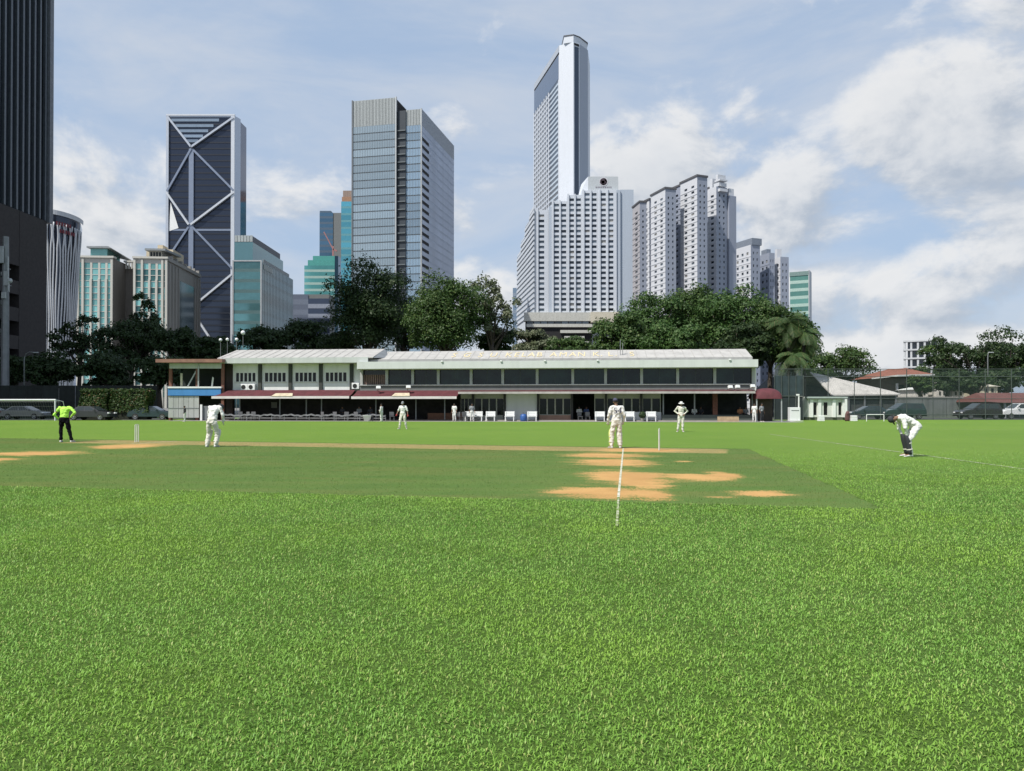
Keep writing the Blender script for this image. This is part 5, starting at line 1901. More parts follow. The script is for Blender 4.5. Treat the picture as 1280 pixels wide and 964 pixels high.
# grey boundary wall with panels
gw = thing('boundary_wall', 'long weathered grey boundary wall behind the parked cars', 'wall', (xat(1062, 97), 97, 0))
L_ = xat(1420, 97) - gw.location.x
q_w = MB().box(0, 3.0, 0, .25, 0, zat(497.5, 97)).mesh('wall_panel', mat('weathered_grey_wall', (.17, .185, .185), .85, var=.2, vscale=.8, streak=.6, rand=.08))
for i in range(int(L_ / 3.06)):
    inst('wall_panel', q_w, gw, (i * 3.06, 0, 0))
MB().box(-.1, L_, -.08, .33, zat(497.5, 97) + .002, zat(496, 97)).build('coping', M_concrete, gw)
# dark board fence that closes the left side behind the goal
lf = thing('dark_board_fence', 'dark green board fence in the shade behind the football goal and hedges', 'fence', (xat(-70, 92), 92, 0))
L2 = xat(213, 92) - lf.location.x
bm = MB().box(0, 1.9, 0, .08, 0, zat(482, 92)).mesh('board', mat('dark_green_board', (.018, .024, .022), .8, var=.25, rand=.2))
for i in range(int(L2 / 1.96)):
    inst('board', bm, lf, (i * 1.96, 0, 0))

# small white houses glimpsed over the wall
M_wh = mat('warm_white_wall', (.66, .63, .58), .75, var=.08)  # plain warm white wall colour
def cottage(label, ua, ub, vt, vb, Y, gable, m, rc):
    t = thing('cottage', label, 'house', (xat(ua, Y), Y, 0))
    W = xat(ub, Y) - t.location.x
    zb, ztp = zat(vb, Y), zat(vt, Y)
    MB().box(0, W, 0, 5, 0, zb + (ztp - zb) * (.5 if gable else .75)).build('wall', m, t)
    zt_ = zb + (ztp - zb) * (.5 if gable else .75)
    if gable:
        MB().sideprism([(-.15, zt_), (W / 2, ztp), (W + .15, zt_)], -.05, 5.1).build('gable', m, t)
    else:
        MB().add([(-.3, -.3, zt_), (W + .3, -.3, zt_), (W * .8, 2.5, ztp), (W * .2, 2.5, ztp), (-.3, 5.3, zt_), (W + .3, 5.3, zt_)], [(0, 1, 2, 3), (1, 5, 2), (5, 4, 3, 2), (4, 0, 3)]).build('roof', rc, t)
    for k in range(2):
        MB().box(W * (.22 + .4 * k), W * (.36 + .4 * k), -.06, -.01, zt_ - .75, zt_ - .25).build('window', G_dark, t)
cottage('low white cottage over the boundary wall beside the red-roofed house', 1145, 1160, 484, 496, 108, False, M_wh, M_offwhite)
cottage('white gabled cottage over the boundary wall', 1160, 1171, 482, 496, 109, True, M_wh, M_offwhite)
cottage('tall white gabled cottage over the boundary wall', 1171, 1184, 478, 496, 107, True, M_wh, M_offwhite)
cottage('small grey-white cottage among low trees over the boundary wall', 1190, 1206, 485, 496, 110, False, mat('grey_white_wall', (.45, .45, .43), .8), mat('grey_tile', (.25, .26, .27), .8))
cottage('cream cottage with pale roof over the boundary wall', 1226, 1247, 479, 496, 106, False, mat('cream_wall2', (.62, .56, .42), .8), mat('cream_tile', (.58, .54, .44), .8))

# red-roofed shelter for cars
rs = thing('red_roof_shelter', 'open car shelter with a dull red sheet roof', 'shelter', (xat(1238, 90), 90, 0))
def rsx(u): return xat(u, 90) - rs.location.x
def rsz(v): return zat(v, 90)
MB().add([(rsx(1238), .2, rsz(502.5)), (rsx(1254), 0, rsz(503.5)), (rsx(1330), 0, rsz(503.5)), (rsx(1330), 4, rsz(490.5)), (rsx(1246), 4, rsz(490.5)), (rsx(1238), 8, rsz(502.5)), (rsx(1330), 8, rsz(503))],
         [(1, 2, 3, 4), (0, 1, 4), (0, 4, 5), (4, 3, 6, 5)]).build('roof', mat('dull_red_sheet', (.14, .05, .042), .7, var=.15, streak=.5), rs)
for u in (1260, 1292, 1324):
    MB().box(rsx(u) - .1, rsx(u) + .1, .5, .7, 0, rsz(503.4)).build('post', M_lightsteel, rs)
    MB().box(rsx(u) - .1, rsx(u) + .1, 7.0, 7.2, 0, rsz(503.4)).build('post', M_lightsteel, rs)


# tall mesh fence: posts and rails, wire panels between
def net_material():
    m = bpy.data.materials.new('green_wire_mesh')
    m.use_nodes = True
    t = m.node_tree
    X.tree = t
    b = t.nodes['Principled BSDF']
    b.inputs['Base Color'].default_value = (.05, .075, .07, 1)
    b.inputs['Roughness'].default_value = .6
    tc = t.nodes.new('ShaderNodeTexCoord')
    sp = t.nodes.new('ShaderNodeSeparateXYZ')
    t.links.new(tc.outputs['Object'], sp.inputs[0])
    x, z = X(sp.outputs[0]), X(sp.outputs[2])
    def wires(e):
        f = X.op('FRACT', e * 14.0)
        return X.op('LESS_THAN', f, .13)
    w = X.op('MAXIMUM', wires(x + z), wires(x - z))
    tr = t.nodes.new('ShaderNodeBsdfTransparent')
    mx = t.nodes.new('ShaderNodeMixShader')
    t.links.new(w.s, mx.inputs[0])
    t.links.new(tr.outputs[0], mx.inputs[1])
    t.links.new(b.outputs[0], mx.inputs[2])
    t.links.new(mx.outputs[0], t.nodes['Material Output'].inputs[0])
    return m


M_net = net_material()
M_fence = mat('green_grey_fence_steel', (.085, .105, .10), .6, .2, var=.15)
fe = thing('mesh_fence', 'tall green wire mesh fence on steel posts before the parked cars and pale shed', 'fence', (xat(973, 79.6), 80.4, 0))
FH = zat(461.5, 80.4)
nu = 11
pitch_f = (xat(1330, 80.4) - fe.location.x) / nu
pm = MB().tube([(0, 0, 0), (0, 0, FH)], .042, 7).mesh('post', M_fence)
rm = MB().tube([(0, 0, 0), (pitch_f, 0, 0)], .035, 6).mesh('rail', M_fence)
nm = MB().add([(0, 0, .05), (pitch_f, 0, .05), (pitch_f, 0, FH - .05), (0, 0, FH - .05)], [(0, 1, 2, 3)]).mesh('wire_mesh', M_net)
for i in range(nu + 1):
    if i == nu or True:
        o = inst('post', pm, fe, (i * pitch_f, 0, 0))
        if i < 2:
            pass
    if i < nu:
        for zf in (FH, FH - .8, 2.2, .55):
            inst('rail', rm, fe, (i * pitch_f, 0, zf))
        inst('wire_mesh', nm, fe, (i * pitch_f, .045, 0))
# ball-stop netting beside the porch, darker and closer woven
ns = thing('ball_stop_net', 'dark blue-green ball-stop screen on a frame beside the maroon porch', 'screen', (xat(968, 78.4), 78.4, 0))
NW = xat(1004, 78.4) - ns.location.x
M_screen = mat('blue_green_screen', (.035, .058, .066), .8, var=.2, vscale=1.5)
for k in range(4):
    MB().box(NW * k / 4 + .04, NW * (k + 1) / 4 - .04, 0, .04, 2.55, zat(470, 78.4)).build('screen_panel', M_screen, ns)
    MB().box(NW * k / 4 + .04, NW * (k + 1) / 4 - .04, 0, .04, .1, 2.4).build('screen_panel', mat('dark_screen', (.02, .03, .034), .8), ns)
for k in range(5):
    MB().tube([(NW * k / 4, -.04, 0), (NW * k / 4, -.04, zat(469, 78.4))], .045, 6).build('post', M_fence, ns)
MB().box(0, NW, -.06, -.002, 2.42, 2.52).build('rail', M_fence, ns)

# small furniture along that edge
def bench(label, u, Y, w, m, back=True, group=None, rz=0.0, h=.46):
    t = thing('bench', label, 'bench', (xat(u, Y), Y, 0), rz, group)
    for k in range(3):
        MB().box(-w / 2, w / 2, -.2 + k * .145, -.07 + k * .145, h - .04, h).build('seat_slat', m, t)
    if back:
        for k in range(2):
            MB().box(-w / 2, w / 2, .245, .28, h + .1 + k * .2, h + .27 + k * .2).build('back_slat', m, t)
    for sx in (-1, 1):
        MB().box(sx * w * .42 - .04, sx * w * .42 + .04, -.18, -.1, 0, h - .041).build('leg', m, t)
        MB().box(sx * w * .42 - .04, sx * w * .42 + .04, .20, .244, 0, h + .48 if back else h - .041).build('leg', m, t)
    return t


bx = thing('white_locker', 'tall white equipment locker on the grass beside the ball-stop screen', 'locker', (xat(994, 73.5), 73.5, 0))
MB().cbox(-.5, .5, 0, .6, .06, 1.32, .02).build('cabinet', M_whiteplastic, bx)
MB().box(-.36, .36, -.02, -.002, 1.0, 1.06).build('handle_slot', M_steel, bx)
MB().box(-.62, .72, -.15, .7, 0, .059).build('base', M_offwhite, bx)
MB().box(.34, .44, .1, .2, 1.33, 2.6).build('pole', M_white, bx)
MB().box(.12, .44, .08, .099, 2.45, 2.6).build('flag', M_white, bx)
sg = thing('practice_goal', 'small white practice goal frame standing before the mesh fence', 'goal', (xat(1094, 73), 73, 0))
MB().tube([(-.82, 0, 0), (-.82, 0, .62)], .035, 8).build('post', M_whiteplastic, sg)
MB().tube([(.82, 0, 0), (.82, 0, .62)], .035, 8).build('post', M_whiteplastic, sg)
MB().tube([(-.82, 0, .64), (.82, 0, .64)], .035, 8).build('crossbar', M_whiteplastic, sg)
for u, lab in ((1026, 'stack of white plastic crates before the white hut'), (1067, 'stack of white plastic crates beside the practice goal')):
    t = thing('crate_stack', lab, 'crate', (xat(u, 74), 74, 0))
    for k in range(3):
        MB().cbox(-.3 + .02 * k, .3 - .01 * k, -.2, .2, k * .19, k * .19 + .17, .02).build('crate', M_whiteplastic, t)
rb = thing('red_standing_bag', 'upright red and grey kit bag leaning beside the crates', 'bag', (xat(1059, 74.2), 74.2, 0))
MB().loft([((0, 0, 0), (.2, 0, 0), (0, .16, 0)), ((0, 0, .1), (.24, 0, 0), (0, .19, 0)), ((.02, 0, .7), (.21, 0, 0), (0, .17, 0)), ((.05, 0, .95), (.13, 0, 0), (0, .1, 0))]).build('body', mat('dull_red_cloth', (.11, .05, .05), .8), rb, True)
MB().tube([(-.1, -.18, .6), (0, -.24, .75), (.12, -.18, .6)], .02, 6).build('strap', M_black, rb)


# cars ------------------------------------------------------
M_tyre = mat('tyre', (.02, .02, .02), .85)
M_rim = mat('rim', (.35, .36, .37), .35, .7)
G_car = glass('car_glass', (.03, .04, .045), .04, .0, .1, .002)
PAINT = {'navy': mat('navy_car_paint', (.035, .060, .070), .25, .3, var=.04, coat=.5), 'teal': mat('dark_teal_car_paint', (.03, .06, .06), .25, .3, var=.04, coat=.5),
         'black': mat('black_car_paint', (.03, .026, .028), .25, .2, var=.04, coat=.5), 'white': mat('white_car_paint', (.70, .71, .72), .3, .0, var=.03, coat=.5),
         'silver': mat('shaded_silver_car_paint', (.14, .145, .155), .3, .5, var=.04, coat=.5), 'grey': mat('grey_car_paint', (.05, .052, .058), .3, .4, var=.04, coat=.5)}  # silver is darkened to stand for the deep shade around that car
WHEEL = MB().lathe([(.2, -.1), (.31, -.1), (.33, -.06), (.33, .06), (.31, .1), (.2, .1)], n=18).mesh('tyre', M_tyre)
RIM = MB().lathe([(.205, -.09), (.205, .11), (.12, .09), (.05, .115), (.0, .115)], n=14).mesh('rim', M_rim)


def car(label, u, Y, rz, paint, kind='sedan', group='cars parked along the fence', name='parked_car'):
    base = at(u, 507, Y)
    t = thing(name, label, 'car', (base.x, base.y, 0), rz, group)
    p = PAINT[paint]
    if kind == 'sedan':
        L, W, prof, cab = 4.4, .87, [(-2.2, .35), (-2.22, .62), (-2.12, .92), (-1.35, 1.0), (1.0, .98), (1.95, .82), (2.2, .66), (2.2, .35)], [(-1.75, .96), (-1.05, 1.42), (.25, 1.43), (1.15, .96)]
    elif kind == 'suv':
        L, W, prof, cab = 4.6, .92, [(-2.3, .42), (-2.32, .75), (-2.28, 1.1), (-1.6, 1.15), (1.05, 1.13), (2.0, 1.0), (2.3, .8), (2.3, .42)], [(-2.22, 1.1), (-2.0, 1.72), (.15, 1.75), (1.1, 1.12)]
    else:   # pickup
        L, W, prof, cab = 5.1, .92, [(-2.55, .5), (-2.57, .8), (-2.55, 1.12), (-1.0, 1.12), (1.1, 1.14), (2.2, 1.02), (2.5, .85), (2.52, .5)], [(-.95, 1.1), (-.8, 1.72), (.45, 1.74), (1.25, 1.12)]
    # body: the side outline rounded towards the sides
    q = MB()
    n = len(prof)
    cx = sum(a for a, _ in prof) / n
    rows_ = []
    for (yy, k, kz) in ((-W, .965, .94), (-W * .93, .99, .99), (0, 1.0, 1.0), (W * .93, .99, .99), (W, .965, .94)):
        rows_.append([(cx + (x - cx) * k, yy, .35 + (z - .35) * kz) for x, z in prof])
    P = [pt for r_ in rows_ for pt in r_]
    F = [tuple(range(n)), tuple(range(5 * n - 1, 4 * n - 1, -1))]
    for r_ in range(4):
        for i in range(n):
            j = (i + 1) % n
            F.append((r_ * n + j, r_ * n + i, (r_ + 1) * n + i, (r_ + 1) * n + j))
    q.add(P, F)
    body = q.build('body', p, t)
    (xa, za), (xb, zb), (xc, zc), (xd, zd) = cab
    wi = W * .78
    C0 = [(xa, -W * .95, za), (xd, -W * .95, zd), (xc, -wi, zc), (xb, -wi, zb), (xa, W * .95, za), (xd, W * .95, zd), (xc, wi, zc), (xb, wi, zb)]
    MB().add(C0, [(0, 1, 2, 3), (7, 6, 5, 4), (1, 5, 6, 2), (4, 0, 3, 7), (3, 2, 6, 7)]).build('cabin', p, t)
    def lerp(a, b_, f): return tuple(a[i] + (b_[i] - a[i]) * f for i in range(3))
    for s_, (A, B, C, D) in ((-1, (C0[0], C0[1], C0[2], C0[3])), (1, (C0[4], C0[5], C0[6], C0[7]))):
        for f0, f1 in ((.10, .48), (.52, .90)):
            b0, b1 = lerp(A, B, f0), lerp(A, B, f1)
            t0, t1 = lerp(D, C, f0), lerp(D, C, f1)
            q4 = [lerp(b0, t0, .12), lerp(b1, t1, .12), lerp(b1, t1, .88), lerp(b0, t0, .88)]
            MB().add([(x, y + s_ * .012, z) for x, y, z in q4] + [(x, y - s_ * .01, z) for x, y, z in q4], [(0, 1, 2, 3), (7, 6, 5, 4), (0, 4, 5, 1), (1, 5, 6, 2), (2, 6, 7, 3), (3, 7, 4, 0)]).build('side_window', G_car, t)
    for (A, B, C, D, dx) in ((C0[1], C0[5], C0[6], C0[2], .015), (C0[4], C0[0], C0[3], C0[7], -.015)):
        q4 = [lerp(lerp(A, B, .06), lerp(D, C, .06), .08), lerp(lerp(A, B, .94), lerp(D, C, .94), .08), lerp(lerp(A, B, .92), lerp(D, C, .92), .92), lerp(lerp(A, B, .08), lerp(D, C, .08), .92)]
        MB().add([(x + dx, y, z + .008) for x, y, z in q4] + [(x - dx, y, z - .01) for x, y, z in q4], [(0, 1, 2, 3), (7, 6, 5, 4), (0, 4, 5, 1), (1, 5, 6, 2), (2, 6, 7, 3), (3, 7, 4, 0)]).build('windscreen', G_car, t)
    for sx in (-.62, .62):
        for sy in (-1, 1):
            w = inst('wheel', WHEEL, t, (L / 2 * sx, sy * (W - .08), .33))
            w.rotation_euler = (R(90) * (1 if sy < 0 else -1), 0, 0)
            inst('rim', RIM, w)
    for sy in (-1, 1):
        MB().cbox(L / 2 - .16, L / 2 + .005, sy * W * .68 - .17, sy * W * .68 + .17, .66, .8, .02).build('headlight', M_whiteplastic, t)
        MB().cbox(-L / 2 - .005, -L / 2 + .12, sy * W * .74 - .13, sy * W * .74 + .13, .72, .9, .02).build('tail_light', mat('tail_red', (.25, .02, .02), .4), t)
        MB().cbox(.72, .88, sy * (W + .08) - .08, sy * (W + .08) + .08, za + .02, za + .17, .02).build('wing_mirror', p, t)
    for sx in (-1, 1):
        MB().cbox(sx * (L / 2 - .02) - .08, sx * (L / 2 - .02) + .08, -W * .9, W * .9, .34, .55, .03).build('bumper', M_black if kind != 'sedan' else p, t)
    if kind == 'pickup':
        MB().box(-2.45, -1.0, -W * .8, W * .8, 1.121, 1.124).build('load_bed', M_black, t)
    return t


car('dark navy saloon parked under the pale shed eaves', 1085, 84.5, R(178), 'navy')
car('dark teal people carrier parked beside the navy saloon', 1127, 84, R(182), 'teal', 'suv')
car('black van-like car parked below the cream cottage', 1222, 85, R(184), 'black', 'suv')
car('white pickup truck parked under the red-roofed shelter', 1276, 86.5, R(178), 'white', 'pickup')
car('silver saloon parked in shade behind the football goal net', 32, 83, R(3), 'silver', 'sedan', 'cars parked in the tower shade')
car('dark grey saloon parked at the open side of the football goal', -12, 83.5, R(2), 'grey', 'sedan', 'cars parked in the tower shade')
car('grey saloon parked in front of the clipped hedges', 115, 78.6, R(-3), 'grey', 'sedan', 'cars parked in the tower shade')
car('dark navy saloon parked next to the scorers stand', 190, 81, R(4), 'navy', 'sedan', 'cars parked in the tower shade')
car('white car parked between the hedges and the scorers stand', 158, 84, R(2), 'white', 'sedan', 'cars parked in the tower shade')

# football goal -----------------------------------------------
GY = 76.0
go = thing('football_goal', 'white football goal frame at the shaded edge of the field', 'goal', (xat(69, GY), GY, 0))
gwid = 7.3
gh = zat(500, GY)
M_goal = mat('goal_white', (.66, .68, .70), .45, var=.04)
MB().tube([(0, 0, 0), (0, 0, gh)], .075, 10).build('post', M_goal, go)
MB().tube([(-gwid, 0, 0), (-gwid, 0, gh)], .075, 10).build('post', M_goal, go)
MB().tube([(-gwid - .07, 0, gh), (.07, 0, gh)], .085, 10).build('crossbar', M_goal, go)
for x in (0, -gwid):
    MB().tube([(x, .07, gh), (x + .3, .8, gh - .15), (x + .3, 1.6, 0)], .035, 7).build('net_stay', M_goal, go)
q = MB()
for i in range(31):
    x = -gwid * i / 30
    q.tube([(x, .05, gh - .06), (x, .8, gh - .2), (x, 1.6, .05)], .006, 3, cap=False)
for k in range(9):
    f = k / 8
    y, z = (.05 + (.8 - .05) * f * 2, gh - .06 - .14 * f * 2) if f < .5 else (.8 + .8 * (f - .5) * 2, (gh - .2) + (.05 - gh + .2) * (f - .5) * 2)
    q.tube([(-gwid, y, z), (0, y, z)], .006, 3, cap=False)
q.build('net', mat('net_cord', (.30, .31, .32), .8), go)

# masts and lamps --------------------------------------------
mm_ = thing('antenna_mast', 'grey steel mast hung with white antenna panels in front of the finned tower', 'mast', (xat(6, 105), 105, 0))
MT = zat(296, 105)
MB().tube([(0, 0, 0), (0, 0, MT)], [.55, .38], 12).build('pole', M_steel, mm_)
for (dx, v0, v1, w) in ((-.15, 330, 309, .55), (.45, 358, 340, .55), (.2, 374, 366, .6), (.75, 352, 322, .16), (.85, 366, 349, .2)):
    MB().cbox(dx - w / 2, dx + w / 2, -.75, -.55, zat(v0, 105), zat(v1, 105), .03).build('antenna_panel', M_lightsteel, mm_)
    MB().box(dx - .04, dx + .04, -.55, -.1, (zat(v0, 105) + zat(v1, 105)) / 2 - .05, (zat(v0, 105) + zat(v1, 105)) / 2 + .05).build('bracket', M_steel, mm_)
d_ = MB().lathe([(.02, .18), (.22, .1), (.36, 0)], n=16).build('dish', M_lightsteel, mm_, loc=(1.0, -.6, zat(352, 105)))
d_.rotation_euler = (R(90), 0, 0)


def street_lamp(label, u, vtop, Y, arm, n_arms=1):
    t = thing('street_lamp', label, 'street lamp', (xat(u, Y), Y, 0), 0, 'curved street lamps')
    T = zat(vtop, Y)
    MB().tube([(0, 0, 0), (0, 0, T * .9), (arm * .15, 0, T * .97), (arm * .5, 0, T), (arm, 0, T - .05)], [.09, .07, .05, .045, .04], 8).build('pole', M_steel, t, True)
    MB().cbox(arm - .15, arm + .5, -.12, .12, T - .14, T - .02, .03).build('lamp_head', M_lightsteel, t)
    return t
street_lamp('curved grey street lamp in front of the finned tower podium', 30, 440, 98, 1.3)
street_lamp('thin street lamp rising over the low trees behind the cottages', 1235, 440, 104, .3)
# round lamps behind the clubhouse roof
for u, v, lab in ((275.5, 425, 'round white dish lamp on a pole above the scorers stand roof'), (284, 424.5, 'round white lamp on a pole close to the clubhouse roof corner'),
                  (295.5, 424.5, 'tilted white lamp on a pole behind the clubhouse roof'), (303.5, 416, 'highest round white lamp on a pole behind the clubhouse roof')):
    t = thing('globe_lamp', lab, 'lamp', (xat(u, 93), 93, 0), 0, 'round lamps behind the roof')
    z = zat(v, 93)
    MB().tube([(0, 0, 0), (0, 0, z - .2)], .035, 6).build('pole', M_steel, t)
    MB().ball((0, 0, z), .27 if v < 420 else .2, n=12, m=8).build('globe', M_whiteplastic, t, True)

# wickets ----------------------------------------------------
M_stump = mat('pale_stump', (.62, .64, .60), .5, var=.06)
def wicket(label, P):
    ang = math.atan2(PPER.y, PPER.x)
    t = thing('wicket', label, 'wicket', (P.x, P.y, .006), ang, 'wickets on the pitch')
    for k in (-1, 0, 1):
        MB().tube([(k * .095, 0, 0), (k * .095, 0, .68), (k * .095, 0, .711)], [.019, .019, .014], 8).build('stump', M_stump, t)
    for k in (-1, 1):
        MB().tube([(k * .0475 - .045, 0, .72), (k * .0475, 0, .724), (k * .0475 + .045, 0, .72)], [.008, .012, .008], 6).build('bail', M_stump, t)
wicket('three pale stumps with bails on the pitch near the umpire in lime', PS_L)
wicket('three pale stumps with bails on the pitch near the batsman numbered 54', PS_R)

# veranda furniture ------------------------------------------
def pt(u, y):
    s_ = S(u, y)
    return Vector((PA.x + PDV.x * s_ - PDV.y * y, PA.y + PDV.y * s_ + PDV.x * y, 0))
def onfront(name, label, cat, u, y, z=0.0, group=None):
    p = pt(u, y)
    return thing(name, label, cat, (p.x, p.y, z), PANG, group)
M_bench = mat('white_bench_paint', (.74, .75, .75), .5, var=.04)
GBN = 'white benches along the clubhouse front'
for u, y, lab in ((587, -1.2, 'white slatted bench before the three-pane doors of the clubhouse'), (597, -1.0, 'white slatted bench before the four-pane doors, nearer the canvas awning'), (613, -1.0, 'white slatted bench before the four-pane doors, nearer the blank white wall panel'),
                  (637, -1.0, 'white slatted bench under the blank white wall panel, nearer the doors'), (665, -1.0, 'white slatted bench under the blank white wall panel, next to the blue drum'),
                  (750, -1.0, 'white slatted bench before the single-pane window and low white wall'), (787, -1.0, 'white slatted bench before the low white wall beside the dark pot plant'), (814, -1.0, 'white slatted bench at the last window of the low white wall')):
    t = onfront('bench', lab, 'bench', u, y, .006, GBN)
    w, h = .95, .46
    for k in range(3):
        MB().box(-w / 2, w / 2, -.2 + k * .145, -.07 + k * .145, h - .04, h).build('seat_slat', M_bench, t)
    for k in range(2):
        MB().box(-w / 2, w / 2, .245, .28, h + .04 + k * .22, h + .25 + k * .22).build('back_slat', M_bench, t)
    for sx in (-1, 1):
        MB().box(sx * w * .42 - .04, sx * w * .42 + .04, -.18, -.1, 0, h - .041).build('leg', M_bench, t)
        MB().box(sx * w * .42 - .04, sx * w * .42 + .04, .20, .244, 0, h + .46).build('leg', M_bench, t)
dr = onfront('blue_drum', 'blue plastic drum bag under the blank white wall panel', 'drum', 654.5, -1.2, .006)
MB().lathe([(.30, 0), (.33, .1), (.33, .45), (.28, .62), (.15, .68), (0.05, .69)], n=16).build('body', mat('blue_plastic', (.03, .10, .32), .5), dr, True)
MB().tube([(-.12, 0, .66), (0, 0, .76), (.12, 0, .66)], .02, 6).build('handle', M_black, dr)
pp = onfront('pot_plant', 'dark round pot plant before the low white wall', 'plant', 803, -1.0, .006)
MB().lathe([(.14, 0), (.2, .28), (.21, .3), (.16, .3)], n=14).build('pot', M_concrete, pp)
_rg = np.random.RandomState(5)
_d = _rg.randn(500, 3); _d /= np.linalg.norm(_d, axis=1)[:, None]
inst('leaves', quads_mesh('leaves', _d * .34 + np.array([0, 0, .6]), _d, _rg.uniform(.04, .09, 500), _rg, L_dark), pp)
# pale cloth-covered rail along the left wing
rl = onfront('covered_rail', 'long low white rail draped with pale cloth before the shaded veranda', 'rail', 278, -2.6)
RL = S(482, -2.6) - S(278, -2.6)
q = MB()
nn_ = 90
for i in range(nn_):
    x = RL * i / (nn_ - 1)
    z = .62 + .05 * math.sin(i * .55) + .04 * math.sin(i * 1.7)
    q.v += [(x, -.06, z - .14), (x, -.08, z), (x, .08, z), (x, .06, z - .14)]
for i in range(nn_ - 1):
    for k in range(3):
        q.f.append((i * 4 + k, i * 4 + 4 + k, i * 4 + 5 + k, i * 4 + 1 + k)); q.mi.append(0)
q.build('cloth', mat('pale_cloth', (.27, .27, .29), .8, var=.2, vscale=2), rl)
for i in range(14):
    x = RL * i / 13
    MB().tube([(x, 0, 0), (x, 0, .6)], .03, 6).build('post', M_steel, rl)
MB().tube([(0, 0, .28), (RL, 0, .28)], .02, 6).build('rail', M_steel, rl)
tb_ = onfront('white_tub', 'white tapered tub standing before the veranda rail', 'tub', 459, -3.0)
MB().lathe([(.26, 0), (.42, .55), (.45, .58), (.40, .58)], n=18).build('shell', M_whiteplastic, tb_, True)
GCH = 'dark chairs on the veranda'
chair_seat = MB().cbox(-.22, .22, -.22, .22, .42, .46, .01).mesh('seat', mat('chair_grey', (.14, .14, .15), .6))
chair_back = MB().cbox(-.22, .22, .19, .22, .5, .88, .01).mesh('backrest', mat('chair_grey', (.14, .14, .15), .6))
chair_leg = MB().tube([(0, 0, 0), (0, 0, .42)], .018, 6).mesh('leg', M_steel)
for u, y, rz in ((300, -1.5, .3), (308, -1.5, -.4), (316, -1.6, .1), (405, -1.5, 2.6), (420, -1.4, 2.9), (433, -1.6, .2), (446, -1.4, 3.0), (490, -1.5, .4), (574, -1.9, 2.8), (581, -1.8, .5), (725, -.3, .3), (735, -.2, 2.9)):
    lab = 'grey veranda chair behind the draped rail under the maroon awnings' if u < 500 else ('grey chair at the end of the canvas awning' if u < 600 else 'grey chair in the open doorway of the clubhouse')
    t = onfront('chair', lab, 'chair', u, y, .006 if u > 500 else 0.0, GCH if u < 500 else ('chairs at the awning end' if u < 600 else 'chairs in the doorway'))
    t.rotation_euler.z += rz
    inst('seat', chair_seat, t)
    inst('backrest', chair_back, t)
    for sx in (-.18, .18):
        for sy in (-.18, .18):
            inst('leg', chair_leg, t, (sx, sy, 0))
wb = onfront('timber_ramp', 'pale timber board box on the grass before the veranda wall', 'board', 910, -1.7)
for k in range(4):
    MB().box(-.95, .95, -.12, .12, .005 + k * .12, .115 + k * .12).build('plank', mat('pale_timber', (.44, .32, .20), .75, var=.15, vscale=4, rand=.12), wb)


# ------------------------------------------------------------------ people
M_skin = mat('brown_skin', (.20, .11, .07), .6, var=.04)
M_hair = mat('black_hair', (.012, .010, .010), .7)
CL = {'white': mat('cricket_white', (.68, .68, .66), .8, var=.05, vscale=6, bump=.3, bscale=14), 'cream': mat('cricket_cream', (.66, .635, .57), .8, var=.06, vscale=6, bump=.3, bscale=14),
      'lime': mat('lime_shirt', (.42, .78, .09), .75, var=.06, vscale=5, bump=.3, bscale=14), 'black': mat('black_trousers', (.006, .006, .009), .9, var=.1, bump=.3, bscale=14, spec=.1),
      'navy': mat('navy_cap', (.055, .055, .10), .8), 'dark': mat('dark_cloth', (.03, .032, .04), .8, var=.1), 'grey': mat('grey_cloth', (.25, .26, .28), .8, var=.1),
      'red': mat('red_cloth', (.30, .03, .03), .8, var=.1), 'blue': mat('blue_cloth', (.06, .10, .24), .8, var=.1), 'green': mat('green_band', (.03, .12, .07), .8),
      'padlime': mat('lime_pad', (.62, .66, .20), .7), 'padwhite': mat('white_pad', (.66, .65, .58), .7), 'orange': mat('orange_cloth', (.45, .20, .10), .8)}
M_shoe = mat('white_shoe', (.66, .66, .64), .6)

POSE = dict(pelvis=(0, 0, .95), spine=(0, 0, 1.15), chest=(0, .01, 1.34), neck=(0, 0, 1.47), head=(0, .03, 1.62),
            shoR=(.18, 0, 1.42), elbR=(.25, -.02, 1.14), wriR=(.27, .08, .90), shoL=(-.18, 0, 1.42), elbL=(-.25, -.02, 1.14), wriL=(-.27, .08, .90),
            hipR=(.09, 0, .92), kneR=(.11, .03, .50), ankR=(.12, -.01, .09), toeR=(.14, .17, .045), hipL=(-.09, 0, .92), kneL=(-.11, .03, .50), ankL=(-.12, -.01, .09), toeL=(-.14, .17, .045))


FOLDS = bpy.data.textures.new('cloth_folds', 'CLOUDS')
FOLDS.noise_scale = .11


def remesh(o, vox, smooth=2, folds=0.0):
    md = o.modifiers.new('remesh', 'REMESH')
    md.mode = 'VOXEL'
    md.voxel_size = vox
    md.use_smooth_shade = True
    sm = o.modifiers.new('smooth', 'SMOOTH')
    sm.factor = .5
    sm.iterations = smooth
    if folds:
        dm = o.modifiers.new('folds', 'DISPLACE')
        dm.texture = FOLDS
        dm.texture_coords = 'GLOBAL'
        dm.strength = folds
        dm.mid_level = .5
    PENDING.append(o)


def limb(q, pts, rad, n=10):
    """Tapered limb with rounded ends."""
    q.tube(pts, rad, n)
    for p, r_ in ((pts[0], rad[0]), (pts[-1], rad[-1])):
        q.ball(p, r_ * .99, n=8, m=6)
    for p, r_ in zip(pts[1:-1], rad[1:-1]):
        q.ball(p, r_ * 1.0, n=8, m=6)


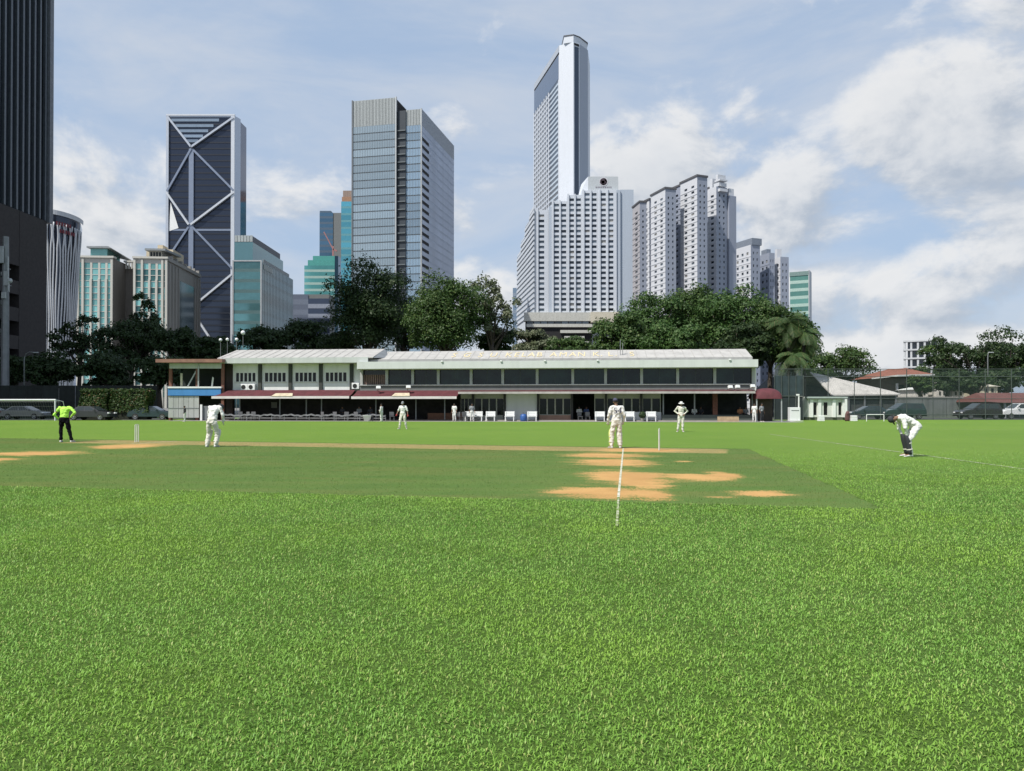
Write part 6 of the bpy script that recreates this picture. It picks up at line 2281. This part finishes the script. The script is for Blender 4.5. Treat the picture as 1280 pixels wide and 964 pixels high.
def person(label, loc, rz, pose=None, shirt='white', trousers='white', sleeves='long', hat=None, hatm='navy', pads=None, gloves=None, scale=1.0, fine=True, group=None, number=None, bareleg=False, vox=.016):
    J = {k: Vector(v) for k, v in POSE.items()}
    for k, v in (pose or {}).items():
        J[k] = Vector(v)
    t = thing('person', label, 'person', loc, rz, group)
    t.scale = (scale,) * 3
    up = (J['neck'] - J['chest']).normalized()
    sr = (J['shoR'] - J['shoL']).normalized()
    hr = (J['hipR'] - J['hipL']).normalized()

    def ring(c, axis, w, d, rdir):
        a = (rdir - axis * rdir.dot(axis)).normalized()
        f = axis.cross(a)
        return (Vector(c), a * w, f * d)

    def torso(q, g, lo_=True, hi=True):
        ax0 = (J['spine'] - J['pelvis']).normalized()
        ax1 = (J['chest'] - J['spine']).normalized()
        rs_ = []
        if lo_:
            rs_ += [ring(J['pelvis'] - ax0 * .09, ax0, .15 + g, .105 + g, hr), ring(J['pelvis'], ax0, .165 + g, .118 + g, hr)]
        rs_ += [ring(J['pelvis'] + ax0 * .08, ax0, .155 + g, .112 + g, hr), ring(J['spine'], ax0, .142 + g, .105 + g, (hr + sr) / 2)]
        rs_ += [ring(J['spine'].lerp(J['chest'], .55), ax1, .16 + g, .115 + g, sr), ring(J['chest'], ax1, .175 + g, .118 + g, sr), ring(J['chest'].lerp(J['neck'], .55), up, .168 + g, .092 + g, sr), ring(J['chest'].lerp(J['neck'], .85), up, .075 + g, .06 + g, sr)]
        q.loft(rs_, 14)
        limb(q, [J['shoL'], J['chest'].lerp(J['neck'], .62), J['shoR']], [.052 + g, .07 + g, .052 + g])

    # body: trunk, neck, head, arms and legs as one continuous surface
    q = MB()
    torso(q, -.012)
    hd = (J['head'] - J['neck']).normalized()
    fwd = up.cross(sr)
    hf = hd.cross(sr).normalized()
    if hf.dot(fwd) < 0:
        hf = -hf
    limb(q, [J['neck'] - up * .03, J['neck'].lerp(J['head'], .45)], [.058, .054])
    hax = hd
    rr = []
    for f, w, d, o_ in ((-.60, .040, .045, .022), (-.45, .056, .066, .016), (-.2, .067, .083, .008), (.1, .074, .094, 0), (.45, .073, .094, -.004), (.75, .060, .078, -.006), (.95, .03, .04, -.006)):
        rr.append((J['head'] + hax * (f * .125) + hf * o_, sr * w, hf * d))
    q.loft(rr, 14)
    nose = J['head'] - hax * .018 + hf * .088
    limb(q, [nose + hax * .03 - hf * .012, nose + hf * .016 - hax * .012], [.010, .014], 6)
    for sg_ in (-1, 1):
        q.ball(J['head'] + sr * (.075 * sg_) - hax * .01, .010, .022, .032, 8, 6)
    for sd in ('R', 'L'):
        limb(q, [J['sho' + sd], J['elb' + sd], J['wri' + sd]], [.050, .038, .027])
        limb(q, [J['hip' + sd], J['kne' + sd], J['ank' + sd]], [.080, .052, .036])
        limb(q, [J['ank' + sd] - Vector((0, 0, .03)), J['toe' + sd]], [.036, .030])
    body = q.build('body', M_skin, t)
    remesh(body, vox * .85)
    # hands: palm, four fingers and a thumb
    for sd in ('R', 'L'):
        w0 = J['wri' + sd]
        d = (w0 - J['elb' + sd]).normalized()
        side = d.cross(fwd)
        if side.length < .2:
            side = d.cross(up)
        side.normalize()
        nrm = side.cross(d)
        h = MB()
        pc = w0 + d * .055
        h.loft([(w0, side * .026, nrm * .018), (w0 + d * .03, side * .036, nrm * .018), (w0 + d * .085, side * .040, nrm * .014), (w0 + d * .095, side * .034, nrm * .010)], 10)
        if fine:
            for k, ln in enumerate((.062, .074, .070, .054)):
                b0 = w0 + d * .085 + side * (-.029 + .0195 * k)
                m1 = b0 + d * ln * .5 + nrm * .006
                m2 = b0 + d * ln * .85 + nrm * .024
                h.tube([b0, m1, m2], [.0092, .0085, .0070], 6)
            b0 = w0 + d * .03 - side * .032
            h.tube([b0, b0 + d * .03 - side * .022, b0 + d * .062 - side * .026 + nrm * .012], [.011, .0095, .0075], 6)
        h.build('hand', CL[gloves] if gloves else M_skin, t, True)
    # clothes
    q = MB()
    torso(q, .014, lo_=True)
    for sd in ('R', 'L'):
        e = J['wri' + sd] if sleeves == 'long' else J['sho' + sd].lerp(J['elb' + sd], .85)
        pts = [J['sho' + sd], J['elb' + sd], J['elb' + sd].lerp(J['wri' + sd], .9)] if sleeves == 'long' else [J['sho' + sd], e]
        limb(q, pts, [.070, .056, .042] if sleeves == 'long' else [.072, .066])
    collar = MB()
    o = q.build('shirt', CL[shirt], t)
    remesh(o, vox, 1, .07)
    MB().loft([ring(J['neck'] - up * .045, up, .085, .078, sr), ring(J['neck'] - up * .005, up, .070, .066, sr)], 12).build('collar', CL[shirt], t)
    q = MB()
    ax0 = (J['spine'] - J['pelvis']).normalized()
    q.loft([ring(J['pelvis'] - ax0 * .12, ax0, .14, .11, hr), ring(J['pelvis'] - ax0 * .06, ax0, .175, .135, hr), ring(J['pelvis'] + ax0 * .05, ax0, .178, .136, hr), ring(J['pelvis'] + ax0 * .09, ax0, .168, .126, hr)], 14)
    for sd in ('R', 'L'):
        hip, kne, ank = J['hip' + sd], J['kne' + sd], J['ank' + sd]
        end = ank + (kne - ank) * .04
        limb(q, [hip, hip.lerp(kne, .5), kne, kne.lerp(end, .5), end], [.105, .094, .076, .068, .062])
    o = q.build('trousers', CL[trousers], t)
    remesh(o, vox, 1, .07)
    for sd in ('R', 'L'):
        a, to = J['ank' + sd], J['toe' + sd]
        d = Vector((to.x - a.x, to.y - a.y, 0)).normalized()
        sdv = Vector((-d.y, d.x, 0))
        z0 = min(to.z, a.z) - .045
        heel = Vector((a.x, a.y, z0)) - d * .06
        rr = []
        for f, w, h_ in ((0, .025, .05), (.02, .038, .075), (.1, .042, .085), (.19, .045, .055), (.255, .036, .036), (.28, .015, .02)):
            rr.append((heel + d * f + Vector((0, 0, h_ / 2 + .002)), sdv * w, Vector((0, 0, h_ / 2))))
        MB().loft(rr, 10).build('shoe', M_shoe, t, True)
    # head: eyes, hair or headgear
    for sg_ in (-1, 1):
        MB().ball(J['head'] + sr * (.031 * sg_) + hf * .083 + hax * .008, .010, n=8, m=6).build('eye', M_black, t)
    rr = []
    for f, w, d, o_ in ((-.25, .060, .045, -.050), (.05, .078, .080, -.024), (.4, .079, .100, -.006), (.75, .066, .086, -.006), (1.02, .03, .042, -.006)):
        rr.append((J['head'] + hax * (f * .125) + hf * o_, sr * w, hf * d))
    MB().loft(rr, 14).build('hair', M_hair, t, True)
    if hat == 'cap' or hat == 'helmet':
        k = 1.0 if hat == 'cap' else 1.14
        rr = []
        for f, w, d, o_ in ((.12, .084, .106, -.004), (.45, .086, .107, -.006), (.8, .074, .092, -.006), (1.06, .045, .056, -.006), (1.14, .012, .015, -.006)):
            rr.append((J['head'] + hax * (f * .125 * k) + hf * o_, sr * w * k, hf * d * k))
        c_ = MB().loft(rr, 16).build('cap' if hat == 'cap' else 'helmet', CL[hatm], t, True)
        b0 = J['head'] + hax * .022 + hf * .09
        MB().loft([(b0 - hf * .01, sr * .075 * k, hax * .008), (b0 + hf * .05 * k - hax * .006, sr * .068 * k, hax * .007), (b0 + hf * .085 * k - hax * .014, sr * .035, hax * .005)], 12).build('peak', CL[hatm], c_, True)
        if hat == 'helmet':
            g_ = MB()
            for zz in (-.06, -.03, 0.0):
                g_.tube([J['head'] + hax * zz + sr * .09 + hf * .03, J['head'] + hax * zz + hf * .145, J['head'] + hax * zz - sr * .09 + hf * .03], .006, 5)
            g_.build('grille', M_steel, c_)
    if hat == 'sun':
        rr = []
        for f, w in ((.25, .165), (.28, .160), (.36, .094), (.75, .088), (1.02, .070), (1.08, .02)):
            rr.append((J['head'] + hax * (f * .125), sr * w, hf * w * 1.08))
        c_ = MB().loft(rr, 18).build('sun_hat', CL[hatm], t, True)
        MB().loft([(J['head'] + hax * .047, sr * .095, hf * .103), (J['head'] + hax * .066, sr * .094, hf * .102)], 16).build('hat_band', CL['green'], c_)
    if pads:
        for sd in ('R', 'L'):
            kn, an = J['kne' + sd], J['ank' + sd]
            ax = (kn - an).normalized()
            f_ = Vector((0, 1, 0)) - ax * ax.y
            f_.normalize()
            s_ = ax.cross(f_)
            m_ = CL[pads if not isinstance(pads, tuple) else pads[0 if sd == 'L' else 1]]
            rr = []
            for z_, w, d, o_ in ((-.02, .075, .055, .03), (.10, .086, .062, .03), (.38, .096, .070, .035), (.46, .108, .078, .035), (.54, .106, .070, .04), (.66, .085, .05, .06), (.72, .05, .03, .07)):
                rr.append((an + ax * z_ * min(.84, (kn - an).length * 1.5 / .72) + f_ * o_, s_ * w, f_ * d))
            pd = MB().loft(rr, 14).build('leg_pad', m_, t, True)
            for z_ in (.12, .30):
                MB().loft([(an + ax * z_ + f_ * .015, s_ * .098, f_ * .086), (an + ax * (z_ + .03) + f_ * .015, s_ * .099, f_ * .087)], 14).build('strap', CL['cream'], pd)
    if number:
        # printed on the back: stand it just off the cloth
        text_part(number, .30, CL['navy'], t, J['spine'].lerp(J['chest'], .30) - fwd * .148, (R(90), 0, 0), .004, 'shirt_number')
    return t


def feet(u, v):
    p = gnd(u, v)
    return (p.x, p.y, .004)


GF = 'players on the field'
# umpire in lime, back turned, head bowed, hands on hips
person('person in lime long-sleeved shirt and black trousers, back turned, hands on hips', feet(80, 553), R(4),
       dict(pelvis=(0, 0, .93), spine=(0, .02, 1.13), chest=(-.01, .08, 1.32), neck=(-.01, .18, 1.40), head=(-.01, .31, 1.35), shoR=(.20, .08, 1.40), elbR=(.44, -.03, 1.20), wriR=(.22, .03, 1.0),
            shoL=(-.21, .08, 1.40), elbL=(-.40, .0, 1.12), wriL=(-.27, .12, .93), hipR=(.10, 0, .90), kneR=(.19, .03, .49), ankR=(.30, -.01, .09), toeR=(.34, .16, .045),
            hipL=(-.10, 0, .90), kneL=(-.13, .03, .49), ankL=(-.13, 0, .09), toeL=(-.16, .17, .045)), 'lime', 'black', group=GF)
# striker crouched over his bat, back turned
ba = person('person in cricket whites bent forward with back turned, pads on, beside the scorers stand', feet(266, 559), R(-6),
       dict(pelvis=(.0, -.06, .95), spine=(.0, .0, 1.16), chest=(.02, .08, 1.36), neck=(.05, .20, 1.45), head=(.09, .32, 1.44), shoR=(.21, .12, 1.42), elbR=(.31, .12, 1.14), wriR=(.27, .24, .90),
            shoL=(-.17, .12, 1.42), elbL=(-.25, .20, 1.14), wriL=(-.12, .36, .92), hipR=(.10, -.08, .88), kneR=(.14, .06, .47), ankR=(.13, -.06, .09), toeR=(.17, .11, .045),
            hipL=(-.10, -.08, .88), kneL=(-.17, .05, .47), ankL=(-.20, -.06, .09), toeL=(-.24, .11, .045)), 'white', 'cream', pads='padwhite', gloves='padwhite', hat='helmet', hatm='dark', group=GF)
# bat held by the striker
P_ = feet(258, 558)
bat = thing('cricket_bat', 'pale willow cricket bat with lime grip held by the bent player', 'bat', (P_[0], P_[1] + .25, .03), R(-6))
MB().loft([((0, 0, 0), (.045, 0, 0), (0, .015, 0)), ((0, 0, .03), (.054, 0, 0), (0, .028, 0)), ((.0, 0, .40), (.054, 0, 0), (0, .034, 0)), ((.0, 0, .54), (.05, 0, 0), (0, .02, 0)), ((0, 0, .58), (.018, 0, 0), (0, .015, 0))], 8).build('blade', mat('willow', (.55, .44, .26), .6, var=.1, streak=.6), bat)
MB().tube([(0, 0, .575), (.03, 0, .86)], .017, 8).build('handle', CL['padlime'], bat)
# batsman with the number
person('person standing in whites with navy cap and number 54 on the back, pads on', feet(771, 560.5), R(5),
       dict(head=(-.03, .06, 1.62), neck=(-.01, .02, 1.475), elbR=(.27, -.02, 1.15), wriR=(.25, .10, .93), elbL=(-.29, .02, 1.14), wriL=(-.27, .14, .92),
            kneL=(-.17, .04, .50), ankL=(-.19, -.01, .09), toeL=(-.25, .15, .045), kneR=(.10, .02, .50), ankR=(.12, -.02, .09), toeR=(.18, .13, .045)), 'white', 'cream', hat='cap', hatm='navy', pads=('padlime', 'padwhite'), gloves='padwhite', number='54', group=GF)
# fielder in a sun hat facing the camera, hands on hips
person('person in white sun hat and whites facing the field, hands on hips', feet(851.5, 540), R(176),
       dict(elbR=(.36, -.10, 1.20), wriR=(.17, .06, 1.02), elbL=(-.36, -.10, 1.20), wriL=(-.17, .06, 1.02), kneR=(.14, .05, .50), ankR=(.20, 0, .09), toeR=(.26, .15, .045), kneL=(-.09, .02, .5), ankL=(-.09, 0, .09), toeL=(-.11, .17, .045)),
       'cream', 'cream', hat='sun', hatm='white', group=GF, scale=.98)
# player bent double with hands on knees, facing left
person('person in whites bent over with hands on knees and black leg guards', feet(1135, 571), R(84),
       dict(pelvis=(0, -.22, .90), spine=(0, -.06, 1.03), chest=(0, .14, 1.12), neck=(0, .28, 1.15), head=(0, .42, 1.10), shoR=(.19, .20, 1.12), elbR=(.26, .16, .84), wriR=(.17, .10, .62),
            shoL=(-.19, .20, 1.12), elbL=(-.26, .16, .84), wriL=(-.17, .10, .62), hipR=(.10, -.20, .84), kneR=(.14, .02, .48), ankR=(.13, -.04, .09), toeR=(.16, .13, .045),
            hipL=(-.10, -.20, .84), kneL=(-.15, .04, .48), ankL=(-.16, -.02, .09), toeL=(-.2, .15, .045)), 'white', 'white', hat='cap', hatm='dark', pads='dark', group=GF)
# fielder with legs apart, carrying a dark red glove
fld = person('person in pale whites walking with legs apart carrying a dark red glove', feet(503.5, 536.5), R(172),
       dict(kneR=(.15, .08, .49), ankR=(.21, .02, .09), toeR=(.25, .18, .045), kneL=(-.15, .0, .49), ankL=(-.22, -.10, .09), toeL=(-.27, .06, .045), elbR=(.30, 0, 1.15), wriR=(.36, .12, .95), elbL=(-.30, -.02, 1.14), wriL=(-.33, .06, .92)), 'white', 'cream', sleeves='short', gloves='red', hat='cap', hatm='grey', group=GF)
# people by the clubhouse
person('person in white standing sideways before the veranda rail', feet(477, 527.0), R(70), dict(elbR=(.20, .16, 1.16), wriR=(.14, .36, 1.1)), 'white', 'white', fine=False, group='people by the clubhouse', scale=.95, vox=.03)
person('small person in dark top and white trousers before the corrugated screen', feet(231, 527.3), R(100), dict(), 'dark', 'white', fine=False, group='people by the clubhouse', scale=.84, vox=.03)
def seated(label, u, y, rz, shirt, trousers, z=.1, hat=None, hatm='white'):
    p = pt(u, y)
    return person(label, (p.x, p.y, z), PANG + rz, dict(pelvis=(0, -.05, .52), spine=(0, -.06, .72), chest=(0, -.04, .91), neck=(0, -.03, 1.04), head=(0, .01, 1.19), shoR=(.18, -.03, .99), elbR=(.25, .02, .72), wriR=(.16, .24, .66),
                  shoL=(-.18, -.03, .99), elbL=(-.25, .02, .72), wriL=(-.16, .24, .66), hipR=(.1, 0, .5), kneR=(.13, .40, .50), ankR=(.13, .38, .09), toeR=(.14, .55, .045), hipL=(-.1, 0, .5), kneL=(-.13, .40, .50), ankL=(-.13, .38, .09), toeL=(-.14, .55, .045)),
                  shirt, trousers, sleeves='short', fine=False, group='people seated on the veranda', hat=hat, hatm=hatm, vox=.03)
def stool(lab, u, y, z=.1):
    p = pt(u, y)
    t = thing('stool', 'dark stool under ' + lab.replace('seated person', 'person'), 'stool', (p.x, p.y, z), PANG, 'stools on the veranda')
    MB().cbox(-.2, .2, -.24, .14, .36, .41, .01).build('seat', M_darkwood, t)
    for sx in (-.15, .15):
        for sy in (-.19, .09):
            MB().box(sx - .02, sx + .02, sy - .02, sy + .02, 0, .361).build('leg', M_darkwood, t)
for (u, y, rz, sh_, tr_, lab, z) in ((428, .4, R(175), 'dark', 'dark', 'seated person in dark clothes behind the draped rail, nearest the wing pilasters', .12), (449, .6, R(190), 'grey', 'dark', 'seated person in grey behind the draped rail', .12), (463, .3, R(170), 'dark', 'grey', 'seated person in dark top and grey trousers behind the white tub', .12),
                               (724, 1.6, R(185), 'white', 'dark', 'seated person in white shirt inside the open doorway', .1), (733, 2.0, R(170), 'blue', 'dark', 'seated person in blue shirt inside the open doorway', .1),
                               (868, 1.0, R(195), 'white', 'dark', 'seated person in white shirt behind the veranda wall', .1), (876, 1.4, R(170), 'dark', 'dark', 'seated person in dark clothes behind the veranda wall', .1),
                               (925, .9, R(180), 'orange', 'dark', 'seated person in orange shirt behind the veranda wall', .1), (932, 1.3, R(185), 'grey', 'dark', 'seated person in grey shirt at the porch end of the veranda', .1)):
    seated(lab, u, y, rz, sh_, tr_, z)
    stool(lab, u, y, z)
for (u, y, rz, sh_, tr_, lab) in ((568, -2.2, R(160), 'white', 'white', 'person in white standing at the end of the canvas awning'), (590, -1.7, R(200), 'grey', 'white', 'person in grey top and white trousers standing by the three-pane doors'),
                            (943, -1.7, R(150), 'white', 'white', 'person in white standing at the porch post'), (952, -1.9, R(215), 'grey', 'dark', 'person in grey top and dark trousers standing under the porch awning')):
    p = pt(u, y)
    person(lab, (p.x, p.y, .006), PANG + rz, dict(), sh_, tr_, sleeves='short', fine=False, group='people by the clubhouse', scale=.97, vox=.03)

# ------------------------------------------------------------------ apply the modifiers and turn the lettering into meshes, in one pass
bpy.context.view_layer.update()
_dg = bpy.context.evaluated_depsgraph_get()
_done = []
for o in PENDING:
    _done.append((o, bpy.data.meshes.new_from_object(o.evaluated_get(_dg))))
for o, me in _done:
    if o.type == 'MESH':
        o.modifiers.clear()
        old = o.data
        me.name = old.name
        for p in me.polygons:
            p.use_smooth = True
        if not me.materials:
            me.materials.append(old.materials[0])
        o.data = me
        bpy.data.meshes.remove(old)
    else:
        nm, par, mb_ = o.name.split(".")[0], o.parent, (o.location.copy(), o.rotation_euler.copy(), o.scale.copy())
        bpy.data.objects.remove(o)
        n = bpy.data.objects.new(nm, me)
        link(n, par)
        n.location, n.rotation_euler, n.scale = mb_
